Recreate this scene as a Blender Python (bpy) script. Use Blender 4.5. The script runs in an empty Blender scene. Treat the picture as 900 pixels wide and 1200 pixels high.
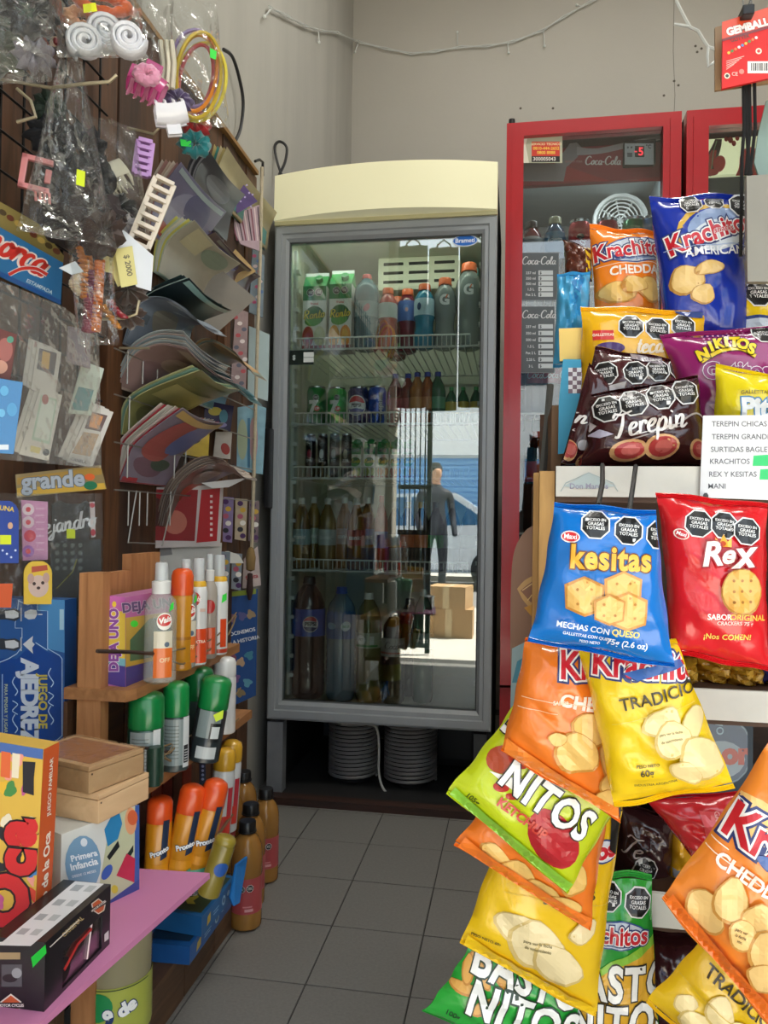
import bpy, bmesh, math, random
from mathutils import Vector, Matrix, noise
random.seed(7)
scene = bpy.context.scene
COL = scene.collection
PI = math.pi

# ------------------------------------------------------------------ camera, world, sun, exposure
F_PX = 900.0
psi, th, ro = math.radians(9.6), math.radians(0.79), math.radians(0.85)
CAM = Vector((0, 0, 0.86))
_R0 = Vector((math.cos(psi), math.sin(psi), 0))
FWD = Vector((-math.sin(psi) * math.cos(th), math.cos(psi) * math.cos(th), math.sin(th)))
_U0 = _R0.cross(FWD)
RGT = _R0 * math.cos(ro) + _U0 * math.sin(ro)
UPV = _U0 * math.cos(ro) - _R0 * math.sin(ro)
cam_d = bpy.data.cameras.new('camera')
cam = bpy.data.objects.new('camera', cam_d)
COL.objects.link(cam)
cam_d.sensor_fit = 'VERTICAL'
cam_d.sensor_height = 36.0
cam_d.lens = F_PX / 1200.0 * 36.0
cam_d.clip_start = 0.02
m = Matrix((RGT, UPV, -FWD)).transposed().to_4x4()
m.translation = CAM
cam.matrix_world = m
scene.camera = cam

world = bpy.data.worlds.new('sky')
scene.world = world
world.use_nodes = True
wn = world.node_tree
bg = wn.nodes['Background']
bg.inputs['Color'].default_value = (0.80, 0.90, 1.0, 1)
bg.inputs['Strength'].default_value = 3.0
sun_d = bpy.data.lights.new('sun', 'SUN')
sun_d.energy = 27.0
sun_d.angle = math.radians(0.6)
sun_d.color = (1.0, 0.95, 0.86)
sun = bpy.data.objects.new('sun', sun_d)
COL.objects.link(sun)
sun.rotation_euler = Vector((0.45, -0.12, 1.0)).to_track_quat('Z', 'Y').to_euler()

scene.view_settings.view_transform = 'Standard'
scene.view_settings.look = 'None'
scene.view_settings.exposure = -0.08
scene.view_settings.gamma = 1.0
scene.view_settings.use_curve_mapping = False
scene.cycles.transparent_max_bounces = 24
scene.cycles.max_bounces = 10
scene.cycles.diffuse_bounces = 5
scene.cycles.caustics_reflective = False
scene.cycles.caustics_refractive = False
scene.cycles.sample_clamp_indirect = 8.0

# ------------------------------------------------------------------ layout helpers
def ray(x, y):
    return RGT * ((x - 450) / F_PX) - UPV * ((y - 600) / F_PX) + FWD
def P(x, y, X=None, Y=None, Z=None):
    """world point seen at a photo pixel, on the plane X=, Y= or Z="""
    d = ray(x, y)
    t = (X - CAM.x) / d.x if X is not None else (Y - CAM.y) / d.y if Y is not None else (Z - CAM.z) / d.z
    return CAM + d * t
def MPP(p):
    """metres per photo pixel at a world point"""
    return (Vector(p) - CAM).dot(FWD) / F_PX
def V(*a): return Vector(a)

# ------------------------------------------------------------------ materials
def lin(h):
    h = h.lstrip('#')
    if len(h) == 3: h = ''.join(c * 2 for c in h)
    r = [int(h[i:i + 2], 16) / 255 for i in (0, 2, 4)]
    return tuple(c / 12.92 if c <= 0.04045 else ((c + 0.055) / 1.055) ** 2.4 for c in r)
_MC = {}
def M(hx, rough=0.5, metal=0.0, coat=0.0, bump=0.0, bs=60.0, var=0.05, vs=18.0, spec=0.5, trans=0.0, emit=0.0, stretch=None, sheen=0.0):
    """procedural principled material: noise-varied colour, optional bump and part transparency"""
    key = (hx, rough, metal, coat, bump, bs, var, vs, spec, trans, emit, stretch, sheen)
    if key in _MC: return _MC[key]
    mt = bpy.data.materials.new('mat_%s_%d' % (hx.strip('#'), len(_MC)))
    _MC[key] = mt
    mt.use_nodes = True
    nt = mt.node_tree
    b = nt.nodes['Principled BSDF']
    c = lin(hx)
    b.inputs['Roughness'].default_value = rough
    b.inputs['Metallic'].default_value = metal
    b.inputs['Coat Weight'].default_value = coat
    b.inputs['Coat Roughness'].default_value = 0.12
    b.inputs['Specular IOR Level'].default_value = spec
    b.inputs['Sheen Weight'].default_value = sheen
    if emit:
        b.inputs['Emission Color'].default_value = (*c, 1)
        b.inputs['Emission Strength'].default_value = emit
    tc = nt.nodes.new('ShaderNodeTexCoord')
    src = tc.outputs['Object']
    if stretch:
        mp = nt.nodes.new('ShaderNodeMapping')
        mp.inputs['Scale'].default_value = stretch
        nt.links.new(src, mp.inputs['Vector'])
        src = mp.outputs['Vector']
    nz = nt.nodes.new('ShaderNodeTexNoise')
    nz.inputs['Scale'].default_value = vs
    nz.inputs['Detail'].default_value = 4
    nt.links.new(src, nz.inputs['Vector'])
    mx = nt.nodes.new('ShaderNodeMix')
    mx.data_type = 'RGBA'
    mx.inputs[6].default_value = (*[max(0, v * (1 - 2 * var)) for v in c], 1)
    mx.inputs[7].default_value = (*[min(1, v * (1 + 2 * var)) for v in c], 1)
    nt.links.new(nz.outputs['Fac'], mx.inputs[0])
    nt.links.new(mx.outputs[2], b.inputs['Base Color'])
    if bump:
        n2 = nt.nodes.new('ShaderNodeTexNoise')
        n2.inputs['Scale'].default_value = bs
        n2.inputs['Detail'].default_value = 3
        nt.links.new(src, n2.inputs['Vector'])
        bp = nt.nodes.new('ShaderNodeBump')
        bp.inputs['Strength'].default_value = bump
        bp.inputs['Distance'].default_value = 0.004
        nt.links.new(n2.outputs['Fac'], bp.inputs['Height'])
        nt.links.new(bp.outputs['Normal'], b.inputs['Normal'])
    if trans:
        t = nt.nodes.new('ShaderNodeBsdfTransparent')
        t.inputs['Color'].default_value = (*[0.25 + 0.75 * v for v in c], 1)
        ms = nt.nodes.new('ShaderNodeMixShader')
        ms.inputs[0].default_value = trans
        nt.links.new(b.outputs[0], ms.inputs[1])
        nt.links.new(t.outputs[0], ms.inputs[2])
        nt.links.new(ms.outputs[0], nt.nodes['Material Output'].inputs['Surface'])
    return mt
def clear_film(name, tint=(1, 1, 1), base=0.06, gain=0.5, rough=0.08, bump=0.0, bs=40.0, haze=0.0):
    """clear sheet: see-through, glossy by fresnel, optional crinkle and milky haze"""
    if name in _MC: return _MC[name]
    mt = bpy.data.materials.new(name)
    _MC[name] = mt
    mt.use_nodes = True
    nt = mt.node_tree
    nt.nodes.remove(nt.nodes['Principled BSDF'])
    out = nt.nodes['Material Output']
    t = nt.nodes.new('ShaderNodeBsdfTransparent')
    t.inputs['Color'].default_value = (*tint, 1)
    g = nt.nodes.new('ShaderNodeBsdfGlossy')
    g.inputs['Roughness'].default_value = rough
    g.inputs['Color'].default_value = (1, 1, 1, 1)
    fr = nt.nodes.new('ShaderNodeFresnel')
    fr.inputs['IOR'].default_value = 1.5
    ma = nt.nodes.new('ShaderNodeMath')
    ma.operation = 'MULTIPLY_ADD'
    ma.inputs[1].default_value = gain
    ma.inputs[2].default_value = base
    ma.use_clamp = True
    nt.links.new(fr.outputs[0], ma.inputs[0])
    ms = nt.nodes.new('ShaderNodeMixShader')
    nt.links.new(ma.outputs[0], ms.inputs[0])
    nt.links.new(t.outputs[0], ms.inputs[1])
    nt.links.new(g.outputs[0], ms.inputs[2])
    last = ms
    if bump:
        tc = nt.nodes.new('ShaderNodeTexCoord')
        n2 = nt.nodes.new('ShaderNodeTexNoise')
        n2.inputs['Scale'].default_value = bs
        n2.inputs['Detail'].default_value = 2
        nt.links.new(tc.outputs['Object'], n2.inputs['Vector'])
        bp = nt.nodes.new('ShaderNodeBump')
        bp.inputs['Strength'].default_value = bump
        bp.inputs['Distance'].default_value = 0.01
        nt.links.new(n2.outputs['Fac'], bp.inputs['Height'])
        nt.links.new(bp.outputs['Normal'], g.inputs['Normal'])
        nt.links.new(bp.outputs['Normal'], fr.inputs['Normal'])
    if haze:
        d = nt.nodes.new('ShaderNodeBsdfDiffuse')
        d.inputs['Color'].default_value = (*tint, 1)
        m2 = nt.nodes.new('ShaderNodeMixShader')
        m2.inputs[0].default_value = haze
        nt.links.new(ms.outputs[0], m2.inputs[1])
        nt.links.new(d.outputs[0], m2.inputs[2])
        last = m2
    nt.links.new(last.outputs[0], out.inputs['Surface'])
    return mt
def wood(hx, hx2, scale=9.0, stretch=(1, 8, 8), rough=0.6):
    key = ('wood', hx, hx2, scale, stretch)
    if key in _MC: return _MC[key]
    mt = bpy.data.materials.new('wood_%d' % len(_MC))
    _MC[key] = mt
    mt.use_nodes = True
    nt = mt.node_tree
    b = nt.nodes['Principled BSDF']
    b.inputs['Roughness'].default_value = rough
    tc = nt.nodes.new('ShaderNodeTexCoord')
    mp = nt.nodes.new('ShaderNodeMapping')
    mp.inputs['Scale'].default_value = stretch
    nt.links.new(tc.outputs['Object'], mp.inputs['Vector'])
    n1 = nt.nodes.new('ShaderNodeTexNoise')
    n1.inputs['Scale'].default_value = scale
    n1.inputs['Detail'].default_value = 6
    n1.inputs['Distortion'].default_value = 0.7
    nt.links.new(mp.outputs[0], n1.inputs['Vector'])
    cr = nt.nodes.new('ShaderNodeValToRGB')
    cr.color_ramp.elements[0].position = 0.3
    cr.color_ramp.elements[1].position = 0.7
    cr.color_ramp.elements[0].color = (*lin(hx), 1)
    cr.color_ramp.elements[1].color = (*lin(hx2), 1)
    nt.links.new(n1.outputs['Fac'], cr.inputs['Fac'])
    nt.links.new(cr.outputs[0], b.inputs['Base Color'])
    bp = nt.nodes.new('ShaderNodeBump')
    bp.inputs['Strength'].default_value = 0.25
    bp.inputs['Distance'].default_value = 0.002
    nt.links.new(n1.outputs['Fac'], bp.inputs['Height'])
    nt.links.new(bp.outputs[0], b.inputs['Normal'])
    return mt

# ------------------------------------------------------------------ object helpers
def link(o, parent=None, label=None, cat=None, group=None, kind=None):
    COL.objects.link(o)
    if parent is not None: o.parent = parent
    if label: o['label'] = label
    if cat: o['category'] = cat
    if group: o['group'] = group
    if kind: o['kind'] = kind
    return o
def thing(name, label, cat, loc=(0, 0, 0), rot=(0, 0, 0), group=None, kind=None):
    o = bpy.data.objects.new(name, None)
    o.empty_display_size = 0.02
    link(o, None, label, cat, group, kind)
    if isinstance(rot, Matrix):
        mm = rot.to_4x4(); mm.translation = Vector(loc); o.matrix_world = mm
        o.rotation_mode = 'QUATERNION'; o.location = Vector(loc); o.rotation_quaternion = rot.to_quaternion()
    else:
        o.location = loc; o.rotation_euler = rot
    return o
class MB:
    """collects geometry for one mesh object"""
    def __init__(s):
        s.v = []; s.f = []; s.mi = []; s.mats = []; s.cur = 0
    def mat(s, mt):
        if mt not in s.mats: s.mats.append(mt)
        s.cur = s.mats.index(mt); return s
    def add(s, vs, fs):
        o = len(s.v); s.v += [tuple(p) for p in vs]
        for f in fs: s.f.append(tuple(i + o for i in f)); s.mi.append(s.cur)
        return s
    def box(s, a, b):
        x0, y0, z0 = a; x1, y1, z1 = b
        return s.add([(x0, y0, z0), (x1, y0, z0), (x1, y1, z0), (x0, y1, z0), (x0, y0, z1), (x1, y0, z1), (x1, y1, z1), (x0, y1, z1)],
                     [(0, 3, 2, 1), (4, 5, 6, 7), (0, 1, 5, 4), (1, 2, 6, 5), (2, 3, 7, 6), (3, 0, 4, 7)])
    def bbox(s, a, b, r):
        """box with chamfered edges"""
        bm = bmesh.new()
        bmesh.ops.create_cube(bm, size=1)
        for v in bm.verts:
            v.co = Vector([(a[i] + b[i]) / 2 + v.co[i] * (b[i] - a[i]) for i in range(3)])
        bmesh.ops.bevel(bm, geom=bm.edges[:], offset=r, segments=2, affect='EDGES', profile=0.7)
        bm.verts.index_update()
        s.add([v.co[:] for v in bm.verts], [[v.index for v in f.verts] for f in bm.faces])
        bm.free(); return s
    def tube(s, pts, r, n=6, closed=False, cap=True):
        pts = [Vector(p) for p in pts]; N = len(pts)
        rr = r if isinstance(r, (list, tuple)) else [r] * N
        up = None; base = len(s.v); vs = []; fs = []
        for i, p in enumerate(pts):
            if closed: t = pts[(i + 1) % N] - pts[i - 1]
            else: t = pts[min(i + 1, N - 1)] - pts[max(i - 1, 0)]
            if t.length < 1e-9: t = Vector((0, 0, 1))
            t.normalize()
            if up is None: up = Vector((0, 0, 1)) if abs(t.z) < .9 else Vector((1, 0, 0))
            a = t.cross(up)
            if a.length < 1e-6: a = t.orthogonal()
            a.normalize(); b = a.cross(t); up = b
            for k in range(n):
                an = 2 * PI * k / n
                vs.append(p + (a * math.cos(an) + b * math.sin(an)) * rr[i])
        for i in range(N if closed else N - 1):
            j = (i + 1) % N
            for k in range(n):
                l = (k + 1) % n
                fs.append((i * n + k, i * n + l, j * n + l, j * n + k))
        if cap and not closed:
            fs.append(tuple(range(n - 1, -1, -1))); fs.append(tuple((N - 1) * n + k for k in range(n)))
        return s.add(vs, fs)
    def lathe(s, prof, n=20, c=(0, 0, 0), sq=None):
        """profile [(r, z)...] turned about z; sq=(power) squares the section"""
        vs = []; fs = []
        for r, z in prof:
            for k in range(n):
                an = 2 * PI * (k + .5) / n
                x, y = math.cos(an), math.sin(an)
                if sq: q = (abs(x) ** sq + abs(y) ** sq) ** (-1 / sq); x *= q; y *= q
                vs.append((c[0] + r * x, c[1] + r * y, c[2] + z))
        for i in range(len(prof) - 1):
            for k in range(n):
                l = (k + 1) % n
                fs.append((i * n + k, i * n + l, (i + 1) * n + l, (i + 1) * n + k))
        if prof[0][0] > 1e-5: fs.append(tuple(range(n - 1, -1, -1)))
        if prof[-1][0] > 1e-5: fs.append(tuple((len(prof) - 1) * n + k for k in range(n)))
        return s.add(vs, fs)
    def prism(s, poly, y0, y1):
        """outline in x,z pushed along y"""
        n = len(poly)
        vs = [(x, y0, z) for x, z in poly] + [(x, y1, z) for x, z in poly]
        fs = [tuple(range(n)), tuple(range(2 * n - 1, n - 1, -1))]
        for i in range(n):
            j = (i + 1) % n; fs.append((i, i + n, j + n, j))
        return s.add(vs, fs)
    def build(s, name, mt=None, parent=None, smooth=False, label=None, cat=None, group=None, kind=None, loc=None, rot=None):
        me = bpy.data.meshes.new(name)
        me.from_pydata(s.v, [], s.f)
        mats = s.mats if s.mats else [mt]
        for q in mats: me.materials.append(q)
        if len(mats) > 1: me.polygons.foreach_set('material_index', s.mi)
        if smooth:
            me.polygons.foreach_set('use_smooth', [True] * len(me.polygons))
            try: me.set_sharp_from_angle(angle=math.radians(42))
            except Exception: pass
        me.update()
        o = bpy.data.objects.new(name, me)
        if loc is not None: o.location = loc
        if rot is not None: o.rotation_euler = rot
        return link(o, parent, label, cat, group, kind)
def B(name, a, b, mt, parent=None, r=0.0, **k):
    q = MB()
    q.bbox(a, b, r) if r else q.box(a, b)
    return q.build(name, mt, parent, **k)
def T(name, pts, r, mt, parent=None, n=6, closed=False, **k):
    return MB().tube(pts, r, n, closed).build(name, mt, parent, smooth=True, **k)
def L(name, prof, mt, parent=None, n=20, c=(0, 0, 0), sq=None, **k):
    return MB().lathe(prof, n, c, sq).build(name, mt, parent, smooth=True, **k)
def children(o): return [c for c in bpy.data.objects if c.parent == o]
def copy_tree(o, parent=None, kids=None):
    c = o.copy(); COL.objects.link(c); c.parent = parent
    for ch in (o.children if kids is None else kids): copy_tree(ch, c)
    return c
def dup(o, loc, rot=None, label=None, scale=None):
    c = copy_tree(o); c.location = loc
    if rot is not None: c.rotation_euler = rot
    if label: c['label'] = label
    if scale: c.scale = (scale,) * 3
    return c

# ------------------------------------------------------------------ lettering and flat print laid on any surface
_TX = {}
def txt(sx, bold=0.0, shear=0.0, spacing=1.0):
    """outline font text as (verts2d, faces), cap height about 0.7, centred"""
    key = (sx, bold, shear, spacing)
    if key in _TX: return _TX[key]
    cu = bpy.data.curves.new('t', 'FONT')
    cu.body = sx; cu.size = 1; cu.offset = bold; cu.shear = shear; cu.resolution_u = 3
    cu.align_x = 'CENTER'; cu.align_y = 'CENTER'; cu.space_character = spacing; cu.fill_mode = 'FRONT'
    ob = bpy.data.objects.new('t', cu)
    me = bpy.data.meshes.new_from_object(ob)
    r = ([(v.co.x, v.co.y) for v in me.vertices], [tuple(p.vertices) for p in me.polygons])
    bpy.data.objects.remove(ob); bpy.data.curves.remove(cu); bpy.data.meshes.remove(me)
    _TX[key] = r
    return r
# a small joined-up pen alphabet for brush lettering: strokes in a unit box (x-height 0.5)
PEN = {
 'C': (.78, [[(.72, .80), (.62, .98), (.40, .98), (.18, .70), (.12, .35), (.25, .05), (.5, .0), (.78, .2)]]),
 'T': (.62, [[(.02, .82), (.12, .98), (.4, .92), (.8, 1.0)], [(.46, .93), (.36, .4), (.22, .02), (.08, .06)]]),
 'a': (.50, [[(.40, .42), (.26, .5), (.1, .36), (.08, .12), (.2, .0), (.36, .16), (.42, .48), (.38, .1), (.46, .0), (.54, .08)]]),
 'c': (.42, [[(.36, .40), (.26, .5), (.1, .36), (.08, .12), (.2, .0), (.34, .03), (.46, .12)]]),
 'd': (.52, [[(.38, .42), (.24, .5), (.08, .34), (.08, .1), (.2, .0), (.36, .2), (.52, .98), (.4, .12), (.46, .0), (.56, .08)]]),
 'e': (.42, [[(.06, .22), (.28, .30), (.34, .44), (.22, .5), (.08, .32), (.1, .06), (.24, .0), (.46, .12)]]),
 'i': (.26, [[(.08, .48), (.06, .1), (.14, .0), (.28, .1)], [(.15, .68), (.19, .74)]]),
 'j': (.28, [[(.2, .48), (.14, -.2), (.02, -.4), (-.1, -.3), (.3, .1)], [(.26, .68), (.3, .74)]]),
 'l': (.28, [[(.02, .1), (.24, .7), (.22, .98), (.12, .86), (.08, .2), (.14, .0), (.3, .1)]]),
 'm': (.74, [[(.04, .46), (.1, .44), (.06, .0)], [(.08, .26), (.22, .5), (.3, .4), (.26, .0)], [(.28, .26), (.44, .5), (.54, .4), (.48, .06), (.56, .0), (.76, .14)]]),
 'n': (.54, [[(.04, .46), (.1, .44), (.06, .0)], [(.08, .26), (.26, .5), (.36, .4), (.32, .06), (.4, .0), (.56, .12)]]),
 'o': (.46, [[(.28, .48), (.12, .42), (.06, .16), (.18, .0), (.36, .14), (.36, .4), (.24, .5), (.3, .4), (.5, .46)]]),
 'p': (.50, [[(.1, .48), (.06, .1), (-.02, -.38)], [(.08, .28), (.24, .5), (.38, .4), (.36, .12), (.2, .0), (.08, .12)], [(.3, .02), (.52, .12)]]),
 'r': (.38, [[(.04, .46), (.1, .44), (.06, .0)], [(.08, .24), (.2, .48), (.34, .46), (.3, .36)]]),
 'R': (.70, [[(.2, .95), (.1, .0)], [(.04, .8), (.3, 1.0), (.58, .86), (.5, .58), (.18, .5), (.36, .4), (.52, .05), (.68, .06)]]),
 't': (.30, [[(.18, .84), (.1, .2), (.14, .0), (.3, .1)], [(.02, .52), (.3, .56)]]),
 '-': (.26, [[(.02, .3), (.22, .34)]]), ' ': (.3, []),
}
def catmull(pts, n=5):
    out = []
    q = [pts[0]] + list(pts) + [pts[-1]]
    for i in range(1, len(q) - 2):
        p0, p1, p2, p3 = q[i - 1:i + 3]
        for k in range(n):
            t = k / n
            out.append(tuple(.5 * (2 * p1[d] + (p2[d] - p0[d]) * t + (2 * p0[d] - 5 * p1[d] + 4 * p2[d] - p3[d]) * t * t +
                       (3 * p1[d] - p0[d] - 3 * p2[d] + p3[d]) * t ** 3) for d in range(len(p1))))
    out.append(tuple(pts[-1]))
    return out
def ribbon(pts, w, taper=True):
    vs = []; fs = []; N = len(pts)
    for i, p in enumerate(pts):
        a = pts[max(i - 1, 0)]; b = pts[min(i + 1, N - 1)]
        dx, dy = b[0] - a[0], b[1] - a[1]; l = math.hypot(dx, dy) or 1
        k = w / 2 * ((0.55 + 0.45 * math.sin(PI * (i + .6) / (N + .2))) if taper else 1)
        # broad-nib pen: thicker on down strokes
        if taper: k *= 0.75 + 0.5 * abs(dy) / l
        vs += [(p[0] - dy / l * k, p[1] + dx / l * k), (p[0] + dy / l * k, p[1] - dx / l * k)]
    for i in range(N - 1): fs.append((2 * i, 2 * i + 1, 2 * i + 3, 2 * i + 2))
    return vs, fs
def pen(sx, w=.1, shear=.15):
    key = ('pen', sx, w, shear)
    if key in _TX: return _TX[key]
    x = 0; vs = []; fs = []
    for ch in sx:
        adv, st = PEN[ch]
        for s_ in st:
            v, f = ribbon([(p[0] + x + shear * p[1], p[1]) for p in catmull(s_)], w)
            o = len(vs); vs += v; fs += [tuple(i + o for i in q) for q in f]
        x += adv
    vs = [(a - x / 2, b - .3) for a, b in vs]
    _TX[key] = (vs, fs)
    return _TX[key]
def xf(vf, u, v, s, rot=0, sy=1.0):
    c, q = math.cos(math.radians(rot)), math.sin(math.radians(rot))
    return [(u + s * (a * c - b * sy * q), v + s * (a * q + b * sy * c)) for a, b in vf[0]], vf[1]
def ell(u, v, ru, rv, rot=0, n=18, wob=0, seed=0):
    c, q = math.cos(math.radians(rot)), math.sin(math.radians(rot))
    pts = []
    for k in range(n):
        a = 2 * PI * k / n
        w = 1 + wob * math.sin(3 * a + seed) + wob * .6 * math.sin(5 * a + 2 * seed)
        x, y = ru * math.cos(a) * w, rv * math.sin(a) * w
        pts.append((u + x * c - y * q, v + x * q + y * c))
    return pts, [tuple(range(n))]
def octo(u, v, r, rot=0):
    return [(u + r * math.cos(PI / 8 + k * PI / 4 + math.radians(rot)), v + r * math.sin(PI / 8 + k * PI / 4 + math.radians(rot))) for k in range(8)], [tuple(range(8))]
INK = dict(rough=0.32, coat=0.3, var=0.02)
def ink(h, **k):
    d = dict(INK); d.update(k); return M(h, **d)
class Print:
    """flat print in surface units; each piece keeps a part name, a layer and a colour"""
    def __init__(s): s.items = []; s.n = 0
    def put(s, part, vf, col, layer=None, sep=False):
        s.n += 1
        s.items.append((part + ('#%d' % s.n if sep else ''), vf, col, layer if layer is not None else s.n)); return s
    def rect(s, u0, v0, u1, v1, col, part='printed_panel', layer=None):
        return s.put(part, ([(u0, v0), (u1, v0), (u1, v1), (u0, v1)], [(0, 1, 2, 3)]), col, layer)
    def poly(s, pts, col, part='printed_panel', layer=None):
        return s.put(part, (list(pts), [tuple(range(len(pts)))]), col, layer)
    def ell(s, u, v, ru, rv, col, rot=0, part='printed_panel', layer=None, wob=0, seed=0):
        return s.put(part, ell(u, v, ru, rv, rot, wob=wob, seed=seed), col, layer)
    def line(s, pts, w, col, part='printed_line', layer=None):
        return s.put(part, ribbon(pts, w, False), col, layer)
    def t(s, sx, u, v, size, col, bold=0.02, shear=0, rot=0, sy=1.0, out=None, ow=.05, part='lettering', sp=1.0, left=False):
        if left: u -= size * min(q[0] for q in txt(sx, bold, shear, sp)[0])
        if out: s.put(part + '_outline', xf(txt(sx, bold + ow, shear, sp), u, v, size, rot, sy), out)
        return s.put(part, xf(txt(sx, bold, shear, sp), u, v, size, rot, sy), col)
    def pen(s, sx, u, v, size, col, w=.1, shear=.15, rot=0, sy=1.0, out=None, part='lettering'):
        if out: s.put(part + '_outline', xf(pen(sx, w * 1.9, shear), u, v, size, rot, sy), out)
        return s.put(part, xf(pen(sx, w, shear), u, v, size, rot, sy), col)
    def oct(s, u, v, r, rot=0, lines=('EXCESO EN', 'GRASAS', 'TOTALES')):
        s.n += 1; nm = 'warning_label#%d' % s.n
        s.items.append((nm, octo(u, v, r, rot), '#e8e8e6', s.n))
        s.items.append((nm, octo(u, v, r * .9, rot), '#111112', s.n + .4))
        for k, w in enumerate(lines):
            s.items.append((nm, xf(txt(w, .015), u - math.sin(math.radians(rot)) * (.36 - .3 * k) * r, v + (.30 - .27 * k) * r, r * (.29 if k else .25), rot), '#f2f2f0', s.n + .8))
        s.n += 1
        return s
    def chip(s, u, v, ru, rv, rot=0, col='#e3b96a', dark='#c08a3c', seed=0):
        s.put('chip_picture', ell(u, v, ru, rv, rot, wob=.06, seed=seed), dark)
        return s.put('chip_picture', ell(u + ru * .04, v + rv * .05, ru * .9, rv * .9, rot, wob=.06, seed=seed), col)
    def lay(s, fn, parent, step, lift=0.00035, dl=0.00006, bounds=None):
        """cut to a grid, map through fn(u,v)->(point, normal) and build one mesh per part"""
        parts = {}
        done = []
        for part, vf, col, layer in sorted(s.items, key=lambda i: i[3]):
            if not vf[0]: continue
            a = [p_[0] for p_ in vf[0]]; b = [p_[1] for p_ in vf[0]]
            bb = (min(a), min(b), max(a), max(b))
            rk = 1 + max([r_ for (q_, r_) in done if q_[0] < bb[2] and q_[2] > bb[0] and q_[1] < bb[3] and q_[3] > bb[1]], default=-1)
            done.append((bb, rk)); parts.setdefault(part, []).append((vf, col, rk))
        for part, its in parts.items():
            q = MB()
            for (vs, fs), col, rk in its:
                bm = bmesh.new()
                bv = [bm.verts.new((a, b, 0)) for a, b in vs]
                for f in fs:
                    try: bm.faces.new([bv[i] for i in f])
                    except ValueError: pass
                us = [a for a, b in vs]; ws = [b for a, b in vs]
                lo, hi = [min(us), min(ws)], [max(us), max(ws)]
                if bounds:
                    for ax in (0, 1):
                        n_ = Vector((1, 0, 0)) if ax == 0 else Vector((0, 1, 0))
                        for val, sg in ((bounds[ax], -1), (bounds[ax + 2], 1)):
                            g = bm.verts[:] + bm.edges[:] + bm.faces[:]
                            bmesh.ops.bisect_plane(bm, geom=g, plane_co=n_ * val, plane_no=n_ * sg, clear_outer=True)
                for ax in (0, 1):
                    st = step if not isinstance(step, tuple) else step[ax]
                    if not st: continue
                    n_ = Vector((1, 0, 0)) if ax == 0 else Vector((0, 1, 0))
                    k = math.floor(lo[ax] / st) + 1
                    while k * st < hi[ax]:
                        g = bm.verts[:] + bm.edges[:] + bm.faces[:]
                        bmesh.ops.bisect_plane(bm, geom=g, plane_co=n_ * (k * st), plane_no=n_)
                        k += 1
                bm.verts.index_update()
                vv = []
                for v in bm.verts:
                    p, nn = fn(v.co.x, v.co.y); vv.append(p + nn * (lift + dl * rk))
                q.mat(col if not isinstance(col, str) else ink(col))
                q.add(vv, [[v.index for v in f.verts] for f in bm.faces])
                bm.free()
            if q.v: q.build(part.split('#')[0], None, parent)
def flat(o, eu, ev):
    """surface fn of a flat face: origin, unit vectors per print unit"""
    o, eu, ev = Vector(o), Vector(eu), Vector(ev)
    n = eu.cross(ev).normalized()
    return lambda u, v: (o + eu * u + ev * v, n)
def cyl(r, s, z0=0.0, a0=-PI / 2, c=(0, 0)):
    """surface fn of an upright cylinder; u runs round it, faces -Y at u=0"""
    def fn(u, v):
        a = a0 + u * s / r
        n = Vector((math.cos(a), math.sin(a), 0))
        return Vector((c[0], c[1], z0 + v * s)) + n * r, n
    return fn
# ------------------------------------------------------------------ the room
XL, YB, ZC, XR, YF = -0.80, 3.62, 3.62, 2.3, -0.12
plaster = M('#b3afa5', rough=0.85, bump=0.15, bs=35, var=0.05, vs=1.6)
plaster_l = M('#a9a79f', rough=0.85, bump=0.2, bs=30, var=0.10, vs=3.0, stretch=(1, 2.2, .35))
B('wall_left', (XL - .15, YF, 0), (XL, YB + .15, ZC), plaster_l, kind='structure')
wb = B('wall_back', (XL, YB, 0), (XR, YB + .15, ZC), plaster, kind='structure')
B('wall_right', (XR, YF, 0), (XR + .15, YB + .15, ZC), plaster, kind='structure')
B('ceiling', (XL - .15, YF, ZC), (XR + .15, YB + .15, ZC + .12), M('#d8d5cc', rough=.9), kind='structure')
fl = B('floor', (XL - .15, YF - .12, -.05), (XR + .15, YB + .15, -.0035), M('#3a3936', rough=.9), kind='structure')
tile_m = M('#74726e', rough=0.5, bump=0.12, bs=260, var=0.10, vs=170)
tw, tl = 0.1955, 0.2118
tile_mesh = None
for i in range(-2, 9):
    for j in range(-7, 12):
        x0 = -0.5665 + i * tw; y0 = 1.396 + j * tl
        if y0 + tl > YB or x0 + tw < XL: continue
        if tile_mesh is None:
            o = B('floor_tile', (.0014, .0014, -.0037), (tw - .0014, tl - .0014, 0), tile_m, fl, r=.0012)
            tile_mesh = o.data
        else:
            o = link(bpy.data.objects.new('floor_tile', tile_mesh), fl)
        o.location = (x0, y0, random.uniform(-.0004, .0004))
# hairline cracks and filled holes of the back wall
for pts in ([(790, 0), (789, 60), (791, 112), (789, 150)],):
    T('wall_crack', [P(x, y, Y=YB - .0005) for x, y in pts], .0012, M('#6d6a62', rough=.9), wb, n=4)
for x, y in ((648, 127), (610, 127), (817, 61), (815, 54), (822, 57), (790, 95), (795, 100), (778, 112)):
    p = P(x, y, Y=YB - .001)
    MB().lathe([(.0001, 0), (.006, .0005), (.0001, .001)], 8).build('wall_hole', M('#5b564d', rough=.9), wb, loc=p, rot=(PI / 2, 0, 0))
for x in (414, 413): pass

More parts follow.
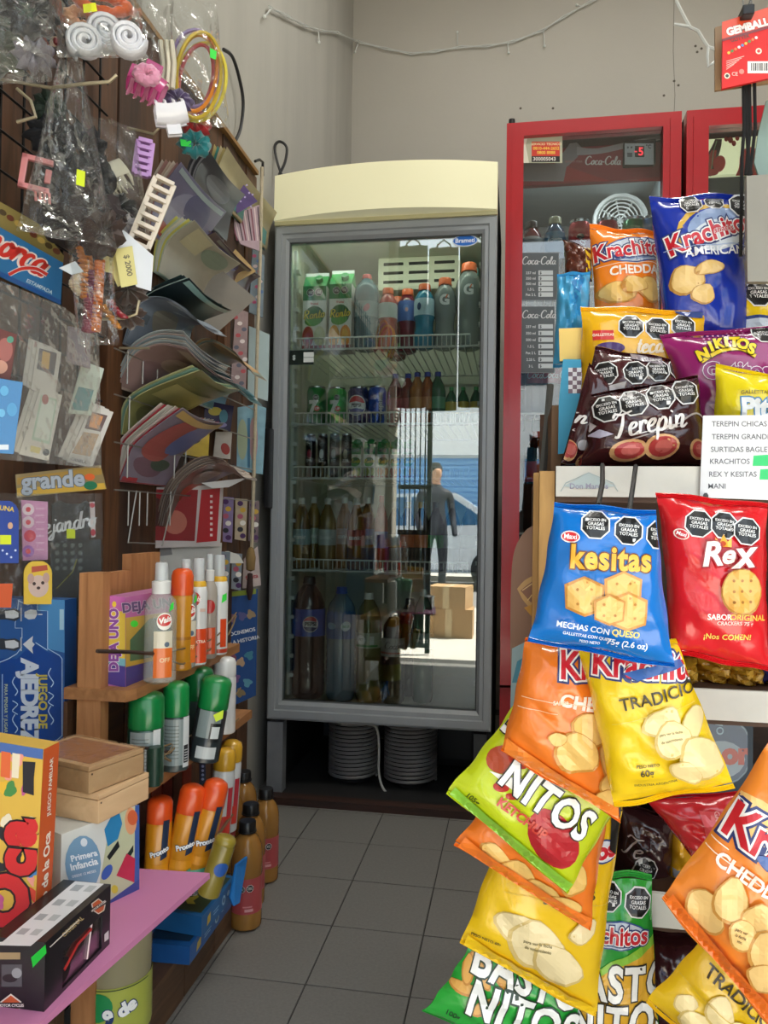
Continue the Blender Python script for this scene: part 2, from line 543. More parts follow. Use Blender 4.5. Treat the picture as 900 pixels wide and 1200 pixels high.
# the shop front: side piers, lintel and the wide open doorway behind the camera
fac = M('#8d877b', rough=.9, bump=.2, bs=20)
B('wall_front', (XL - .15, YF - .2, 0), (XL + .04, YF, ZC), fac, kind='structure')
B('wall_front', (XL + .04, YF - .2, 2.72), (XR, YF, ZC), fac, kind='structure')
B('wall_front', (1.75, YF - .2, 0), (XR + .15, YF, 2.72), fac, kind='structure')
# open iron gate leaf folded at the left side of the doorway
gate = thing('iron_gate', 'black iron barred gate leaf standing open at the shop doorway', 'gate', (-.755, YF - .3, 0))
gm = M('#1b1c1e', rough=.5, metal=.4)
for k in range(6): T('bar', [(k * .034, 0, .05), (k * .034, 0, 2.3)], .005, gm, gate)
for z in (.05, .8, 1.1, 2.3): B('gate_rail', (-.01, -.008, z - .015), (.19, .008, z + .015), gm, gate)
B('kick_plate', (0, -.004, .05), (.17, .004, .8), gm, gate)
B('gate_post', (.185, -.02, 0), (.215, .02, 2.4), gm, gate)
# street outside
walk = M('#b9b4aa', rough=.9, bump=.2, bs=12, var=.08, vs=3)
B('street_pavement', (-14, -3.4, -.12), (14, YF - .12, -.012), walk, kind='structure')
B('street_road', (-14, -8.2, -.2), (14, -3.4, -.11), M('#7c7b79', rough=.9, bump=.2, bs=40), kind='structure')
B('street_pavement_far', (-14, -10.0, -.12), (14, -8.2, -.02), walk, kind='structure')
bld = thing('shop_building', 'white rendered building with blue roller shutters across the street', 'building', (0, -10, 0))
B('wall', (-9, -4, 0), (9, 0, 5.5), M('#f0eeea', rough=.9, bump=.1), bld)
B('sign_band', (-6, 0, 2.15), (6, .25, 2.95), M('#f7f6f2', rough=.7), bld)
for k in range(4):
    x0 = -5.2 + k * 2.7
    sh = B('roller_shutter', (x0, .0, 0), (x0 + 2.3, .05, 2.1), M('#6fa4d6', rough=.5), bld)
    q = MB()
    for z in range(20): q.box((x0, .05, .03 + z * .103), (x0 + 2.3, .065, .1 + z * .103))
    q.build('slats', M('#7db0de', rough=.45), sh, kind='stuff')
B('roof_edge', (-9.2, -.2, 5.5), (9.2, .3, 5.8), M('#cfcac0', rough=.9), bld)
for k in range(3): B('window', (-5 + k * 4, .0, 3.5), (-3.4 + k * 4, .03, 4.7), M('#3a4a55', rough=.1), bld)
# parked car
car = thing('parked_car', 'small blue and white hatchback parked across the street', 'car', (-1.6, -7.3, -.11), (0, 0, 0))
side = [(-1.9, .3), (-1.95, .62), (-1.7, .82), (-1.0, .9), (-.55, 1.38), (.75, 1.42), (1.45, .95), (1.9, .88), (2.0, .6), (1.95, .3)]
MB().prism(side, -.8, .8).build('body', M('#e9edf0', rough=.25, coat=.6), car)
for s_ in (-1, 1):
    gl = MB().prism([(-.9, .93), (-.5, 1.32), (.05, 1.35), (.05, .93)], s_ * .795, s_ * .81); gl.build('window', M('#3d6d94', rough=.08), car)
    gl = MB().prism([(.12, .93), (.12, 1.35), (.7, 1.36), (1.3, .96)], s_ * .795, s_ * .81); gl.build('window', M('#3d6d94', rough=.08), car)
    for x in (-1.25, 1.3):
        wq = L('wheel', [(.12, -.1), (.29, -.1), (.31, -.05), (.31, .05), (.29, .1), (.12, .1)], M('#17181a', rough=.7), car, loc=(x, s_ * .74, .31), rot=(PI / 2, 0, 0))
        L('hubcap', [(.0001, -.11), (.18, -.105), (.19, .105), (.0001, .11)], M('#b8bcc0', rough=.3, metal=.8), wq)
B('bumper', (1.9, -.78, .28), (2.06, .78, .5), M('#2b2d30', rough=.6), car, r=.03)
# cardboard cartons on the pavement just outside
for k, (sx, sz, z) in enumerate(((.36, .22, -.012), (.30, .17, .208))):
    cb = thing('cardboard_carton', ['taped brown cardboard carton resting on the sunny pavement', 'smaller brown cardboard carton stacked on another carton outside'][k], 'carton', (-.48, -1.35, z), (0, 0, .15 * k), 'cartons on the pavement')
    B('box_body', (-sx / 2, -.15, 0), (sx / 2, .15, sz), M('#b08d62', rough=.85), cb)
    B('packing_tape', (-.025, -.1505, -.0), (.025, .1505, sz + .0006), M('#cfb68c', rough=.3), cb)
# passer-by across the street
def person(loc, rz):
    t = thing('person', 'passer-by in dark jacket and trousers standing on the road side', 'person', loc, (0, 0, rz))
    def skin(name, pts, edges, mt):
        me = bpy.data.meshes.new(name); me.from_pydata([p[:3] for p in pts], edges, [])
        o = bpy.data.objects.new(name, me); link(o, t); me.materials.append(mt)
        md = o.modifiers.new('s', 'SKIN'); o.modifiers.new('u', 'SUBSURF').levels = 2
        for i, p in enumerate(pts): me.skin_vertices[0].data[i].radius = (p[3], p[4] if len(p) > 4 else p[3])
        me.skin_vertices[0].data[0].use_root = True
        return o
    pts = [(0, 0, .92, .15, .11), (0, 0, 1.1, .14, .1), (0, 0, 1.32, .17, .11), (0, .0, 1.43, .08, .07), (0, -.01, 1.5, .05), (0, -.02, 1.6, .085, .1), (0, -.01, 1.7, .07, .085),
           (-.1, 0, .86, .09), (-.11, -.02, .48, .06), (-.11, .02, .08, .045), (-.12, -.12, .04, .04), (.1, 0, .86, .09), (.12, .0, .48, .06), (.13, .05, .08, .045), (.14, -.08, .04, .04),
           (-.2, 0, 1.36, .06), (-.25, .01, 1.1, .048), (-.24, -.08, .88, .038), (-.23, -.12, .8, .035), (.2, 0, 1.36, .06), (.25, .01, 1.1, .048), (.25, -.08, .88, .038), (.24, -.12, .8, .035)]
    ed = [(0, 1), (1, 2), (2, 3), (3, 4), (4, 5), (5, 6), (0, 7), (7, 8), (8, 9), (9, 10), (0, 11), (11, 12), (12, 13), (13, 14), (2, 15), (15, 16), (16, 17), (17, 18), (2, 19), (19, 20), (20, 21), (21, 22)]
    mt = bpy.data.materials.new('clothes'); mt.use_nodes = True; nt = mt.node_tree
    tc = nt.nodes.new('ShaderNodeTexCoord'); sp = nt.nodes.new('ShaderNodeSeparateXYZ'); cr = nt.nodes.new('ShaderNodeValToRGB')
    mr = nt.nodes.new('ShaderNodeMath'); mr.operation = 'DIVIDE'; mr.inputs[1].default_value = 1.8
    nt.links.new(tc.outputs['Object'], sp.inputs[0]); nt.links.new(sp.outputs[2], mr.inputs[0]); nt.links.new(mr.outputs[0], cr.inputs[0])
    e = cr.color_ramp; e.interpolation = 'CONSTANT'
    e.elements[0].color = (*lin('#15151a'), 1); e.elements[1].position = .05; e.elements[1].color = (*lin('#23262e'), 1)
    for p_, c_ in ((.52, '#2a2a33'), (.815, '#c79878')):
        k = e.elements.new(p_); k.color = (*lin(c_), 1)
    nt.links.new(cr.outputs[0], nt.nodes['Principled BSDF'].inputs['Base Color'])
    skin('body', pts, ed, mt)
    L('hair', [(.0001, .11), (.06, .095), (.092, .04), (.095, -.01), (.08, -.03), (.0001, -.02)], M('#1a1512', rough=.8), t, c=(0, .012, 1.65))
    return t
person((-1.0, -5.2, -.11), 2.6)
# ceiling tube lamps of the shop
for k, ly in enumerate((.75, 2.3)):
    lamp = thing('ceiling_lamp', ['fluorescent tube lamp under the ceiling near the doorway', 'fluorescent tube lamp under the ceiling near the fridges'][k], 'lamp', (.45, ly, ZC), group='ceiling tube lamps')
    B('lamp_body', (-.6, -.06, -.06), (.6, .06, 0), M('#e8e8e4', rough=.4), lamp, r=.008)
    MB().tube([(-.57, 0, -.085), (.57, 0, -.085)], .016, 10).build('tube', M('#f4f7ff', emit=6.0), lamp, smooth=True)
    for x in (-.58, .58): B('tube_holder', (x - .012, -.02, -.11), (x + .012, .02, -.05), M('#dcdcd8'), lamp)
    ld = bpy.data.lights.new('tube_light', 'AREA'); ld.shape = 'RECTANGLE'; ld.size = 1.14; ld.size_y = .1; ld.energy = 24; ld.color = (1, .97, .90)
    lo = bpy.data.objects.new('tube_light', ld); link(lo, lamp); lo.location = (0, 0, -.115)
# ------------------------------------------------------------------ drinks
STEEL = M('#b9bcbe', rough=.25, metal=.9)
PET = [(.0001, .012), (.55, .0), (.86, .004), (.97, .03), (1.0, .06), (1.0, .34), (.955, .37), (1.0, .40), (1.0, .62), (.93, .69), (.72, .78), (.45, .86), (.34, .90), (.33, .935)]
SPORT = [(.0001, .012), (.7, .0), (.95, .02), (1.0, .05), (1.0, .22), (.9, .28), (.86, .34), (.9, .42), (1.0, .48), (1.0, .72), (.9, .80), (.66, .87), (.52, .895), (.5, .925)]
JUICE = [(.0001, .012), (.7, .0), (.97, .02), (1.0, .05), (1.0, .16), (.97, .175), (.97, .50), (1.0, .52), (1.0, .66), (.97, .73), (.88, .79), (.72, .84), (.54, .872), (.46, .885), (.46, .92)]
BIG = [(.0001, .012), (.5, .0), (.85, .005), (.98, .035), (1.0, .07), (1.0, .16), (.97, .18), (1.0, .2), (1.0, .28), (.97, .3), (1.0, .32), (1.0, .72), (.95, .78), (.76, .86), (.45, .92), (.32, .945), (.31, .965)]
def sub(prof, z0, z1):
    """outer radius of a profile between two heights"""
    def rad(z):
        for (a, b), (c, d) in zip(prof, prof[1:]):
            if b <= z <= d and d > b: return a + (c - a) * (z - b) / (d - b)
        return prof[-1][0]
    return rad
def bottle(label, loc, h, r, liquid, cap, prof=PET, wrap=None, words=(), group='drinks in the grey fridge', name='drink_bottle', trans=.45, rz=0.0, lean=0.0, cat='bottle', ink_fn=None, capr=None, ribs=0):
    t = thing(name, label, cat, loc, (lean, 0, rz), group)
    pf = [(a * r, b * h) for a, b in prof]
    mt = M(liquid, rough=.12, coat=.5, trans=trans, var=.03)
    q = MB()
    if ribs:
        pf2 = []
        for i, (a, b) in enumerate(pf):
            pf2.append((a, b))
            if i + 1 < len(pf) and pf[i + 1][1] - b > .06 * h and a > .9 * r:
                n = int((pf[i + 1][1] - b) / (h * .035))
                for k in range(1, n): pf2.append((a * (.955 if k % 2 else 1.0), b + (pf[i + 1][1] - b) * k / n))
        pf = pf2
    q.lathe(pf, 18).build('bottle_body', mt, t, smooth=True)
    cr = capr * r if capr else prof[-1][0] * r * 1.18
    z0 = pf[-1][1] - .012 * h
    L('cap', [(cr * .2, z0), (cr, z0), (cr, h * .985), (cr * .9, h), (.0001, h)], M(cap, rough=.35, coat=.2), t, n=14)
    L('neck_ring', [(cr * 1.08, z0 - .012 * h), (cr * 1.1, z0 - .004 * h), (cr * 1.08, z0 + .002 * h)], M(cap, rough=.35), t, n=14)
    if wrap:
        wc, wz0, wz1 = wrap[:3]
        rad = sub(prof, wz0, wz1)
        n = 8
        pts = []
        for k in range(n + 1):
            z = wz0 + (wz1 - wz0) * k / n; pts.append((rad(z) * r * 1.012 + .0003, z * h))
        vs = []; w = MB()
        w.lathe([(a, b) for a, b in pts], 20)
        w.f = [f for f in w.f if len(f) == 4]; w.mi = w.mi[:len(w.f)]
        lb = w.build('label_wrap', M(wc, rough=.4, coat=.3, trans=wrap[3] if len(wrap) > 3 else 0), t, smooth=True)
        rr = max(p[0] for p in pts)
        pr = Print()
        hh = (wz1 - wz0) * h * 1000
        if ink_fn: ink_fn(pr, hh)
        for wd in words: pr.t(*wd[:5], **(wd[5] if len(wd) > 5 else {}))
        if pr.items: pr.lay(cyl(rr + .0004, .001, (wz0 + wz1) / 2 * h), lb, (4, 0))
    return t
def can(label, loc, h, r, col, fn=None, group='drink cans in the grey fridge', rz=0.0, name='drink_can'):
    t = thing(name, label, 'can', loc, (0, 0, rz), group)
    L('can_body', [(r * .72, .0), (r * .95, h * .04), (r, h * .08), (r, h * .88), (r * .86, h * .965)], M(col, rough=.28, metal=.35, coat=.3), t)
    L('can_lid', [(r * .87, h * .96), (r * .89, h), (r * .82, h), (r * .8, h * .975), (.0001, h * .975)], STEEL, t)
    if fn:
        pr = Print(); fn(pr); pr.lay(cyl(r + .0005, .001, h * .48), t, (4, 0))
    return t
def carton(label, loc, w, d, h, fruit, group='juice cartons in the grey fridge', rz=0.0):
    t = thing('juice_carton', label, 'carton', loc, (0, 0, rz), group)
    MB().mat(M('#eceee6', rough=.4)).box((-w / 2, -d / 2, 0), (w / 2, d / 2, h * .8)).build('carton_body', None, t)
    tp = MB(); a, b, zz, zt = w / 2, d / 2, h * .8, h * .96
    tp.add([(-a, -b, zz), (a, -b, zz), (a, b, zz), (-a, b, zz), (-a, -.003, zt), (a, -.003, zt), (a, .003, zt), (-a, .003, zt)], [(0, 1, 5, 4), (1, 2, 6, 5), (2, 3, 7, 6), (3, 0, 4, 7), (4, 5, 6, 7)])
    tp.build('gable_top', M('#2f9a4c', rough=.4), t)
    B('top_fin', (-a, -.003, zt), (a, .003, h), M('#e4e8e4', rough=.4), t)
    ct = L('screw_cap', [(.012, 0), (.012, .014), (.0001, .015)], M('#1f8a45', rough=.35), t, n=14)
    ct.location = (w * .16, -b * .55, zz + (zt - zz) * .5); ct.rotation_euler = (.9, 0, 0)
    W = w * 1000; H = h * 1000
    pr = Print()
    pr.rect(-W / 2, H * .62, W / 2, H * .8, '#2a7f46')
    pr.oct(-W * .18, H * .72, W * .17).oct(W * .18, H * .72, W * .17)
    pr.t('frutal', 0, H * .58, W * .16, '#c0392b')
    pr.ell(0, H * .43, W * .42, H * .12, '#1f6b33', rot=8)
    pr.ell(-W * .05, H * .37, W * .36, H * .07, '#4aa23c', rot=8)
    pr.pen('Ranto', -W * .02, H * .43, W * .36, '#f2e23a', w=.12, rot=6, out='#123b1c')
    pr.ell(-W * .26, H * .17, W * .24, H * .13, fruit[0]); pr.ell(W * .24, H * .17, W * .24, H * .13, fruit[1])
    pr.ell(W * .22, H * .17, W * .16, H * .09, fruit[2])
    pr.rect(-W / 2, 0, W / 2, H * .06, '#8c1f2c')
    pr.lay(flat((0, -d / 2, 0), (.001, 0, 0), (0, 0, .001)), t, None)
    return t

# ------------------------------------------------------------------ the grey glass-door fridge
FX0, FX1, FY = -.749, -.060, 2.30
FW = FX1 - FX0
fr = thing('display_fridge', 'tall grey glass-door drinks fridge with pale yellow header', 'fridge', ((FX0 + FX1) / 2, FY, 0))
hw = FW / 2
alu = M('#a0a5a8', rough=.4, metal=.1, bump=.05, bs=200, stretch=(1, 1, .1))
cab = M('#5d6063', rough=.6, metal=.2)
liner = M('#cfd3c0', rough=.45, var=.03)
dark = M('#101112', rough=.7)
for s_, nm in ((-1, 'side_panel'), (1, 'side_panel')):
    B(nm, (s_ * hw - (0.0 if s_ < 0 else .022), .055, .235), (s_ * hw + (.022 if s_ < 0 else 0.0), .68, 1.93), cab, fr)
B('back_panel', (-hw, .66, .02), (hw, .68, 1.93), cab, fr)
B('top_panel', (-hw + .022, .055, 1.91), (hw - .022, .66, 1.93), cab, fr)
B('inner_ceiling', (-hw + .022, .06, 1.775), (hw - .022, .62, 1.785), liner, fr)
B('inner_back', (-hw + .022, .60, .28), (hw - .022, .62, 1.785), liner, fr)
B('inner_side', (-hw + .022, .06, .28), (-hw + .034, .60, 1.785), liner, fr)
B('inner_side', (hw - .034, .06, .28), (hw - .022, .60, 1.785), liner, fr)
B('inner_floor', (-hw + .022, .06, .27), (hw - .022, .62, .285), M('#b9bcae', rough=.4), fr)
# header light box with a bowed front
q = MB(); N = 16; hz0, hz1 = 1.795, 1.938
top = []; bot = []
for k in range(N + 1):
    x = -hw + FW * k / N; y = -.012 - .05 * (1 - (2 * k / N - 1) ** 2)
    bot.append((x, y, hz0)); top.append((x, y + .004, hz1))
vs = bot + top + [(p[0], .055, hz0) for p in bot] + [(p[0], .055, hz1) for p in top]
fs = []; n1 = N + 1
for k in range(N):
    fs += [(k, k + 1, n1 + k + 1, n1 + k), (n1 + k, n1 + k + 1, 3 * n1 + k + 1, 3 * n1 + k), (2 * n1 + k, 2 * n1 + k + 1, k + 1, k)]
fs += [(0, n1, 3 * n1, 2 * n1), (N, 2 * n1 + N, 3 * n1 + N, n1 + N)]
hd = q.add(vs, fs).build('header', M('#efebc4', rough=.45, coat=.2, var=.03, vs=4, emit=.22), fr, smooth=True)
B('header_edge', (-hw, -.004, hz0 - .012), (hw, .055, hz0), M('#c9c398', rough=.5), fr)
# door
dr = thing('door', None, None); dr.parent = fr
dz0, dz1, rw = .245, 1.783, .044
def rail(name, pts_out, pts_in):
    """one mitred frame rail with a raised outer lip and a sloping inner face"""
    a0, a1 = pts_out; b0, b1 = pts_in
    mid = lambda a, b, t: (a[0] + (b[0] - a[0]) * t, a[1] + (b[1] - a[1]) * t)
    q = MB(); rows = []
    for t_, y in ((0, .045), (0, .004), (.12, 0), (.5, 0), (.56, .006), (.8, .006), (1, .016), (1, .045)):
        p0, p1 = mid(a0, b0, t_), mid(a1, b1, t_); rows.append([(p0[0], y, p0[1]), (p1[0], y, p1[1])])
    vs = [p for r_ in rows for p in r_]; fs = [(2 * i, 2 * i + 1, 2 * i + 3, 2 * i + 2) for i in range(len(rows) - 1)]
    fs += [(0, 1, 2 * len(rows) - 1, 2 * len(rows) - 2), tuple(2 * i for i in range(len(rows))), tuple(2 * i + 1 for i in range(len(rows)))]
    return q.add(vs, fs).build(name, alu, dr)
O = [(-hw, dz0), (hw, dz0), (hw, dz1), (-hw, dz1)]
bw = .056
I = [(-hw + rw, dz0 + bw), (hw - rw, dz0 + bw), (hw - rw, dz1 - rw - .004), (-hw + rw, dz1 - rw - .004)]
for k, nm in enumerate(('bottom_rail', 'stile', 'top_rail', 'stile')):
    rail('door_' + nm, (O[k], O[(k + 1) % 4]), (I[k], I[(k + 1) % 4]))
for k in range(4):
    a, b = I[k], I[(k + 1) % 4]
    T('gasket', [(a[0], .02, a[1]), (b[0], .02, b[1])], .004, M('#4a4d4e', rough=.6), dr)
GLASS = clear_film('door_glass', (.90, .95, .93), base=.11, gain=1.0, rough=.0)
B('glass_pane', (I[0][0], .024, I[0][1]), (I[1][0], .030, I[2][1]), GLASS, dr)
hz = [P(317, 503, Y=FY).z, P(317, 596, Y=FY).z]
B('handle', (-hw - .012, -.03, hz[1]), (-hw + .008, .01, hz[0]), M('#17181a', rough=.4), dr, r=.004)
# stickers on the glass
st = MB(); pr = Print()
pr.ell(0, 0, 15.5, 7.2, '#d8e4ee', part='brand_sticker').ell(0, 0, 14.3, 6.1, '#1f6fd0', part='brand_sticker').t('Brameti', 0, 0, 7.5, '#eef4fa', part='brand_sticker')
pr.lay(flat(P(545, 282, Y=FY + .0235) - V((FX0 + FX1) / 2, FY, 0), (.00252, 0, 0), (0, 0, .00252)), dr, None, lift=.0002)
pr = Print()
pr.rect(-16, -9, 16, 9, M('#27332f', rough=.3, trans=.45), part='price_sticker').rect(3, -6, 16, 6.5, '#dfe4e0', part='price_sticker').t('$   ', -6, 0, 8, '#c9d2cc', part='price_sticker')
pr.line([(3, 0), (16, 0)], .7, '#59635e', part='price_sticker')
pr.lay(flat(P(353, 419, Y=FY + .0235) - V((FX0 + FX1) / 2, FY, 0), (.00252, 0, 0), (0, 0, .00252)), dr, None, lift=.0002)
# evaporator cover with slots
ev = B('evaporator_cover', (-.07, .30, 1.66), (.215, .60, 1.775), M('#e3e3c9', rough=.45), fr, r=.012)
for i in range(3):
    for j in range(3):
        q = MB(); x0 = -.05 + i * .088; z0 = 1.683 + j * .031
        q.bbox((x0, .2985, z0), (x0 + .07, .306, z0 + .011), .003); q.build('vent_slot', M('#2b2a24', rough=.8), ev)
th_ = B('thermostat', (.225, .32, 1.655), (.275, .36, 1.735), M('#6fa6a6', rough=.4), fr, r=.004)
L('thermostat_knob', [(.016, 0), (.016, -.008), (.0001, -.012)], M('#4c6f74', rough=.4), th_, n=14, loc=(.25, .32, 1.70), rot=(-PI / 2, 0, 0))
B('mount_bracket', (-.09, .5, 1.605), (.235, .512, 1.645), M('#d6d6c4', rough=.4), fr)
for x in (.0, .14): L('bracket_bolt', [(.012, 0), (.012, -.004), (.006, -.012), (.0001, -.012)], STEEL, fr, n=10, loc=(x, .5, 1.625), rot=(-PI / 2, 0, 0))
# interior lamp behind the door top
il = MB().tube([(-.27, .09, 1.765), (.27, .09, 1.765)], .008, 8).build('interior_lamp', M('#f2ffe8', emit=.8), fr, smooth=True)
def lamp_in(parent, loc, size, en, col):
    ld = bpy.data.lights.new('lamp_glow', 'AREA'); ld.shape = 'RECTANGLE'; ld.size = size; ld.size_y = .02; ld.energy = en; ld.color = col
    lo = bpy.data.objects.new('lamp_glow', ld); link(lo, parent); lo.location = loc; lo.rotation_euler = (math.radians(28), 0, 0)
lamp_in(fr, (0, .095, 1.752), .55, .75, (.93, 1.0, .86))
# shelf tracks with pegs
for s_ in (-1, 1):
    tr = B('shelf_track', (s_ * (hw - .037) - .006, .10, .30), (s_ * (hw - .037) + .006, .125, 1.74), M('#c8ccc4', rough=.4), fr)
    q = MB()
    for k in range(22): q.box((s_ * (hw - .048) - .008, .09, .36 + k * .062), (s_ * (hw - .048) + .008, .115, .372 + k * .062))
    q.build('shelf_pegs', M('#dfe2dc', rough=.4), tr, kind='stuff')
# wire shelves
SHELF_PX = [408, 497, 561, 671]
SZ = [P(455, y, Y=FY + .09).z for y in SHELF_PX] + [.285]
wire = M('#d2d6d0', rough=.35, metal=.1)
for i, z in enumerate(SZ[:4]):
    s_ = thing('wire_shelf', None, None); s_.parent = fr
    x0, x1 = -hw + .05, hw - .05
    T('front_rail', [(x0 - .01, .085, z), (x1 + .01, .085, z)], .0038, wire, s_)
    T('top_rail', [(x0, .083, z + .036), (x1 - .03, .083, z + .036)], .003, wire, s_)
    T('rear_rail', [(x0, .56, z), (x1, .56, z)], .0038, wire, s_)
    q = MB(); n = 38
    for k in range(n + 1):
        x = x0 + (x1 - .03 - x0) * k / n; q.tube([(x, .083, z + .036), (x, .084, z)], .0018, 4)
    q.build('rail_wires', wire, s_, kind='stuff')
    q = MB(); n = 24
    for k in range(n + 1):
        x = x0 + (x1 - x0) * k / n; q.tube([(x, .085, z + .002), (x, .56, z + .002)], .0018, 4)
    q.build('deck_wires', wire, s_, kind='stuff')
# lower machine bay: posts, tray, condenser coils and copper line
post = M('#8d9094', rough=.5, metal=.3, var=.12)
B('leg_post', (-hw, .01, 0), (-hw + .05, .05, .235), post, fr); B('leg_post', (hw - .05, .01, 0), (hw - .012, .05, .235), M('#3a3c3e', rough=.6), fr)
B('bay_side', (-hw, .05, 0), (-hw + .02, .66, .235), dark, fr); B('bay_side', (hw - .02, .05, 0), (hw, .66, .235), dark, fr)
B('bay_tray', (-hw, .0, .0), (hw, .66, .018), M('#2a2a2b', rough=.6), fr)
B('kick_board', (-hw + .03, -.045, 0), (hw + .01, 0, .022), wood('#2b1c17', '#43281f'), fr)
coilm = M('#b4b4b2', rough=.3, metal=.55)
bx = (FX0 + FX1) / 2
for px, rr in ((414, .078), (481, .083)):
    cx = P(px, 890, Y=FY + .2).x - bx
    q = MB(); pts = []
    for k in range(15 * 20):
        a = 2 * PI * k / 20; pts.append((cx + rr * math.cos(a), .2 + rr * math.sin(a), .03 + .195 * k / 300))
    q.tube(pts, .0052, 6); q.build('condenser_coil', coilm, fr, smooth=True)
    L('coil_core', [(rr * .8, .02), (rr * .8, .23), (.0001, .23)], dark, fr, c=(cx, .2, 0))
pl = [(P(x, y, Y=FY + .09) - V(bx, FY, 0)) for x, y in ((400, 848), (425, 848), (441, 853), (444, 875), (444, 905), (449, 924), (460, 933), (476, 935))]
T('refrigerant_line', catmull([tuple(p) for p in pl], 4), .004, M('#c9c6c0', rough=.4), fr)
B('compressor', (.09, .36, .02), (.30, .60, .2), M('#151516', rough=.5), fr, r=.03)
# cable bits on top of the fridge
c0 = [P(x, y, Y=2.42) for x, y in ((330, 205), (325, 190), (322, 172), (328, 166), (336, 173), (334, 190), (327, 205))]
T('power_cord', catmull([tuple(p) for p in c0], 5), .0045, M('#141414', rough=.5), None, n=6, label='black power cord looped above the grey fridge header', cat='cord')
B('adapter_block', (P(352, 196, Y=2.5).x, 2.45, 1.9305), (P(392, 196, Y=2.5).x, 2.53, 1.968), M('#1d1f21', rough=.5), None, r=.006, label='flat black box lying on top of the grey fridge', cat='box')

def fx(px, dy, py=600): return P(px, py, Y=FY + dy).x
def hpx(n, dy): return n * MPP((-.4, FY + dy, 1))
G1 = 'drinks in the grey fridge'
z = SZ[0] + .004
carton('white juice carton with red and pale fruit on top fridge shelf', (fx(368, .15), FY + .15, z), .078, .075, hpx(95, .15), ('#b5433c', '#d9dcb8', '#e6e8cc'))
carton('white juice carton with orange halves on top fridge shelf', (fx(398, .15), FY + .15, z), .074, .075, hpx(97, .15), ('#e9a52c', '#ef9420', '#f6b94a'))
def tall(label, px, dy, zi, hp, wp, liq, cap, **k):
    return bottle(label, (fx(px, dy), FY + dy, SZ[zi] + .004), hpx(hp, dy), hpx(wp, dy) / 2, liq, cap, **k)
tall('teal water bottle with red cap beside the juice cartons', 426, .14, 0, 90, 30, '#5d8f9c', '#b8403c', wrap=('#8fb3b8', .42, .62, .5), prof=BIG, ink_fn=lambda p, h: p.ell(8, 2, 9, 14, '#a03a56', rot=-30), trans=.5, ribs=1)
tall('pink sports drink with pale label, orange cap, third shelf item after teal bottle', 451, .14, 0, 73, 22, '#d9645c', '#e8703c', prof=SPORT, wrap=('#c3cdca', .5, .74), trans=.35)
tall('orange-capped drink peeping out behind the pink sports drink', 462, .29, 0, 74, 22, '#9a4a3c', '#e8703c', prof=SPORT, trans=.35)
tall('crimson sports drink with blue label on top fridge shelf', 474, .19, 0, 75, 23, '#8c2f3c', '#e8703c', prof=SPORT, wrap=('#4d6fb4', .48, .8), ink_fn=lambda p, h: (p.ell(0, 6, 10, 12, '#6c8fd0'), p.ell(2, 2, 5, 7, '#d8a8a0')), trans=.35)
tall('bright blue sports drink with pale blue label on top fridge shelf', 494, .14, 0, 76, 24, '#2f9dc0', '#e8703c', prof=SPORT, wrap=('#b9d8e4', .5, .76), ink_fn=lambda p, h: p.ell(-14, 0, 7, 12, '#2c4a7a'), trans=.35)
G_ = lambda p, h: (p.t('G', 2, 4, 44, '#f0f2f2', bold=.05), p.poly([(8, 10), (14, 22), (9, 22), (4, 10)], '#e8703c'))
tall('dark clear sports bottle with white letter and orange cap', 518, .15, 0, 83, 25, '#a9b4b0', '#e8703c', prof=SPORT, wrap=('#8a9592', .5, .78, .3), ink_fn=G_, trans=.5)
tall('tallest clear sports bottle with white letter at right end of top shelf', 546, .16, 0, 100, 30, '#b4bfba', '#e8703c', prof=SPORT, wrap=('#939e9a', .5, .78, .3), ink_fn=G_, trans=.5)
# second shelf
z = SZ[1] + .004
def up7(p):
    p.put('lettering', xf(txt('7', .07), -4, -6, 52), '#f2f2ee'); p.ell(9, -10, 9, 9, '#e2402e').t('UP', 9, -10, 11, '#ffffff'); p.oct(6, 26, 10)
can('green soda can with figure 7 at left end of second shelf', (fx(369, .13), FY + .13, z), hpx(45, .13), .032, '#16803a', up7)
can('brighter green soda can with figure 7 beside the dark green can', (fx(393, .12), FY + .12, z), hpx(43, .12), .031, '#2fae48', up7)
def pepsi(p):
    p.ell(0, 0, 33, 33, '#e9ecef').poly([(30 * math.cos(a * PI / 10), 30 * math.sin(a * PI / 10)) for a in range(1, 10)] + [(-20, 10), (0, 13), (20, 8)], '#d32f3a')
    p.poly([(30 * math.cos(a * PI / 10), -30 * math.sin(a * PI / 10)) for a in range(1, 10)] + [(-20, -12), (0, -9), (20, -12)], '#1f3f94').t('PEPSI', 0, 0, 15, '#101218', bold=.04)
can('navy soda can with round red white and blue emblem', (fx(418, .12), FY + .12, z), hpx(43, .12), .034, '#1c2c68', pepsi)
can('blue soda can with white print turned sideways', (fx(440, .12), FY + .12, z), hpx(44, .12), .029, '#2c55b8', lambda p: (p.rect(10, -50, 22, 40, '#16244e'), p.t('pepsi', 16, -6, 22, '#e8eaee', rot=90)))
for px, c, wc, lb in ((461, '#8f3a3c', '#a34044', 'red drink bottle with blue cap on second shelf'), (476, '#9c4a3a', '#b05c54', 'dull red drink bottle with blue cap beside orange bottle'), (487, '#c07a34', '#c98a46', 'orange drink bottle with blue cap on second shelf'), (499, '#b8652c', '#c27a3c', 'rust-orange drink bottle at right of second shelf'), (511, '#3f7a58', '#5b9a78', 'green drink bottle with blue cap on second shelf')):
    tall(lb, px, .13 + (px % 3) * .03, 1, 62, 19, c, '#2c3f9c', wrap=(wc, .3, .52), trans=.3)
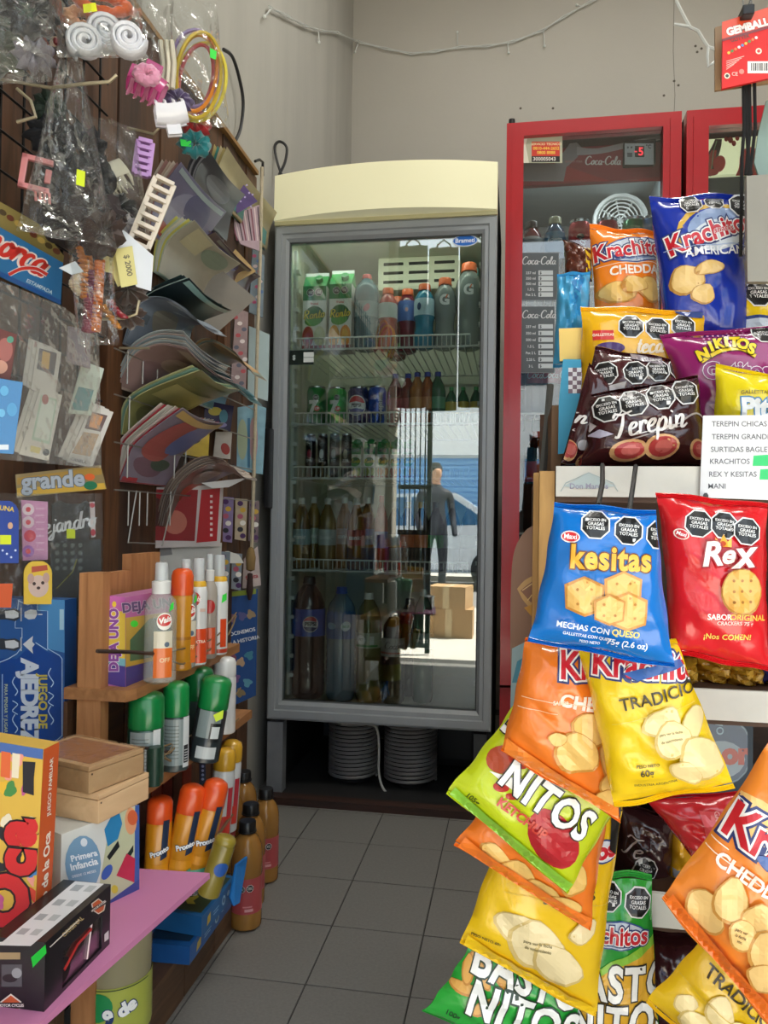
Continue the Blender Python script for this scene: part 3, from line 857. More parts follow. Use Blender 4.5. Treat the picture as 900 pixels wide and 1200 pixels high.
for k, px in enumerate((527, 541, 556)):
    tall(['squat green soda bottle, left of three at end of second shelf', 'squat green soda bottle, middle of three at end of second shelf', 'squat green soda bottle, right of three at end of second shelf'][k], px, .16, 1, 44, 14, '#2f7a4e', '#3fae5c', wrap=('#c9b23c', .3, .6), trans=.35)
# third shelf
z = SZ[2] + .004
for px, c, w1, lb, col in ((363, '#1a1214', 'SPRI', 'black can with red blot and white letters on third shelf', '#b03040'), (377, '#15161a', 'LIT', 'black slim can with white letters second on third shelf', '#c9ccd0'), (391, '#222428', 'FIT', 'charcoal slim can with octagon mark on third shelf', '#9aa0a4'), (405, '#2a2a2c', 'ZER', 'charcoal slim can fourth along third shelf', '#b0a48a')):
    can(lb, (fx(px, .13), FY + .13, z), hpx(52, .13), .017, c, lambda p, w1=w1, col=col: (p.ell(0, 8, 7, 16, col), p.t(w1, 0, -14, 12, '#e6e6e6'), p.oct(0, 42, 9)))
for k, (px, c) in enumerate(((417, '#dfe6dc'), (433, '#cdd8c4'), (449, '#d9dccb'), (464, '#c4ccbb'), (479, '#b9b39c'))):
    ct = carton(['small carton with green fruit, first in row of small cartons', 'small carton with lime print, second in row of small cartons', 'small carton with orange base, third in row of small cartons', 'small carton fourth in row on third shelf', 'small carton at right end of third shelf row'][k], (fx(px, .15), FY + .15, z), .036, .036, hpx(45, .15), [('#5f8f3c', '#7fae4c', '#cbd88c'), ('#9cae3c', '#6f9f4c', '#cbd88c'), ('#d97f3c', '#c9602c', '#e8a85c'), ('#b0402c', '#d9803c', '#e8a85c'), ('#5f8f3c', '#d9803c', '#e8a85c')][k], 'small cartons on the third fridge shelf')
# fourth shelf
for k, (px, c, w) in enumerate(((354, '#8a7038', '#8fb0b4'), (368, '#9a7c3a', '#a9c0b4'), (384, '#8f7a44', '#b4c0bc'), (404, '#a8783a', '#b8a49c'), (418, '#9c6c2e', '#b04a3c'), (431, '#8a5f2c', '#5a7a9c'))):
    tall(['leftmost', 'second', 'third', 'fourth', 'fifth', 'sixth'][k] + ' white-capped amber drink bottle on the fourth fridge shelf', px, .12 + (k % 2) * .07, 3, 84, 19 if k % 2 else 21, c, '#d6dad2', wrap=(w, .34, .56), trans=.2, ink_fn=lambda p, h: p.t('tonic', 0, 0, 20, '#e9ecea', shear=.2))
tall('slim red drink bottle with blue label at the middle of fourth shelf', 447, .12, 3, 88, 16, '#a8242c', '#b83038', wrap=('#2f52b0', .3, .52), trans=.15)
for k, (px, c, cp, w) in enumerate(((463, '#4a4f50', '#c9ccc8', '#8f979a'), (478, '#5f4a34', '#c9a23c', '#c0602c'), (494, '#4f4430', '#d0a83a', '#c96a30'), (511, '#3c4a48', '#5f6a68', '#3f9a58'), (530, '#59605e', '#8a908e', '#9aa4a2'), (550, '#4d5553', '#8a908e', '#7f8a88'))):
    tall(['grey soft drink bottle right of the slim red bottle', 'brown bottle with mustard cap on fourth shelf', 'second brown bottle with mustard cap on fourth shelf', 'dark bottle with green label on fourth shelf', 'grey bottle near right side of fourth shelf', 'grey bottle at right end of fourth shelf'][k], px, .16, 3, 80, 20, c, cp, wrap=(w, .34, .52), trans=.4)
# bottom: big bottles
tall('large black cola bottle with blue label and round emblem', 364, .13, 4, 143, 39, '#171012', '#1d1d20', prof=BIG, wrap=('#2452b4', .52, .74), trans=.05, ink_fn=lambda p, h: (p.ell(20, -3, 26, 26, '#e9ecef'), p.poly([(20 + 24 * math.cos(a * PI / 10), -3 + 24 * math.sin(a * PI / 10)) for a in range(2, 10)] + [(4, 8), (20, 8), (38, 4)], '#d8323c'), p.poly([(20 + 24 * math.cos(a * PI / 10), -3 - 24 * math.sin(a * PI / 10)) for a in range(1, 10)] + [(4, -12), (20, -12), (38, -14)], '#1a2d6c'), p.t('PEPSI', 20, -3, 17, '#0c0c10', bold=.05)))
tall('large ribbed clear water bottle with blue label and blue cap', 402, .13, 4, 132, 35, '#7f9cae', '#2e5ec4', prof=BIG, wrap=('#2f5f9c', .55, .8, .1), trans=.35, ribs=1, ink_fn=lambda p, h: (p.ell(-24, -4, 17, 11, '#9fc0dc'), p.ell(26, -4, 17, 15, '#c4d8e4', rot=30), p.t('eco', 26, -4, 15, '#2f8a5c')))
tall('large yellow-green lemon drink with white cap beside water bottle', 434, .13, 4, 126, 30, '#7f7a44', '#dfe2da', prof=BIG, wrap=('#b9bfa0', .5, .64, .1), trans=.15, ink_fn=lambda p, h: (p.ell(-18, 2, 17, 15, '#f0f2ea', rot=-20), p.t('FIT', -18, 2, 12, '#2f6b34'), p.rect(-40, -20, 40, -14, '#3f8a3c'), p.rect(12, -12, 26, 14, '#e2e4dc')))
tall('shorter brown cola bottle with white and red label', 463, .12, 4, 106, 28, '#3a2a24', '#d9dad4', prof=BIG, wrap=('#a9a6a2', .52, .72), trans=.12, ink_fn=lambda p, h: (p.pen('Coca', 0, 2, 22, '#3c2420', w=.12), p.rect(-50, -20, 50, -15, '#b03a34')))
tall('dark bottle standing behind the shorter cola bottle', 482, .24, 4, 112, 28, '#2a2b2c', '#3c3d3e', prof=BIG, wrap=('#5c5f62', .5, .66), trans=.3)
tall('slim green soda bottle with white cap near bottom middle', 498, .15, 4, 130, 24, '#3f6a4e', '#d4dad2', prof=BIG, wrap=('#76948a', .48, .62), trans=.2, ink_fn=lambda p, h: p.t('SPRITE', 0, 0, 14, '#e6eee8', bold=.03))
# ------------------------------------------------------------------ the two red coolers
red_m = M('#b3141f', rough=.32, coat=.4, var=.03)
RY = 2.37
def cooler(label, x0, x1, first):
    cx = (x0 + x1) / 2; w = (x1 - x0) / 2
    t = thing('red_cooler', label, 'fridge', (cx, RY, 0), group='red drinks coolers')
    z0, z1, fw = .372, 2.092, .052 if first else .062
    body = M('#3a0d11', rough=.5)
    B('side_panel', (-w, .05, .03), (-w + .02, .66, z1), M('#16090a', rough=.5), t); B('side_panel', (w - .02, .05, .03), (w, .66, z1), M('#16090a', rough=.5), t)
    B('back_panel', (-w, .64, .03), (w, .66, z1), body, t); B('top_panel', (-w, .05, z1 - .02), (w, .66, z1), body, t)
    inn = M('#6c7577', rough=.5)
    B('inner_back', (-w + .02, .60, z0), (w - .02, .62, z1 - .02), inn, t); B('inner_floor', (-w + .02, .06, z0), (w - .02, .6, z0 + .02), inn, t)
    B('inner_ceiling', (-w + .02, .17, 1.995), (w - .02, .6, 2.01), M('#a9b2b2', rough=.4), t)
    for s_ in (-1, 1): B('inner_side', (s_ * (w - .026) - .004, .06, z0), (s_ * (w - .026) + .004, .6, z1 - .03), inn, t)
    B('lower_grille', (-w, .02, .03), (w, .06, z0 - .012), M('#a3161f', rough=.4), t)
    B('plinth', (-w, .05, 0), (w, .66, .03), dark, t)
    for k in range(5): B('grille_slot', (-w + .06, .016, .09 + k * .045), (w - .06, .021, .105 + k * .045), dark, t)
    d = thing('door', None, None); d.parent = t
    for nm, a, b in (('door_stile', (-w, z0), (-w + fw, z1)), ('door_stile', (w - fw, z0), (w, z1))):
        q = MB(); s_ = 1 if a[0] < 0 else -1; xo, xi = (a[0], b[0]) if s_ > 0 else (b[0], a[0])
        q.add([(xo, 0, z0), (xi, .0, z0 + fw), (xi, .0, z1 - fw * .8), (xo, 0, z1), (xo, .045, z0), (xi, .045, z0 + fw), (xi, .045, z1 - fw * .8), (xo, .045, z1)], [(0, 1, 2, 3), (0, 3, 7, 4), (1, 5, 6, 2), (4, 7, 6, 5), (0, 4, 5, 1), (3, 2, 6, 7)])
        q.build(nm, red_m, d)
        B('stile_ridge', (xo + s_ * fw * .30, -.004, z0 + .02), (xo + s_ * fw * .62, .002, z1 - .02), red_m, d) if s_ > 0 else B('stile_ridge', (xo + s_ * fw * .62, -.004, z0 + .02), (xo + s_ * fw * .30, .002, z1 - .02), red_m, d)
    for zo, zi in ((z0, z0 + fw), (z1, z1 - fw * .8)):
        q = MB(); q.add([(-w, 0, zo), (w, 0, zo), (w - fw, 0, zi), (-w + fw, 0, zi), (-w, .045, zo), (w, .045, zo), (w - fw, .045, zi), (-w + fw, .045, zi)], [(0, 1, 2, 3), (4, 7, 6, 5), (0, 4, 5, 1), (2, 6, 7, 3), (0, 3, 7, 4), (1, 5, 6, 2)])
        q.build('door_rail', red_m, d)
    B('glass_pane', (-w + fw, .02, z0 + fw), (w - fw, .026, z1 - fw * .8), clear_film('cooler_glass', (.88, .91, .91), base=.04, gain=1.0, rough=.0), d)
    return t, d, w, z0, z1, fw
t, d, w, z0, z1, fw = cooler('red-framed drinks cooler with thermostat display and script lettering', -.036, .476, True)
cx0 = (-.036 + .476) / 2
def rp(x, y, dy): return P(x, y, Y=RY + dy) - V(cx0, RY, 0)
# canopy panel inside, dark red with pale swirl, script and thermostat
c0 = rp(612, 240, .1); c1 = rp(783, 155, .1)
can_ = B('canopy_panel', (c0.x, .10, P(700, 213, Y=RY + .1).z), (c1.x, .12, 2.052), M('#96303a', rough=.35, var=.1, vs=3), t)
s = MPP((0, RY + .1, 1.9))
def pxf(dy): return lambda u, v: (P(u, -v, Y=RY + dy) - V(cx0, RY, 0), V(0, -1, 0))
class PX(Print):
    """print laid out in photo pixels (y down)"""
    def rect(s, u0, v0, u1, v1, col, **k): return Print.rect(s, u0, -v1, u1, -v0, col, **k)
    def poly(s, pts, col, **k): return Print.poly(s, [(a, -b) for a, b in pts], col, **k)
    def ell(s, u, v, ru, rv, col, **k): return Print.ell(s, u, -v, ru, rv, col, **k)
    def line(s, pts, w, col, **k): return Print.line(s, [(a, -b) for a, b in pts], w, col, **k)
    def t(s, sx, u, v, size, col, **k): return Print.t(s, sx, u, -v, size, col, **k)
    def pen(s, sx, u, v, size, col, **k): return Print.pen(s, sx, u, -v, size, col, **k)
    def oct(s, u, v, r, **k): return Print.oct(s, u, -v, r, **k)
    def chip(s, u, v, *a, **k): return Print.chip(s, u, -v, *a, **k)
pr = PX()
pr.poly([(612, 210), (612, 190), (650, 192), (662, 176), (668, 168), (676, 167), (681, 172), (677, 184), (665, 195), (660, 215), (612, 228)], '#9a9094')
pr.poly(catmull([(676, 172), (700, 174), (740, 165), (775, 158), (783, 156), (783, 161), (740, 172), (705, 180), (676, 182)], 3), '#b8aeb2')
pr.pen('Coca-Cola', 706, 190, 9.5, '#f2ecea', w=.15)
pr.t('quiero mas', 672, 189, 4.6, '#c08a8c')
pr.poly([(660, 215), (664, 195), (720, 214), (783, 206), (783, 240), (700, 222)], '#b0242f')
pr.lay(pxf(.0985), can_, None, bounds=(612, -212.5, 783, -155))
# clear label card at upper left of the glass
pr = PX()
pr.rect(612, 154, 659, 191, M('#cdd0b4', rough=.4, trans=.2), part='service_card')
pr.rect(623, 166, 656, 186, '#d93a26', part='service_card').t('SERVICIO TECNICO', 640, 169, 4, '#f5e3b0', part='service_card').t('0810-444-2652', 640, 174, 5, '#ffd24a', part='service_card').t('0800 8888', 640, 179, 5, '#ffd24a', part='service_card').rect(623, 183, 656, 190, '#181314', part='service_card').t('300005043', 638, 186.5, 6, '#e6e2da', part='service_card')
pr.poly([(612, 154), (620, 154), (616, 170), (620, 191), (612, 191)], '#e8ead8', part='service_card')
pr.lay(pxf(.0195), d, None)
# thermostat
a, b = rp(730, 196, .09), rp(768, 165, .09)
ts = B('thermostat_display', (a.x, .075, a.z), (b.x, .1, b.z), M('#1d2022', rough=.4), t, r=.006)
pr = PX(); pr.rect(732, 168, 766, 193, '#bcc7cb').rect(744, 171, 755, 184, '#2a1a1c').t('5', 751, 178, 13, M('#ff3a48', emit=1.5)).rect(743.5, 177, 746.5, 178.4, M('#ff3a48', emit=1.5)).t('°C', 760, 172, 6, '#2a2e30').t('* *', 738, 174, 6, '#2a2e30').rect(735, 179, 741, 184, '#5f696d')
pr.lay(pxf(.0735), ts, None)
# price boards on the glass
def price_board(y0, y1, rows, name):
    pr = PX()
    pr.rect(608, y0, 655 if rows == 5 else 650, y1, M('#6d7376', rough=.4, trans=.3), part='price_board')
    pr.line([(608, y0), (655 if rows == 5 else 650, y0), (655 if rows == 5 else 650, y1), (608, y1), (608, y0)], .8, '#9aa0a2', part='price_board')
    pr.pen('Coca-Cola', 631, y0 + 11, 9, '#d4d6d6', w=.12, part='price_board')
    for k in range(rows):
        y = y0 + 21 + k * (y1 - y0 - 24) / rows
        pr.rect(631, y, 648, y + 5.2, '#c9cfd0', part='price_board').t(['237 ml', '350 ml', '500 ml', '1.5 L', 'Pet 2 L', '2.25 L', '3 L'][k % 7], 622, y + 3, 4.2, '#d0d2d2', part='price_board').t('$', 633.5, y + 2.8, 4.5, '#25282a', part='price_board')
    pr.lay(pxf(.0190), d, None)
price_board(296, 352, 5, 'a'); price_board(359, 437, 7, 'b')
il = MB().tube([(-.2, .14, 1.985), (.2, .14, 1.985)], .006, 8).build('interior_lamp', M('#f2f8ff', emit=2.0), t, smooth=True)
lamp_in(t, (0, .15, 1.972), .4, 1.1, (.92, 1.0, 1.0))
fc = rp(727, 258, .34); fg = thing('fan_guard', None, None); fg.parent = t; fg.location = fc
for k in range(6): T('guard_ring', [((.02 + k * .013) * math.cos(a * PI / 14), 0, (.02 + k * .013) * math.sin(a * PI / 14)) for a in range(28)], .003 if k < 5 else .009, M('#d9dedc', rough=.4), fg, n=5, closed=True)
for k in range(8): T('guard_spoke', [(0, .004, 0), (.083 * math.cos(k * PI / 4 + .2), .004, .083 * math.sin(k * PI / 4 + .2))], .003, M('#d9dedc', rough=.4), fg, n=4)
L('fan_hub', [(.018, 0), (.018, .02), (.0001, .02)], dark, fg, n=14, rot=(-PI / 2, 0, 0), loc=(0, .02, 0))
# shelves and drinks behind the glass
def rshelf(zz):
    sh = thing('wire_shelf', None, None); sh.parent = t
    T('front_rail', [(-w + .04, .1, zz), (w - .04, .1, zz)], .004, wire, sh)
    q = MB()
    for k in range(16): q.tube([(-w + .04 + k * .029, .1, zz), (-w + .04 + k * .029, .55, zz)], .002, 4)
    q.build('deck_wires', wire, sh, kind='stuff')
GR = 'drinks in the red cooler'
zs = P(650, 342, Y=RY + .15).z
for zz in (zs - .004, zs - .40, zs - .78): rshelf(zz)
def rx(px, dy=.16): return P(px, 300, Y=RY + dy).x
hh = lambda n: n * MPP((.1, RY + .16, 1.6))
Pw = lambda p, h: p.t('POWER', 0, 4, 14, '#e6eef0', bold=.04)
bottle('dark red sports drink with grey label inside the red cooler', (rx(623), RY + .16, zs), hh(84), .034, '#7a1c26', '#23191c', SPORT, ('#8f979a', .5, .76), group=GR, trans=.25)
bottle('navy sports drink with pale printed label inside the red cooler', (rx(650), RY + .16, zs), hh(88), .034, '#1d4a6c', '#8a8c70', SPORT, ('#2c6b8c', .5, .78), group=GR, trans=.25, ink_fn=Pw)
for k, (px, c) in enumerate(((679, '#a81c28'), (711, '#961826'), (742, '#1f6b3c'), (763, '#3f6f9a'))):
    can(['crimson drink can beside the navy sports drink', 'crimson drink can behind the orange snack bag', 'green drink can behind the orange snack bag', 'pale blue drink can beside the blue snack bag'][k], (rx(px), RY + .16, zs), hh(82), .036, c, lambda p: (p.ell(0, 58, 12, 9, '#1a1b1c'), p.pen('Coca', 0, 10, 34, '#ead9d6', rot=80)), group=GR)
z2 = zs - .40
for k, px in enumerate((628, 646, 666, 688, 712)):
    bottle(['black cola bottle, leftmost on the second red cooler shelf', 'black cola bottle, second on the second red cooler shelf', 'black cola bottle, third on the second red cooler shelf', 'black cola bottle, fourth on the second red cooler shelf', 'black cola bottle, fifth on the second red cooler shelf'][k], (rx(px), RY + .16, z2), .27, .030, '#1c0c0e', '#b0202c', PET, ('#a81f2a', .38, .56), group=GR, trans=.08, ink_fn=lambda p, h: p.pen('Coca', 0, 0, 26, '#e9e2e0'))
for k, px in enumerate((622, 640, 660, 682)):
    bottle(['dark cola bottle in the second row, leftmost behind the front row', 'dark cola bottle in the second row, second from the left', 'dark cola bottle in the second row, third from the left', 'dark cola bottle in the second row, fourth from the left'][k], (rx(px, .27), RY + .27, z2), .27, .030, '#1c0c0e', '#7a1c24', PET, ('#7a1a22', .38, .56), group=GR, trans=.05)
z3 = zs - .78
for k, px in enumerate((632, 661, 690)):
    bottle(['big cola bottle, leftmost on third red cooler shelf', 'big cola bottle, second on third red cooler shelf', 'big cola bottle, third on third red cooler shelf'][k], (rx(px), RY + .16, z3), .33, .042, '#170a0c', '#b0202c', BIG, ('#a81f2a', .5, .7), group=GR, trans=.05)
# hinge knuckle at the top left corner
L('hinge', [(.01, 0), (.01, .02), (.0001, .02)], M('#1a1a1a', rough=.5), t, n=10, c=(-w + .015, .02, z1))
# second cooler
t, d, w, z0, z1, fw = cooler('second red cooler at the right edge with cream canopy picture of a bottle', .490, 1.02, False)
cx0 = (.490 + 1.02) / 2
c0 = rp(822, 206, .1); c1 = rp(880, 160, .1)
can_ = B('canopy_panel', (-w + .03, .10, c0.z), (w - .03, .12, c1.z), M('#dfe3b4', rough=.4, emit=.8), t)
pr = PX()
pr.poly(catmull([(838, 163), (834, 172), (824, 190), (820, 206), (834, 206), (841, 186), (845, 172), (846, 163)], 3), '#3f2418')
pr.poly(catmull([(834, 176), (826, 192), (824, 200), (832, 200), (838, 186), (840, 176)], 3), '#b8452c')
pr.line([(840, 165), (836, 178), (833, 204)], 1.2, '#7f9c70')
pr.ell(843, 192, 7, 10, '#c2372b', rot=-15).ell(834, 202, 8, 4, '#c2372b').ell(856, 164, 3, 4, '#a8321f').ell(860, 168, 2.6, 3.4, '#a8321f').ell(851, 163, 2.4, 3, '#a8321f').ell(864, 162, 2.4, 3, '#a8321f')
pr.poly(catmull([(862, 206), (866, 196), (868, 180), (878, 172), (890, 178), (893, 192), (892, 206)], 3), '#bd3226')
pr.lay(pxf(.0985), can_, None, bounds=(818, -206.5, 960, -160))
# ------------------------------------------------------------------ fairy light string along the back wall
fs_ = thing('string_lights', 'clear wire string of tiny fairy lights draped on the walls', 'string lights', tuple(P(560, 50, Y=YB - .012)))
fw_ = M('#d9dcd8', rough=.25, trans=.2)
o_ = fs_.location
seg = [(315, 8), (335, 18), (357, 30), (375, 36), (395, 38), (420, 49), (452, 57), (482, 63), (510, 60), (540, 55), (570, 54), (600, 49), (635, 36), (660, 20), (692, 2), (720, -12)]
def wp(x, y): return (P(x, y, X=XL + .012) if x < 412 else P(x, y, Y=YB - .012)) - o_
for k in range(2):
    T('light_wire', [wp(x, y + (k * 2 - 1) * (1.2 if i % 2 else -1.2)) for i, (x, y) in enumerate(seg)], .003, fw_, fs_, n=5)
for x, y, dx, dy in ((318, 10, -8, 10), (373, 36, 1, 14), (420, 49, -4, 12), (536, 52, 0, -14), (595, 50, 1, 12), (637, 36, 1, 18), (684, 8, -8, -2)):
    T('light_stem', [wp(x, y), wp(x + dx, y + dy)], .003, fw_, fs_, n=5)
    L('bulb', [(.0001, -.006), (.006, -.002), (.006, .004), (.0001, .008)], M('#eef2ee', rough=.1, trans=.3), fs_, n=8, loc=wp(x + dx, y + dy))
s2 = thing('string_lights', 'short length of clear fairy light wire near the red hanging card', 'string lights', tuple(P(820, 40, Y=1.6)))
o2 = s2.location
w2 = lambda x, y: P(x, y, Y=1.6) - o2
T('light_wire', [w2(x, y) for x, y in ((790, -25), (793, 2), (803, 22), (809, 32), (818, 36), (825, 48), (830, 55), (840, 58), (847, 66))], .0032, fw_, s2, n=5)
T('light_wire', [w2(x, y) for x, y in ((830, 54), (829, 66), (830, 78), (838, 72), (848, 66))], .003, fw_, s2, n=5)
T('light_wire', [w2(x, y) for x, y in ((809, 31), (800, 30), (790, 28))], .003, fw_, s2, n=5)
# ------------------------------------------------------------------ the snack rack on the right
KY = .90
tanw = wood('#a97f45', '#c79a58', 10, (8, 8, 1))
brw = wood('#4a3324', '#60432f', 8, (1, 8, 8))
white_edge = M('#dcd8cc', rough=.6, var=.06, vs=30)
x0 = P(632, 600, Y=KY).x; x1 = .62
rk = thing('snack_rack', 'wooden snack rack with white-edged shelves loaded with bags', 'rack', (x0, KY, 0))
ztop = P(660, 552, Y=KY).z
B('front_post', (0, 0, 0), (.017, .025, ztop), tanw, rk)
B('front_post', (-.006, .03, 0), (.006, .05, ztop), tanw, rk)
B('side_board', (.0, .052, 0), (.012, .40, ztop), brw, rk)
B('side_board', (x1 - x0 - .014, .0, 0), (x1 - x0, .40, ztop), brw, rk)
B('back_board', (.012, .39, 0), (x1 - x0 - .014, .402, ztop + .12), brw, rk)
shz = []
for ya, yb in ((547, 583), (803, 838), (1043, 1082)):
    za, zb = P(760, ya, Y=KY).z, P(760, yb, Y=KY).z
    shz.append(za - .002)
    sh = B('shelf', (.018, .0, za - .022), (x1 - x0 - .014, .39, za - .004), brw, rk)
    B('white_edge_strip', (.018, -.007, zb), (x1 - x0 - .014, -.001, za), white_edge, sh)
    B('strip_backing', (.018, -.001, zb - .006), (x1 - x0 - .014, .006, zb + .004), brw, sh)
shz.append(.13)
B('shelf', (.018, .0, .112), (x1 - x0 - .014, .39, .128), brw, rk)
B('riser', (.02, .16, ztop + .0), (.42, .39, ztop + .10), M('#7a5a3c', rough=.7), rk)
pr = PX()
pr.poly([(660, 570), (690, 554), (722, 570), (690, 573)], '#b9c4bf', part='faded_sticker').t('Don Marcos', 690, 570, 9, '#9a94a4', part='faded_sticker').line([(657, 576), (663, 566), (690, 554), (718, 566), (724, 576)], 1, '#a8b4b0', part='faded_sticker')
pr.lay(lambda u, v: (P(u, -v, Y=KY - .0075) - V(x0, KY, 0), V(0, -1, 0)), rk, None)

# ---- bag builder: four photo corners on a plane, inflated, with printed art
def invbil(q, x, y):
    a = b = 0.0
    for _ in range(6):
        s1, s2, s3, s4 = (1 - a) * (1 + b) / 4, (1 + a) * (1 + b) / 4, (1 + a) * (1 - b) / 4, (1 - a) * (1 - b) / 4
        ex = s1 * q[0][0] + s2 * q[1][0] + s3 * q[2][0] + s4 * q[3][0] - x
        ey = s1 * q[0][1] + s2 * q[1][1] + s3 * q[2][1] + s4 * q[3][1] - y
        xa = (-(1 + b) * q[0][0] + (1 + b) * q[1][0] + (1 - b) * q[2][0] - (1 - b) * q[3][0]) / 4
        ya = (-(1 + b) * q[0][1] + (1 + b) * q[1][1] + (1 - b) * q[2][1] - (1 - b) * q[3][1]) / 4
        xb = ((1 - a) * q[0][0] + (1 + a) * q[1][0] - (1 + a) * q[2][0] - (1 - a) * q[3][0]) / 4
        yb = ((1 - a) * q[0][1] + (1 + a) * q[1][1] - (1 + a) * q[2][1] - (1 - a) * q[3][1]) / 4
        dt = xa * yb - xb * ya
        if abs(dt) < 1e-9: break
        a -= (ex * yb - ey * xb) / dt; b -= (xa * ey - ya * ex) / dt
    return a, b
def bag(label, quad, Y, col, art=None, t=.03, yaw=0.0, pitch=0.0, seed=0, group='snack bags on the rack', name='snack_bag', cat='snack bag', wr=1.0, seals=True, seal_col=None, seal=.93, rough=.19, puff=1.0, film=None, parts=None):
    cxp = sum(p[0] for p in quad) / 4; cyp = sum(p[1] for p in quad) / 4
    c = P(cxp, cyp, Y=Y)
    n = Vector((math.sin(yaw), -math.cos(yaw), pitch)).normalized()
    root = thing(name, label, cat, tuple(c), group=group)
    sc = MPP(c)
    def base(x, y):
        d = ray(x, y); return CAM + d * ((c - CAM).dot(n) / d.dot(n)) - c
    def bil(a, b):
        s1, s2, s3, s4 = (1 - a) * (1 + b) / 4, (1 + a) * (1 + b) / 4, (1 + a) * (1 - b) / 4, (1 - a) * (1 - b) / 4
        return tuple(s1 * quad[0][k] + s2 * quad[1][k] + s3 * quad[2][k] + s4 * quad[3][k] for k in (0, 1))
    def bulge(a, b):
        a_, b_ = min(1, abs(a)), min(1, abs(b))
        k = max(0, 1 - a_ ** 2.6) ** .62 * max(0, 1 - (b_ / seal) ** 3.2) ** .7 if b_ < seal else 0
        e = 1 - min(1, abs(b_ - seal) * 5)
        w = noise.noise((a * 3.1 + seed * 7.7, b * 3.7, seed)) * .16 + noise.noise((a * 7 + seed, b * 6, 3.3)) * .07
        w += .20 * max(0, e) * math.sin(a * 17 + seed + 3 * b) * (1 - a_ ** 4) + .10 * abs(noise.noise((a * 2.3 + b * 1.1 + seed, b * 2.9 - a, seed * 2.1)))
        w += .07 * math.sin((a * 1.2 + b * 2.1) * 5 + seed)
        return t * .6 * (k + w * wr * (.15 + k * .85)) * puff if b_ < seal else 0.0
    def edge(a, b):
        """gentle waist and wavy ends"""
        f = 1 - .035 * (1 - b * b) - .012 * math.sin(b * 9 + seed)
        return a * f, b + .012 * math.sin(a * 5 + seed * 2) * (1 if abs(b) > .9 else 0)
    def surf(a, b, sg=1):
        x, y = bil(*edge(a, b)); return base(x, y) + n * (bulge(a, b) * (1 if sg > 0 else -.55))
    NU, NV = 20, 26
    vs = []; fs = []
    A = [-1 + 2 * i / NU for i in range(NU + 1)]; Bv = [-seal + 2 * seal * j / NV for j in range(NV + 1)]
    for sg in (1, -1):
        for b in Bv:
            for a in A: vs.append(surf(a, b, sg) + n * (sg * .0004))
    W = NU + 1; O2 = W * (NV + 1)
    for j in range(NV):
        for i in range(NU):
            k = j * W + i
            fs.append((k, k + 1, k + W + 1, k + W)); fs.append((O2 + k + 1, O2 + k, O2 + k + W, O2 + k + W + 1))
    for j in range(NV):
        for i in (0, NU):
            k = j * W + i; fs.append((k, k + W, O2 + k + W, O2 + k))
    for i in range(NU):
        for j in (0, NV):
            k = j * W + i; fs.append((k, k + 1, O2 + k + 1, O2 + k))
    fm = film or M(col, rough=rough, coat=.5, bump=.3, bs=34, var=.04, vs=12)
    MB().add(vs, fs).build('bag_body', fm, root, smooth=True)
    if seals:
        for sg, nm in ((1, 'top_seal'), (-1, 'bottom_seal')):
            q = MB(); NS, NU2 = 6, 16; v2 = []; f2 = []
            for j in range(NS + 1):
                b = sg * (seal + (1.0 - seal) * j / NS)
                for i in range(NU2 + 1):
                    a = -1 + 2 * i / NU2
                    x, y = bil(*edge(a, b)); v2.append(base(x, y) + n * ((.0012 if j % 2 else -.0003) + .003 * math.sin(a * 4 + seed)))
            for j in range(NS):
                for i in range(NU2):
                    k = j * (NU2 + 1) + i; f2.append((k, k + 1, k + NU2 + 2, k + NU2 + 1))
            q.add(v2, f2).build(nm, M(seal_col or col, rough=rough, coat=.4, var=.05), root)
    if art:
        pr = PX(); art(pr)
        def fn(u, v):
            a, b = invbil(quad, u, -v)
            f = 1 - .035 * (1 - b * b) - .012 * math.sin(b * 9 + seed)
            p = base(u, -v) + n * bulge(a / f, b)
            e = .02
            du = bulge(a / f + e, b) - bulge(a / f - e, b)
            return p, n
        # clip to the bag outline, a hair inside
        iq = [bil(a, b) for a, b in ((-.955, .97), (.955, .97), (.955, -.97), (-.955, -.97))]
        lay_clip(pr, fn, root, 6.0, iq)
    return root
def lay_clip(pr, fn, parent, step, quad):
    """like Print.lay but cut to a four-cornered outline given in photo pixels"""
    q = [(a, -b) for a, b in quad]
    items = []
    for part, (vs, fs), col, layer in pr.items:
        bm = bmesh.new()
        bv = [bm.verts.new((a, b, 0)) for a, b in vs]
        for f in fs:
            try: bm.faces.new([bv[i] for i in f])
            except ValueError: pass
        for k in range(4):
            p0, p1 = Vector((*q[k], 0)), Vector((*q[(k + 1) % 4], 0))
            d = p1 - p0; no = Vector((-d.y, d.x, 0))      # outside of a clockwise outline
            if not bm.verts: break
            bmesh.ops.bisect_plane(bm, geom=bm.verts[:] + bm.edges[:] + bm.faces[:], plane_co=p0, plane_no=no, clear_outer=True)
        bm.verts.index_update()
        if bm.faces: items.append((part, ([(v.co.x, v.co.y) for v in bm.verts], [tuple(v.index for v in f.verts) for f in bm.faces]), col, layer))
        bm.free()
    pr.items = items
    pr.lay(fn, parent, step, lift=.0012, dl=.00032)

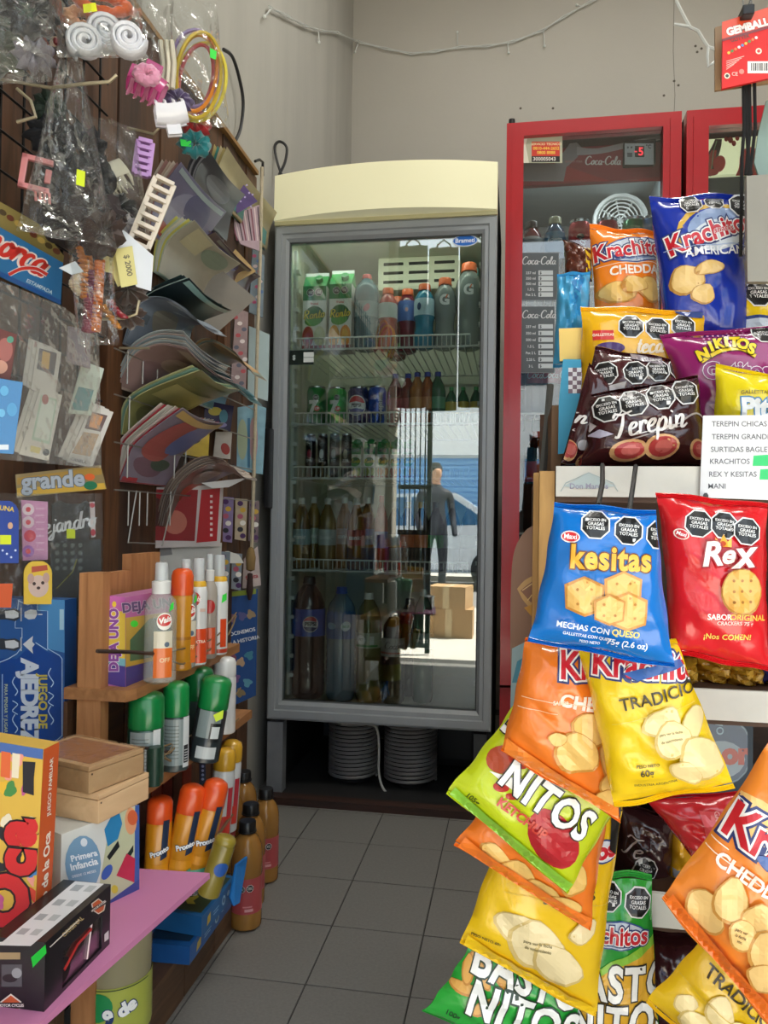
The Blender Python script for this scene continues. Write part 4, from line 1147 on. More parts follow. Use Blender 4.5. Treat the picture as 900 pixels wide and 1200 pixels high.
CH, CHD = '#e6bd6c', '#c58a38'
def krach(p, x, y, s, rot=0, word='Krachitos', back=True):
    """red brand lettering with white and navy edging over a silver-blue lens"""
    if back:
        p.ell(x + s * .3, y, s * 2.3, s * .95, '#2f4f8f', rot=rot).ell(x + s * .3, y, s * 2.2, s * .85, '#c9d3de', rot=rot).ell(x + s * .4, y + s * .25, s * 1.8, s * .5, '#7f97bd', rot=rot)
    for c, bo in (('#27346e', .13), ('#f4f4f2', .075), ('#c8202f', .025)):
        p.put('brand_lettering', xf(txt(word, bo, 0, 1.0), x, -y, s * 1.35, rot, 1.15), c)
def chips(p, lst, col=CH, dk=CHD):
    for k, (x, y, a, b, r) in enumerate(lst): p.chip(x, y, a, b, r, col, dk, seed=k * 1.7 + x)

# ---- hanging bags
HG = 'snack bags hanging in front of the rack'
def a_kes(p):
    p.oct(697, 615, 18, rot=-4).oct(735, 622, 18, rot=-6).oct(772, 627, 18, rot=-6)
    p.ell(668, 629, 11, 7, '#f3efe8', rot=-5).ell(668, 629, 9.5, 5.5, '#d32d34', rot=-5).t('Maxi', 668, 629, 8, '#ffffff', rot=-5)
    p.t('kesitas', 714, 655, 31, '#f3b53a', bold=.035, rot=-3, sy=1.2, out='#6b3a14', ow=.04, sp=1.1)
    for x, y, s_ in ((684, 697, 23), (728, 690, 22), (733, 714, 23), (712, 712, 18)):
        p.poly([(x - s_, y - s_ * .6), (x, y - s_), (x + s_, y - s_ * .55), (x + s_ * .9, y + s_ * .7), (x, y + s_), (x - s_ * .95, y + s_ * .6)], '#c98d3f', part='cracker_picture')
        p.poly([(x - s_ * .85, y - s_ * .5), (x, y - s_ * .88), (x + s_ * .88, y - s_ * .45), (x + s_ * .8, y + s_ * .6), (x, y + s_ * .85), (x - s_ * .85, y + s_ * .5)], '#e7b866', part='cracker_picture')
        for k in range(4): p.ell(x + (k % 2 - .5) * s_ * .7, y + (k // 2 - .5) * s_ * .7, 1.6, 1.6, '#b87f35', part='cracker_picture')
    p.t('MECHAS CON', 682, 733, 9.5, '#dfeaf4', rot=-9).t('QUESO', 731, 740, 10, '#f0d24a', rot=-9).t('GALLETITAS CON QUESO', 688, 743, 5, '#dfeaf4', rot=-9).t('PESO NETO', 690, 750, 4.6, '#dfeaf4', rot=-9).t('75g (2.6 oz)', 733, 752, 10, '#e8f0f8', rot=-9)
bag('blue cheese cracker bag with yellow lettering hanging at the rack front', [(650, 588), (769, 598), (791, 784), (619, 752)], .665, '#0f6fc4', a_kes, t=.034, yaw=-.05, pitch=.02, seed=1, group=HG)
def a_rex(p):
    p.oct(815, 614, 17, rot=-8).oct(844, 616, 17, rot=-8).oct(870, 623, 17, rot=-8)
    p.ell(795, 626, 9, 6, '#f3e3d8', rot=-20).ell(795, 626, 7.5, 4.8, '#c92a30', rot=-20).t('Maxi', 795, 626, 6, '#fff', rot=-20)
    p.poly([(834, 640), (832, 630), (838, 635), (842, 626), (846, 635), (851, 630), (850, 641)], '#f2b63a').ell(841, 637, 3, 3, '#d0522c')
    for w_, x, s_ in (('R', 827, 38), ('e', 845, 30), ('x', 863, 44)): p.t(w_, x, 650, s_, '#f2ede6', bold=.03, shear=.25, rot=4, out='#a31a22', ow=.04)
    p.ell(862, 692, 24, 27, '#b9802f', rot=10, part='cracker_picture').ell(862, 691, 22.5, 25, '#e2a94f', rot=10, part='cracker_picture')
    for k in range(9): p.ell(852 + (k % 3) * 10, 679 + (k // 3) * 12, 1.7, 1.7, '#a56f28', part='cracker_picture')
    p.t('SABOR', 836, 720, 9, '#f4ece0', rot=-2).t('ORIGINAL', 869, 721, 9, '#f0b93a', rot=-2).t('CRACKERS 75 g', 855, 728, 6, '#f0d8d0', rot=-2).t('¡Nos COMEN!', 848, 744, 9, '#f0d060', rot=-2)
bag('red round cracker bag with white lettering hanging beside the blue bag', [(769, 576), (899, 590), (902, 788), (786, 766)], .70, '#cf1f26', a_rex, t=.036, yaw=-.06, pitch=.02, seed=2, group=HG)
def a_orch(p):
    krach(p, 724, 781, 27, -4, back=False)
    p.t('CHEDDAR', 702, 822, 21, '#f6ecdf', bold=.04, rot=-9).line([(610, 812), (700, 822)], .8, '#f3cfa6').line([(606, 824), (650, 829)], .8, '#f3cfa6').t('SABOR', 654, 817, 6, '#f3e0c8', rot=-6)
    chips(p, [(690, 848, 25, 20, -20), (672, 875, 27, 24, -30), (650, 858, 11, 8, 0), (712, 885, 13, 24, 10), (716, 920, 15, 24, 20), (706, 935, 12, 16, 0)])
    p.poly([(588, 878), (724, 962), (724, 945), (594, 862)], '#f0862f')
bag('orange cheddar chip bag hanging tilted below the blue cracker bag', [(616, 748), (716, 745), (727, 963), (586, 881)], .735, '#e77a26', a_orch, t=.04, yaw=.05, seed=3, group=HG)
def a_trad(p):
    krach(p, 764, 777, 27, -3, back=False)
    p.poly([(728, 784), (795, 770), (800, 778), (745, 792)], '#3d64a8')
    p.t('TRADICIÓN', 776, 809, 19, '#3d3418', bold=.015, rot=13, sp=1.02)
    p.line([(716, 842), (812, 818)], .7, '#d9c04a')
    chips(p, [(772, 838, 23, 16, 25), (808, 842, 13, 22, -20), (785, 858, 22, 22, 10), (818, 882, 30, 24, -38), (800, 896, 22, 12, -30)], '#e9d49a', '#d2b566')
    p.t('60g', 756, 898, 11, '#3d3418', rot=8).t('PESO NETO', 757, 889, 5, '#5a5020', rot=8).t('INDUSTRIA ARGENTINA', 766, 909, 4.5, '#5a5020', rot=8).t('para ver la fecha', 782, 850, 4, '#8a7c4a', rot=8).t('de vencimiento', 783, 858, 4, '#8a7c4a', rot=8)
bag('yellow traditional chip bag hanging beside the tilted orange bag', [(676, 753), (792, 748), (862, 923), (719, 946)], .70, '#ecc719', a_trad, t=.04, yaw=-.08, seed=4, group=HG)
def a_lime(p):
    p.ell(588, 884, 20, 15, '#a8401f', rot=20).ell(608, 880, 15, 13, '#b53a24').ell(585, 915, 9, 6, '#b5322a').ell(596, 925, 6, 4, '#b5322a').ell(645, 975, 40, 26, '#b0222a', rot=-60).ell(633, 860, 20, 16, '#b0222a')
    p.poly([(572, 898), (612, 905), (600, 918), (585, 908)], '#f3f0e6')
    p.t('BASTO', 640, 872, 38, '#f4f4f0', bold=.035, rot=-36, sy=1.3, out='#1a1a18', ow=.035, sp=1.1).t('NITOS', 637, 930, 38, '#f4f4f0', bold=.035, rot=-36, sy=1.3, out='#1a1a18', ow=.035, sp=1.1)
    p.t('KETCHUP', 608, 949, 15, '#c23a2c', bold=.04, rot=-36).t('105g', 553, 932, 9, '#3c4a14', rot=-36)
    p.poly([(525, 930), (664, 1046), (672, 1034), (533, 920)], '#8cc63c')
bag('lime green ketchup snack bag hanging steeply tilted at left', [(612, 812), (738, 926), (665, 1048), (522, 928)], .77, '#bccb1d', a_lime, t=.036, yaw=.12, seed=5, group=HG)
def a_or2(p):
    chips(p, [(580, 998, 24, 12, -45), (604, 1020, 26, 18, -40), (632, 1040, 24, 16, -30), (660, 1055, 22, 12, -30), (668, 1020, 16, 22, 0)])
    p.poly([(533, 988), (692, 1090), (697, 1076), (540, 974)], '#ef7b25')
bag('orange chip bag half hidden under the lime green bag', [(608, 880), (714, 950), (692, 1091), (531, 990)], .80, '#ea7a24', a_or2, t=.034, yaw=.1, seed=6, group=HG)
def a_yes(p):
    p.ell(706, 992, 17, 14, '#26407f').ell(706, 992, 15, 12, '#d8dfe8'); p.t('os', 708, 991, 26, '#c8202f', bold=.05, out='#f4f4f2', rot=6)
    p.t('SABORES', 664, 1041, 15, '#4a3d18', rot=2).line([(590, 1035), (720, 1056)], .7, '#d9b83a')
    chips(p, [(602, 1075, 24, 18, -20), (628, 1100, 40, 28, -45), (650, 1120, 34, 22, -40), (680, 1080, 18, 12, 30)], '#e8d5a4', '#cfb470')
    p.t('para ver la fecha', 628, 1092, 5, '#7a6f45', rot=-12).t('de vencimiento', 628, 1099, 5, '#7a6f45', rot=-12).t('PESO NETO 60g', 569, 1094, 5, '#4a3d18', rot=-12)
    p.poly([(541, 1105), (697, 1194), (697, 1178), (546, 1090)], '#f0c416')
    p.poly([(716, 944), (735, 944), (722, 1000), (712, 990)], '#1c1a16')
bag('yellow original chip bag hanging below the orange and lime bags', [(600, 928), (731, 942), (698, 1194), (539, 1106)], .83, '#eac01c', a_yes, t=.036, yaw=.06, seed=7, group=HG)
def a_grl(p):
    for k, (x, y, a, r) in enumerate(((545, 1150, 20, -10), (562, 1130, 20, -60), (568, 1166, 18, 30), (548, 1130, 16, 80), (590, 1140, 16, -40))):
        p.ell(x, y, a, 7, '#c8893a', rot=r, part='stick_picture').ell(x, y - 1, a * .9, 5.4, '#e3ab57', rot=r, part='stick_picture')
    p.t('BASTO', 617, 1137, 40, '#f4f4f0', bold=.035, rot=-20, sy=1.25, out='#16311a', ow=.035, sp=1.1).t('NITOS', 610, 1178, 42, '#f4f4f0', bold=.035, rot=-20, sy=1.25, out='#16311a', ow=.035, sp=1.1)
    p.t('100g', 530, 1181, 9, '#0f3d18', rot=-20).poly([(600, 1190), (660, 1205), (660, 1240), (590, 1220)], '#d83a2a')
bag('green stick snack bag at the bottom left of the hanging bags', [(551, 1106), (702, 1140), (668, 1262), (495, 1186)], .865, '#2fa93d', a_grl, t=.034, yaw=.1, seed=8, group=HG)
def a_grr(p):
    p.oct(712, 1045, 16, rot=-6).oct(746, 1052, 17, rot=-10)
    p.poly([(668, 1110), (700, 1126), (766, 1100), (790, 1260), (660, 1260)], '#e3ad2c').poly([(668, 1104), (700, 1122), (768, 1090), (767, 1102), (700, 1130), (668, 1114)], '#8cc63c')
    krach(p, 712, 1085, 17, -4)
    p.t('BASTO', 722, 1142, 38, '#f4f4f0', bold=.035, rot=-2, sy=1.4, out='#2a2418', ow=.035, sp=1.12).t('NITOS', 724, 1186, 38, '#f4f4f0', bold=.035, rot=-2, sy=1.4, out='#2a2418', ow=.035, sp=1.12)
bag('green and yellow stick snack bag standing upright at the bottom middle', [(662, 1020), (763, 1023), (776, 1262), (664, 1262)], .875, '#2c9c35', a_grr, t=.034, seed=9, group=HG)
def a_orr(p):
    p.ell(884, 955, 48, 24, '#f2c477', rot=-30)
    krach(p, 934, 1000, 37, -30, back=False); p.ell(905, 1003, 30, 8, '#3c62a4', rot=-30)
    p.line([(826, 985), (905, 1034)], 1.2, '#f6e3cc').line([(832, 975), (850, 986)], 1.2, '#f6e3cc')
    p.t('CHEDDAR', 880, 1021, 22, '#f6ecdf', bold=.03, rot=-31)
    chips(p, [(822, 1058, 20, 28, 20), (850, 1040, 20, 26, -10), (880, 1060, 20, 20, 0), (863, 1078, 16, 20, 10), (895, 1100, 26, 30, 20), (890, 1130, 20, 20, 0)], '#edc57e', '#cf9546')
    p.t('para ver', 862, 1072, 5, '#7a6038', rot=-30).t('la fecha', 861, 1078, 5, '#7a6038', rot=-30).t('vto.', 860, 1084, 5, '#7a6038', rot=-30)
    p.poly([(776, 1053), (905, 1207), (918, 1190), (786, 1040)], '#ef7420')
bag('large orange cheddar chip bag leaning in from the lower right', [(906, 862), (1022, 956), (908, 1209), (774, 1053)], .71, '#ee8b34', a_orr, t=.042, yaw=-.1, seed=10, group=HG)
def a_ybr(p):
    p.t('TRADICIÓN', 866, 1160, 20, '#3d3418', rot=-40)
    chips(p, [(800, 1165, 14, 10, 10), (812, 1190, 24, 16, -50), (838, 1172, 16, 22, 20), (860, 1195, 20, 14, -30)], '#e9d49a', '#d2b566')
    p.line([(790, 1130), (880, 1205)], .7, '#c9a82a')
bag('yellow traditional chip bag lowest at the right behind the orange bag', [(838, 1078), (965, 1172), (890, 1296), (756, 1172)], .775, '#e0b81c', a_ybr, t=.036, yaw=-.05, seed=11, group=HG)
bag('plain red film bag drooping under the yellow traditional bag', [(755, 936), (872, 926), (866, 1000), (812, 1006)], .865, '#bd1f28', lambda p: (p.poly([(815, 944), (850, 944), (856, 985), (826, 985)], '#cf4a50'), p.t('GALLETITAS', 838, 965, 8, '#e8b0b0', rot=-80)), t=.03, seed=12, group=HG)
# ---- bags lying on the lower shelves
SG = 'snack bags lying on the rack shelves'
def a_mar(p):
    p.pen('Te', 737, 987, 22, '#b9aca4', w=.09, rot=-20).oct(752, 1009, 15, rot=-20)
bag('dark chocolate-brown snack bag on the lower shelf beside yellow bag', [(724, 938), (791, 958), (788, 1040), (716, 1034)], .96, '#33181a', a_mar, t=.04, seed=13, group=SG)
bag('small yellow snack bag with silver band on the lower shelf', [(787, 965), (829, 972), (818, 1046), (776, 1044)], .965, '#e2a81c', lambda p: (p.poly([(776, 1008), (826, 1018), (823, 1026), (775, 1016)], '#9aa0a8'), p.ell(800, 1034, 20, 16, '#eec04a'), p.oct(813, 986, 9, rot=-25)), t=.04, seed=14, group=SG)
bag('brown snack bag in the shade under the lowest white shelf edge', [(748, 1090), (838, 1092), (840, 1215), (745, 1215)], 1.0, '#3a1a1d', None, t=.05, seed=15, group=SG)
for k, (x, y, w_) in enumerate(((800, 787, 34), (836, 784, 46), (872, 787, 44), (902, 784, 40))):
    bag(['crumpled amber wrapped cake, leftmost on the middle shelf', 'crumpled amber wrapped cake, second on the middle shelf', 'crumpled amber wrapped cake, third on the middle shelf', 'crumpled amber wrapped cake at the right frame edge'][k], [(x - w_ / 2, y - 19), (x + w_ / 2, y - 17), (x + w_ / 2, y + 17), (x - w_ / 2, y + 18)], .96 + .01 * (k % 2), '#a8781f', lambda p, x=x, y=y: p.ell(x, y + 2, 15, 9, '#c89a3c'), t=.045, seed=20 + k, group='wrapped cakes on the middle shelf', wr=2.2, name='wrapped_cake', cat='cake')
bag('blue snack bag corner at the right end of the middle shelf', [(890, 752), (925, 758), (922, 802), (893, 800)], .945, '#1f2f8c', None, t=.03, seed=25, group=SG)
# box with round emblem standing on the lower shelf, back
bxp = P(850, 900, Y=1.08)
bx_ = thing('snack_box', 'dark blue box with round emblem in the shade of the lower shelf', 'box', (bxp.x, 1.08, shz[2] + .001))
hb = P(850, 836, Y=1.08).z - shz[2] - .012
B('box_body', (-.085, 0, 0), (.034, .08, hb), M('#20384a', rough=.5), bx_)
pr = PX(); pr.ell(848, 880, 34, 40, '#5f7f96').ell(848, 880, 32, 38, '#1d4a70').ell(845, 890, 28, 22, '#8aa0b0').t('or', 862, 884, 34, '#b03a30', bold=.06).t('LVO', 842, 850, 12, '#8fb4c8', rot=-80)
pr.lay(lambda u, v: (P(u, -v, Y=1.0795) - V(*bx_.location), V(0, -1, 0)), bx_, None, bounds=(806, -925, 876, -840))

# ---- bags standing on top of the rack
TG = 'snack bags standing on top of the rack'
SAL = lambda p, x, y, a, b, r: (p.ell(x, y, a, b, '#dfae78', rot=r, part='salami_picture'), p.ell(x + 1, y, a * .8, b * .78, '#b8403f', rot=r, part='salami_picture'), p.ell(x + 2, y, a * .5, b * .5, '#cf6a62', rot=r, part='salami_picture'))
def a_ter(p):
    for x, y, r in ((709, 482, 17), (738, 476, 17), (769, 469, 17), (799, 462, 17)): p.oct(x, y, r, rot=8)
    p.line(catmull([(790, 500), (800, 492), (812, 487), (822, 490)], 3), 2.2, '#a39a98').line([(722, 522), (770, 508), (795, 502)], 1.4, '#a39a98').line([(740, 513), (790, 500)], 1.2, '#d8d4d2')
    SAL(p, 733, 530, 22, 12, 8); SAL(p, 770, 526, 20, 14, 8); SAL(p, 814, 528, 10, 12, 20)
    p.pen('Terepin', 755, 502, 27, '#f2eeea', w=.12, rot=10)
    p.poly([(686, 512), (700, 506), (716, 512), (700, 516)], '#b9b4c8').poly([(683, 500), (690, 496), (697, 502), (690, 508)], '#c4bcc0')
bag('maroon salami-flavour snack bag with white script in front on the rack', [(692, 462), (818, 440), (834, 548), (680, 548)], .955, '#3d1418', a_ter, t=.055, seed=30, group=TG)
def a_ter2(p):
    for x, y in ((707, 441), (741, 441), (768, 437), (796, 432)): p.oct(x, y, 15, rot=6)
    p.poly([(738, 415), (775, 420), (774, 430), (738, 424)], '#8a7f88').t('TEREPIN', 757, 423, 8, '#d8d0d4', rot=-6).poly([(700, 458), (730, 452), (728, 460), (704, 462)], '#c9c4c2')
bag('second maroon snack bag standing just behind the front maroon bag', [(697, 406), (786, 420), (812, 520), (668, 540)], 1.0, '#431a1e', a_ter2, t=.045, seed=31, group=TG)
def a_ter3(p):
    p.pen('pin', 670, 490, 18, '#f2eeea', w=.13, rot=-18).t('snack', 664, 503, 6, '#d8cfcc', rot=-10)
    SAL(p, 663, 527, 8, 14, 10); SAL(p, 681, 541, 8, 8, 0); p.ell(677, 523, 6, 6, '#b9b4b4')
bag('maroon snack bag turned sideways at the left end of the rack top', [(690, 425), (722, 440), (700, 548), (656, 547)], .985, '#3d1519', a_ter3, t=.03, yaw=.35, seed=32, group=TG)
def a_y19(p):
    for x, y in ((737, 386), (767, 389), (798, 385)): p.oct(x, y, 15.5, rot=-4)
    p.rect(693, 390, 717, 402, '#c8302a').t('GALLETITAS', 705, 396, 4.5, '#f4e8d0').ell(712, 412, 17, 7, '#4a2a6c').pen('teca', 757, 412, 18, '#e8d9c0', w=.16).ell(815, 362, 26, 12, '#2a3f7c')
bag('yellow snack bag with three black octagons behind the maroon bags', [(681, 358), (826, 364), (830, 530), (676, 530)], 1.055, '#e6ae16', a_y19, t=.04, seed=33, group=TG, yaw=.02)
def a_nik(p):
    for i in range(9):
        for j in range(5): p.ell(820 + i * 6 + j, 387 + j * 4.2, 1.3, 1.3, '#d49ac0', part='printed_dots')
    p.line(catmull([(818, 428), (840, 416), (862, 413), (880, 422)], 4), 6.5, '#3a2a10').line(catmull([(818, 428), (840, 416), (862, 413), (880, 422)], 4), 4.5, '#e9c81e')
    for k, ch in enumerate('NIKITOS'): p.t(ch, 820 + k * 9.2, [420, 411, 407, 405, 405, 408, 414][k], 17, '#f0d21e', bold=.06, rot=[22, 15, 8, 0, -6, -12, -20][k], out='#2a1f10', ow=.05)
    p.t('Gatitos', 858, 440, 26, '#8a2468', bold=.04, out='#f0e4ec', ow=.03).oct(893, 391, 15).poly([(826, 478), (842, 474), (840, 490)], '#e8b8c8')
bag('magenta snack bag with arched yellow lettering on the rack top', [(774, 392), (925, 380), (925, 545), (815, 545)], 1.02, '#8f2163', a_nik, t=.045, seed=34, group=TG, yaw=-.05)
def a_pit(p):
    p.t('Pitusas', 905, 482, 30, '#f2f4f2', bold=.05, rot=-1, out='#3f86b8', ow=.05).t('GALLETITAS', 880, 463, 6, '#8a7a20').ell(868, 427, 9, 5, '#2fd06a').ell(885, 497, 18, 5, '#d87a2a')
bag('bright yellow biscuit bag with blue-edged lettering behind the price sheet', [(839, 426), (940, 446), (940, 548), (832, 548)], .965, '#e8d21a', a_pit, t=.035, seed=35, group=TG, yaw=-.05)
bag('yellow snack bag with one octagon at the right edge above the magenta bag', [(818, 322), (930, 324), (934, 470), (842, 470)], 1.10, '#e6c31c', lambda p: (p.oct(884, 348, 18), p.ell(885, 384, 40, 9, '#2a3f7c'), p.ell(885, 386, 38, 7, '#c9d3de')), t=.04, seed=36, group=TG)
def a_kor(p):
    krach(p, 738, 297, 17, 8); p.t('CHEDDAR', 745, 322, 14, '#f8efe0', bold=.03, rot=5).line([(697, 318), (772, 311)], .7, '#f6dcc0')
    chips(p, [(722, 348, 24, 13, 5), (758, 344, 13, 16, 20), (740, 340, 16, 10, 0)])
    p.oct(752, 266, 9)
bag('orange cheddar chip bag standing upright against the red cooler', [(690, 263), (768, 271), (776, 420), (700, 424)], 1.14, '#ee8420', a_kor, t=.04, seed=37, group=TG)
def a_blu(p):
    p.ell(830, 275, 43, 32, '#d2a93c', rot=20).ell(832, 278, 41, 29, '#1f3a9c', rot=20).ell(836, 275, 36, 26, '#8fa4c8', rot=15).ell(836, 283, 34, 18, '#d4dde6', rot=15)
    krach(p, 828, 280, 20, 20, back=False); p.t('snacks', 842, 277, 9, '#c8202f', rot=12, out='#f0f0f0')
    p.oct(807, 243, 14).oct(835, 240, 12).oct(866, 244, 16)
    p.t('AMERICANO', 838, 302, 14, '#eef0f4', bold=.02, rot=5).line([(775, 300), (872, 292)], .8, '#9fb2d8')
    chips(p, [(800, 335, 20, 17, 10), (825, 322, 18, 8, 10), (818, 352, 14, 12, 0)], '#e2bf78', '#b98a40')
bag('royal blue chip bag standing tallest at the right of the rack top', [(760, 231), (874, 226), (878, 420), (782, 420)], 1.08, '#16309c', a_blu, t=.045, seed=38, group=TG)
# light-blue sweets and a brown one wedged at the left end
bag('light blue sweets bag wedged at the left end of the rack top', [(653, 320), (692, 318), (690, 430), (648, 430)], 1.13, '#4aa6d4', lambda p: (p.poly([(668, 330), (676, 318), (684, 330), (674, 360)], '#2f7fb8'),), t=.035, seed=39, group=TG, wr=2.4)
bag('small brown and yellow sweets bag above the light blue one', [(660, 280), (694, 292), (694, 330), (662, 326)], 1.15, '#5f3224', lambda p: (p.poly([(684, 290), (696, 292), (696, 330), (686, 322)], '#e0bc2a'),), t=.03, seed=40, group=TG, wr=2)
# turquoise paper bag strip, checked cloth and yellow card at the left end
def panel(name, label, cat, quad, Y, col, art=None, th=.004, group=None, yaw=0.0, film=None, sub='card', pitch=0.0):
    """stiff flat card or packet of real thickness standing on a plane facing the aisle"""
    cxp = sum(p[0] for p in quad) / len(quad); cyp = sum(p[1] for p in quad) / len(quad)
    c = P(cxp, cyp, Y=Y); n = Vector((math.sin(yaw), -math.cos(yaw), pitch)).normalized()
    root = thing(name, label, cat, tuple(c), group=group)
    def base(x, y):
        d = ray(x, y); return CAM + d * ((c - CAM).dot(n) / d.dot(n)) - c
    f = [base(*p) for p in quad]; b = [p - n * th for p in f]; N = len(f)
    fs = [tuple(range(N)), tuple(range(2 * N - 1, N - 1, -1))] + [(i, i + N, (i + 1) % N + N, (i + 1) % N) for i in range(N)]
    MB().add(f + b, fs).build(sub, film or M(col, rough=.5, var=.05), root)
    if art:
        pr = PX(); art(pr); pr.lay(lambda u, v: (base(u, -v), n), root, None, lift=.0003)
    return root
panel('paper_strip', 'turquoise crepe paper strip at the left end of the rack top', 'paper', [(660, 421), (681, 421), (681, 460), (676, 530), (654, 532), (655, 470)], 1.045, '#3a9fc4', lambda p: [p.rect(666 + 5 * (k % 3), 431 + 5 * (k // 3), 671 + 5 * (k % 3), 436 + 5 * (k // 3), '#6a4a56' if k % 2 else '#e4dfe0', part='checked_print') for k in range(18)])
panel('yellow_card', 'plain pale yellow card standing above the turquoise strip', 'card', [(655, 385), (682, 384), (681, 421), (656, 423)], 1.06, '#e9c76a')
# leaning grey bar and the brown placard beside the rack post
T('grey_bar', [P(645, 452, Y=1.22), P(637, 545, Y=1.16), P(627, 650, Y=1.06), (P(618, 800, Y=.98))], .006, M('#5d5f5c', rough=.5, metal=.3), None, label='thin grey metal bar leaning beside the rack post', cat='bar')
def a_plac(p):
    p.poly(catmull([(606, 690), (615, 680), (628, 674), (636, 680), (636, 706), (622, 712), (612, 702)], 3), '#c79a58').poly(catmull([(610, 692), (620, 684), (630, 680), (632, 700), (622, 706)], 3), '#8a5a3c')
    for a, b in (((612, 692), (632, 678)), ((618, 704), (632, 686)), ((624, 678), (626, 708))): p.line([a, b], 1.2, '#dcb878')
    p.poly([(614, 712), (634, 704), (634, 735)], '#c98f2c').poly([(600, 760), (630, 745), (630, 830), (598, 830)], '#9fb9bc').poly([(606, 775), (622, 765), (618, 800), (600, 800)], '#4f93a8')
panel('shop_placard', 'brown rounded placard with pale line emblem beside the rack post', 'placard', catmull([(600, 835), (598, 760), (599, 680), (603, 645), (614, 624), (628, 615), (650, 612), (650, 720), (650, 835)], 3), .985, '#8f6a52', a_plac, th=.006, sub='placard_face')
# price sheet and zip ties
panel('price_sheet', 'white printed price sheet fixed to the rack front edge', 'sheet', [(824, 487), (960, 486), (956, 588), (820, 583)], KY - .012, '#e9e9ea', lambda p: [p.t(w_, x, y, 8.6, '#5c5c60', bold=.005, part='lettering', left=True) for w_, x, y in (('TEREPIN CHICAS', 834, 497), ('TEREPIN GRANDES', 834, 512), ('SURTIDAS BAGLEY', 833, 527), ('KRACHITOS', 832, 541), ('REX Y KESITAS', 831, 556), ('MANI', 830, 570))] + [p.poly([(883, 534), (915, 532), (915, 546), (882, 546)], '#35d071', part='price_tag'), p.poly([(891, 550), (915, 549), (915, 562), (890, 562)], '#35d071', part='price_tag')], th=.0012, sub='paper')
for k, pts in enumerate((((706, 545), (706, 566), (701, 592)), ((745, 546), (741, 575), (737, 601), (735, 612)), ((827, 580), (827, 590), (825, 598)))):
    T('zip_tie', [P(x, y, Y=KY - .016 - .19 * (i / len(pts))) for i, (x, y) in enumerate(pts)], .0026, M('#0c0c0c', rough=.6), None, label=['black zip tie holding the blue bag, left one', 'black zip tie holding the blue bag, right one', 'black zip tie holding the red cracker bag'][k], cat='zip tie')
# ---- hanging card pack, hair ties and panel at the right edge
def a_gem(p):
    p.poly([(846, 26), (960, -10), (960, 18), (846, 48)], '#d84a26').t('GEMBALL', 876, 32, 12, '#f6e8e0', bold=.06, rot=15, out='#b02a20').t('GLITTER', 867, 45, 6, '#5a4030', rot=15)
    p.poly([(846, 46), (910, 28), (910, 31), (846, 49)], '#7a1f1c')
    for k in range(9): p.ell(854 + k * 4, 62 - k * 2.2, 1.7, 1.7, ['#e6c23c', '#4a8a3c', '#d87a3c', '#e0e0e0', '#5a8ac0'][k % 5])
    p.rect(876, 72, 915, 86, '#f2ece4')
    for k in range(10): p.rect(880 + k * 2.2, 74, 881 + k * 2.2 + (k % 3) * .3, 83, '#3a3634')
    p.ell(889, 60, 3.6, 3.6, '#efe0c8').ell(889, 60, 2, 2, '#d0302c').ell(852, 89, 3.4, 3.4, '#efe0c8').ell(852, 89, 2, 2, '#3a3a2a').t('CE', 861, 87, 6, '#f0c0b4').ell(869, 84, 3, 3, '#e88878')
    for k in range(5): p.line([(851, 72 + k * 2.4), (872 - k * 3, 66 + k * 2.4)], .8, '#f0b8ac')
gem = panel('hair_tie_card', 'bright red card of hair ties hanging at the top right', 'card', [(847, 26), (962, -12), (962, 78), (846, 104)], 1.02, '#d8241f', a_gem, th=.004, sub='red_card')
panel('backing_card', 'brown backing card hanging behind the red hair tie card', 'card', [(838, 32), (955, 0), (955, 90), (838, 106)], 1.05, '#a98b66', th=.004)
bc = thing('binder_clip', 'black binder clip gripping the top of the red card', 'clip', tuple(P(875, 12, Y=1.012)))
B('clip_body', (-.006, -.006, -.008), (.008, .03, .004), M('#141414', rough=.4), bc, r=.002)
T('clip_wire', [(-.004, 0, 0), (-.006, -.004, .016), (.004, -.004, .02), (.006, 0, .0)], .001, STEEL, bc)
T('hook_wire', [P(878, -30, Y=1.03), P(880, 0, Y=1.03), P(877, 8, Y=1.03)], .0018, STEEL, None, label='thin steel hook wire above the binder clip', cat='hook')
for k, (xa, xb, yb) in enumerate(((871, 868, 300), (874, 880, 205), (878, 874, 205), (884, 878, 206))):
    T('hair_elastic', [P(xa, 92 - k, Y=1.035), P(xa + 1, 150, Y=1.035), P((xa + xb) / 2, 185, Y=1.035), P(xb, yb, Y=1.035)], .0022, M('#101010', rough=.7), None, label=['long black hair elastic reaching behind the blue bag', 'black hair elastic slanting right under the card', 'black hair elastic in the middle under the card', 'black hair elastic at right under the card'][k], cat='hair elastic', group='hair elastics under the red card')
panel('plastic_sleeve', 'pale teal plastic sleeve hanging at the right frame edge', 'sleeve', [(898, 118), (940, 100), (940, 205), (889, 206), (884, 190), (888, 160)], 1.09, '#8fa9a2', film=M('#9fb8b0', rough=.25, trans=.35))
panel('grey_board', 'plain grey board edge standing at the right frame edge', 'panel', [(875, 206), (960, 200), (960, 330), (876, 330)], 1.0, '#8b887e', th=.01, sub='board')
# ------------------------------------------------------------------ left wall: board, grid, hooks
def Yx(px, X): return P(px, 600, X=X).y
WX = -.782
pw = thing('wall_boarding', 'dark brown vertical plank boarding behind the left display', 'boarding', (WX, 1.3, 0))
pk = [wood('#3d2819', '#5a3a24', 6, (8, 8, 1)), wood('#46301f', '#65432b', 6, (8, 8, 1)), wood('#33231a', '#4b3222', 6, (8, 8, 1))]
for k in range(20):
    y0 = -.9 + k * .091
    B('plank', (-.016, y0 + .002, .0), (0 if k % 2 else -.003, y0 + .089, 1.90), pk[k % 3], pw)
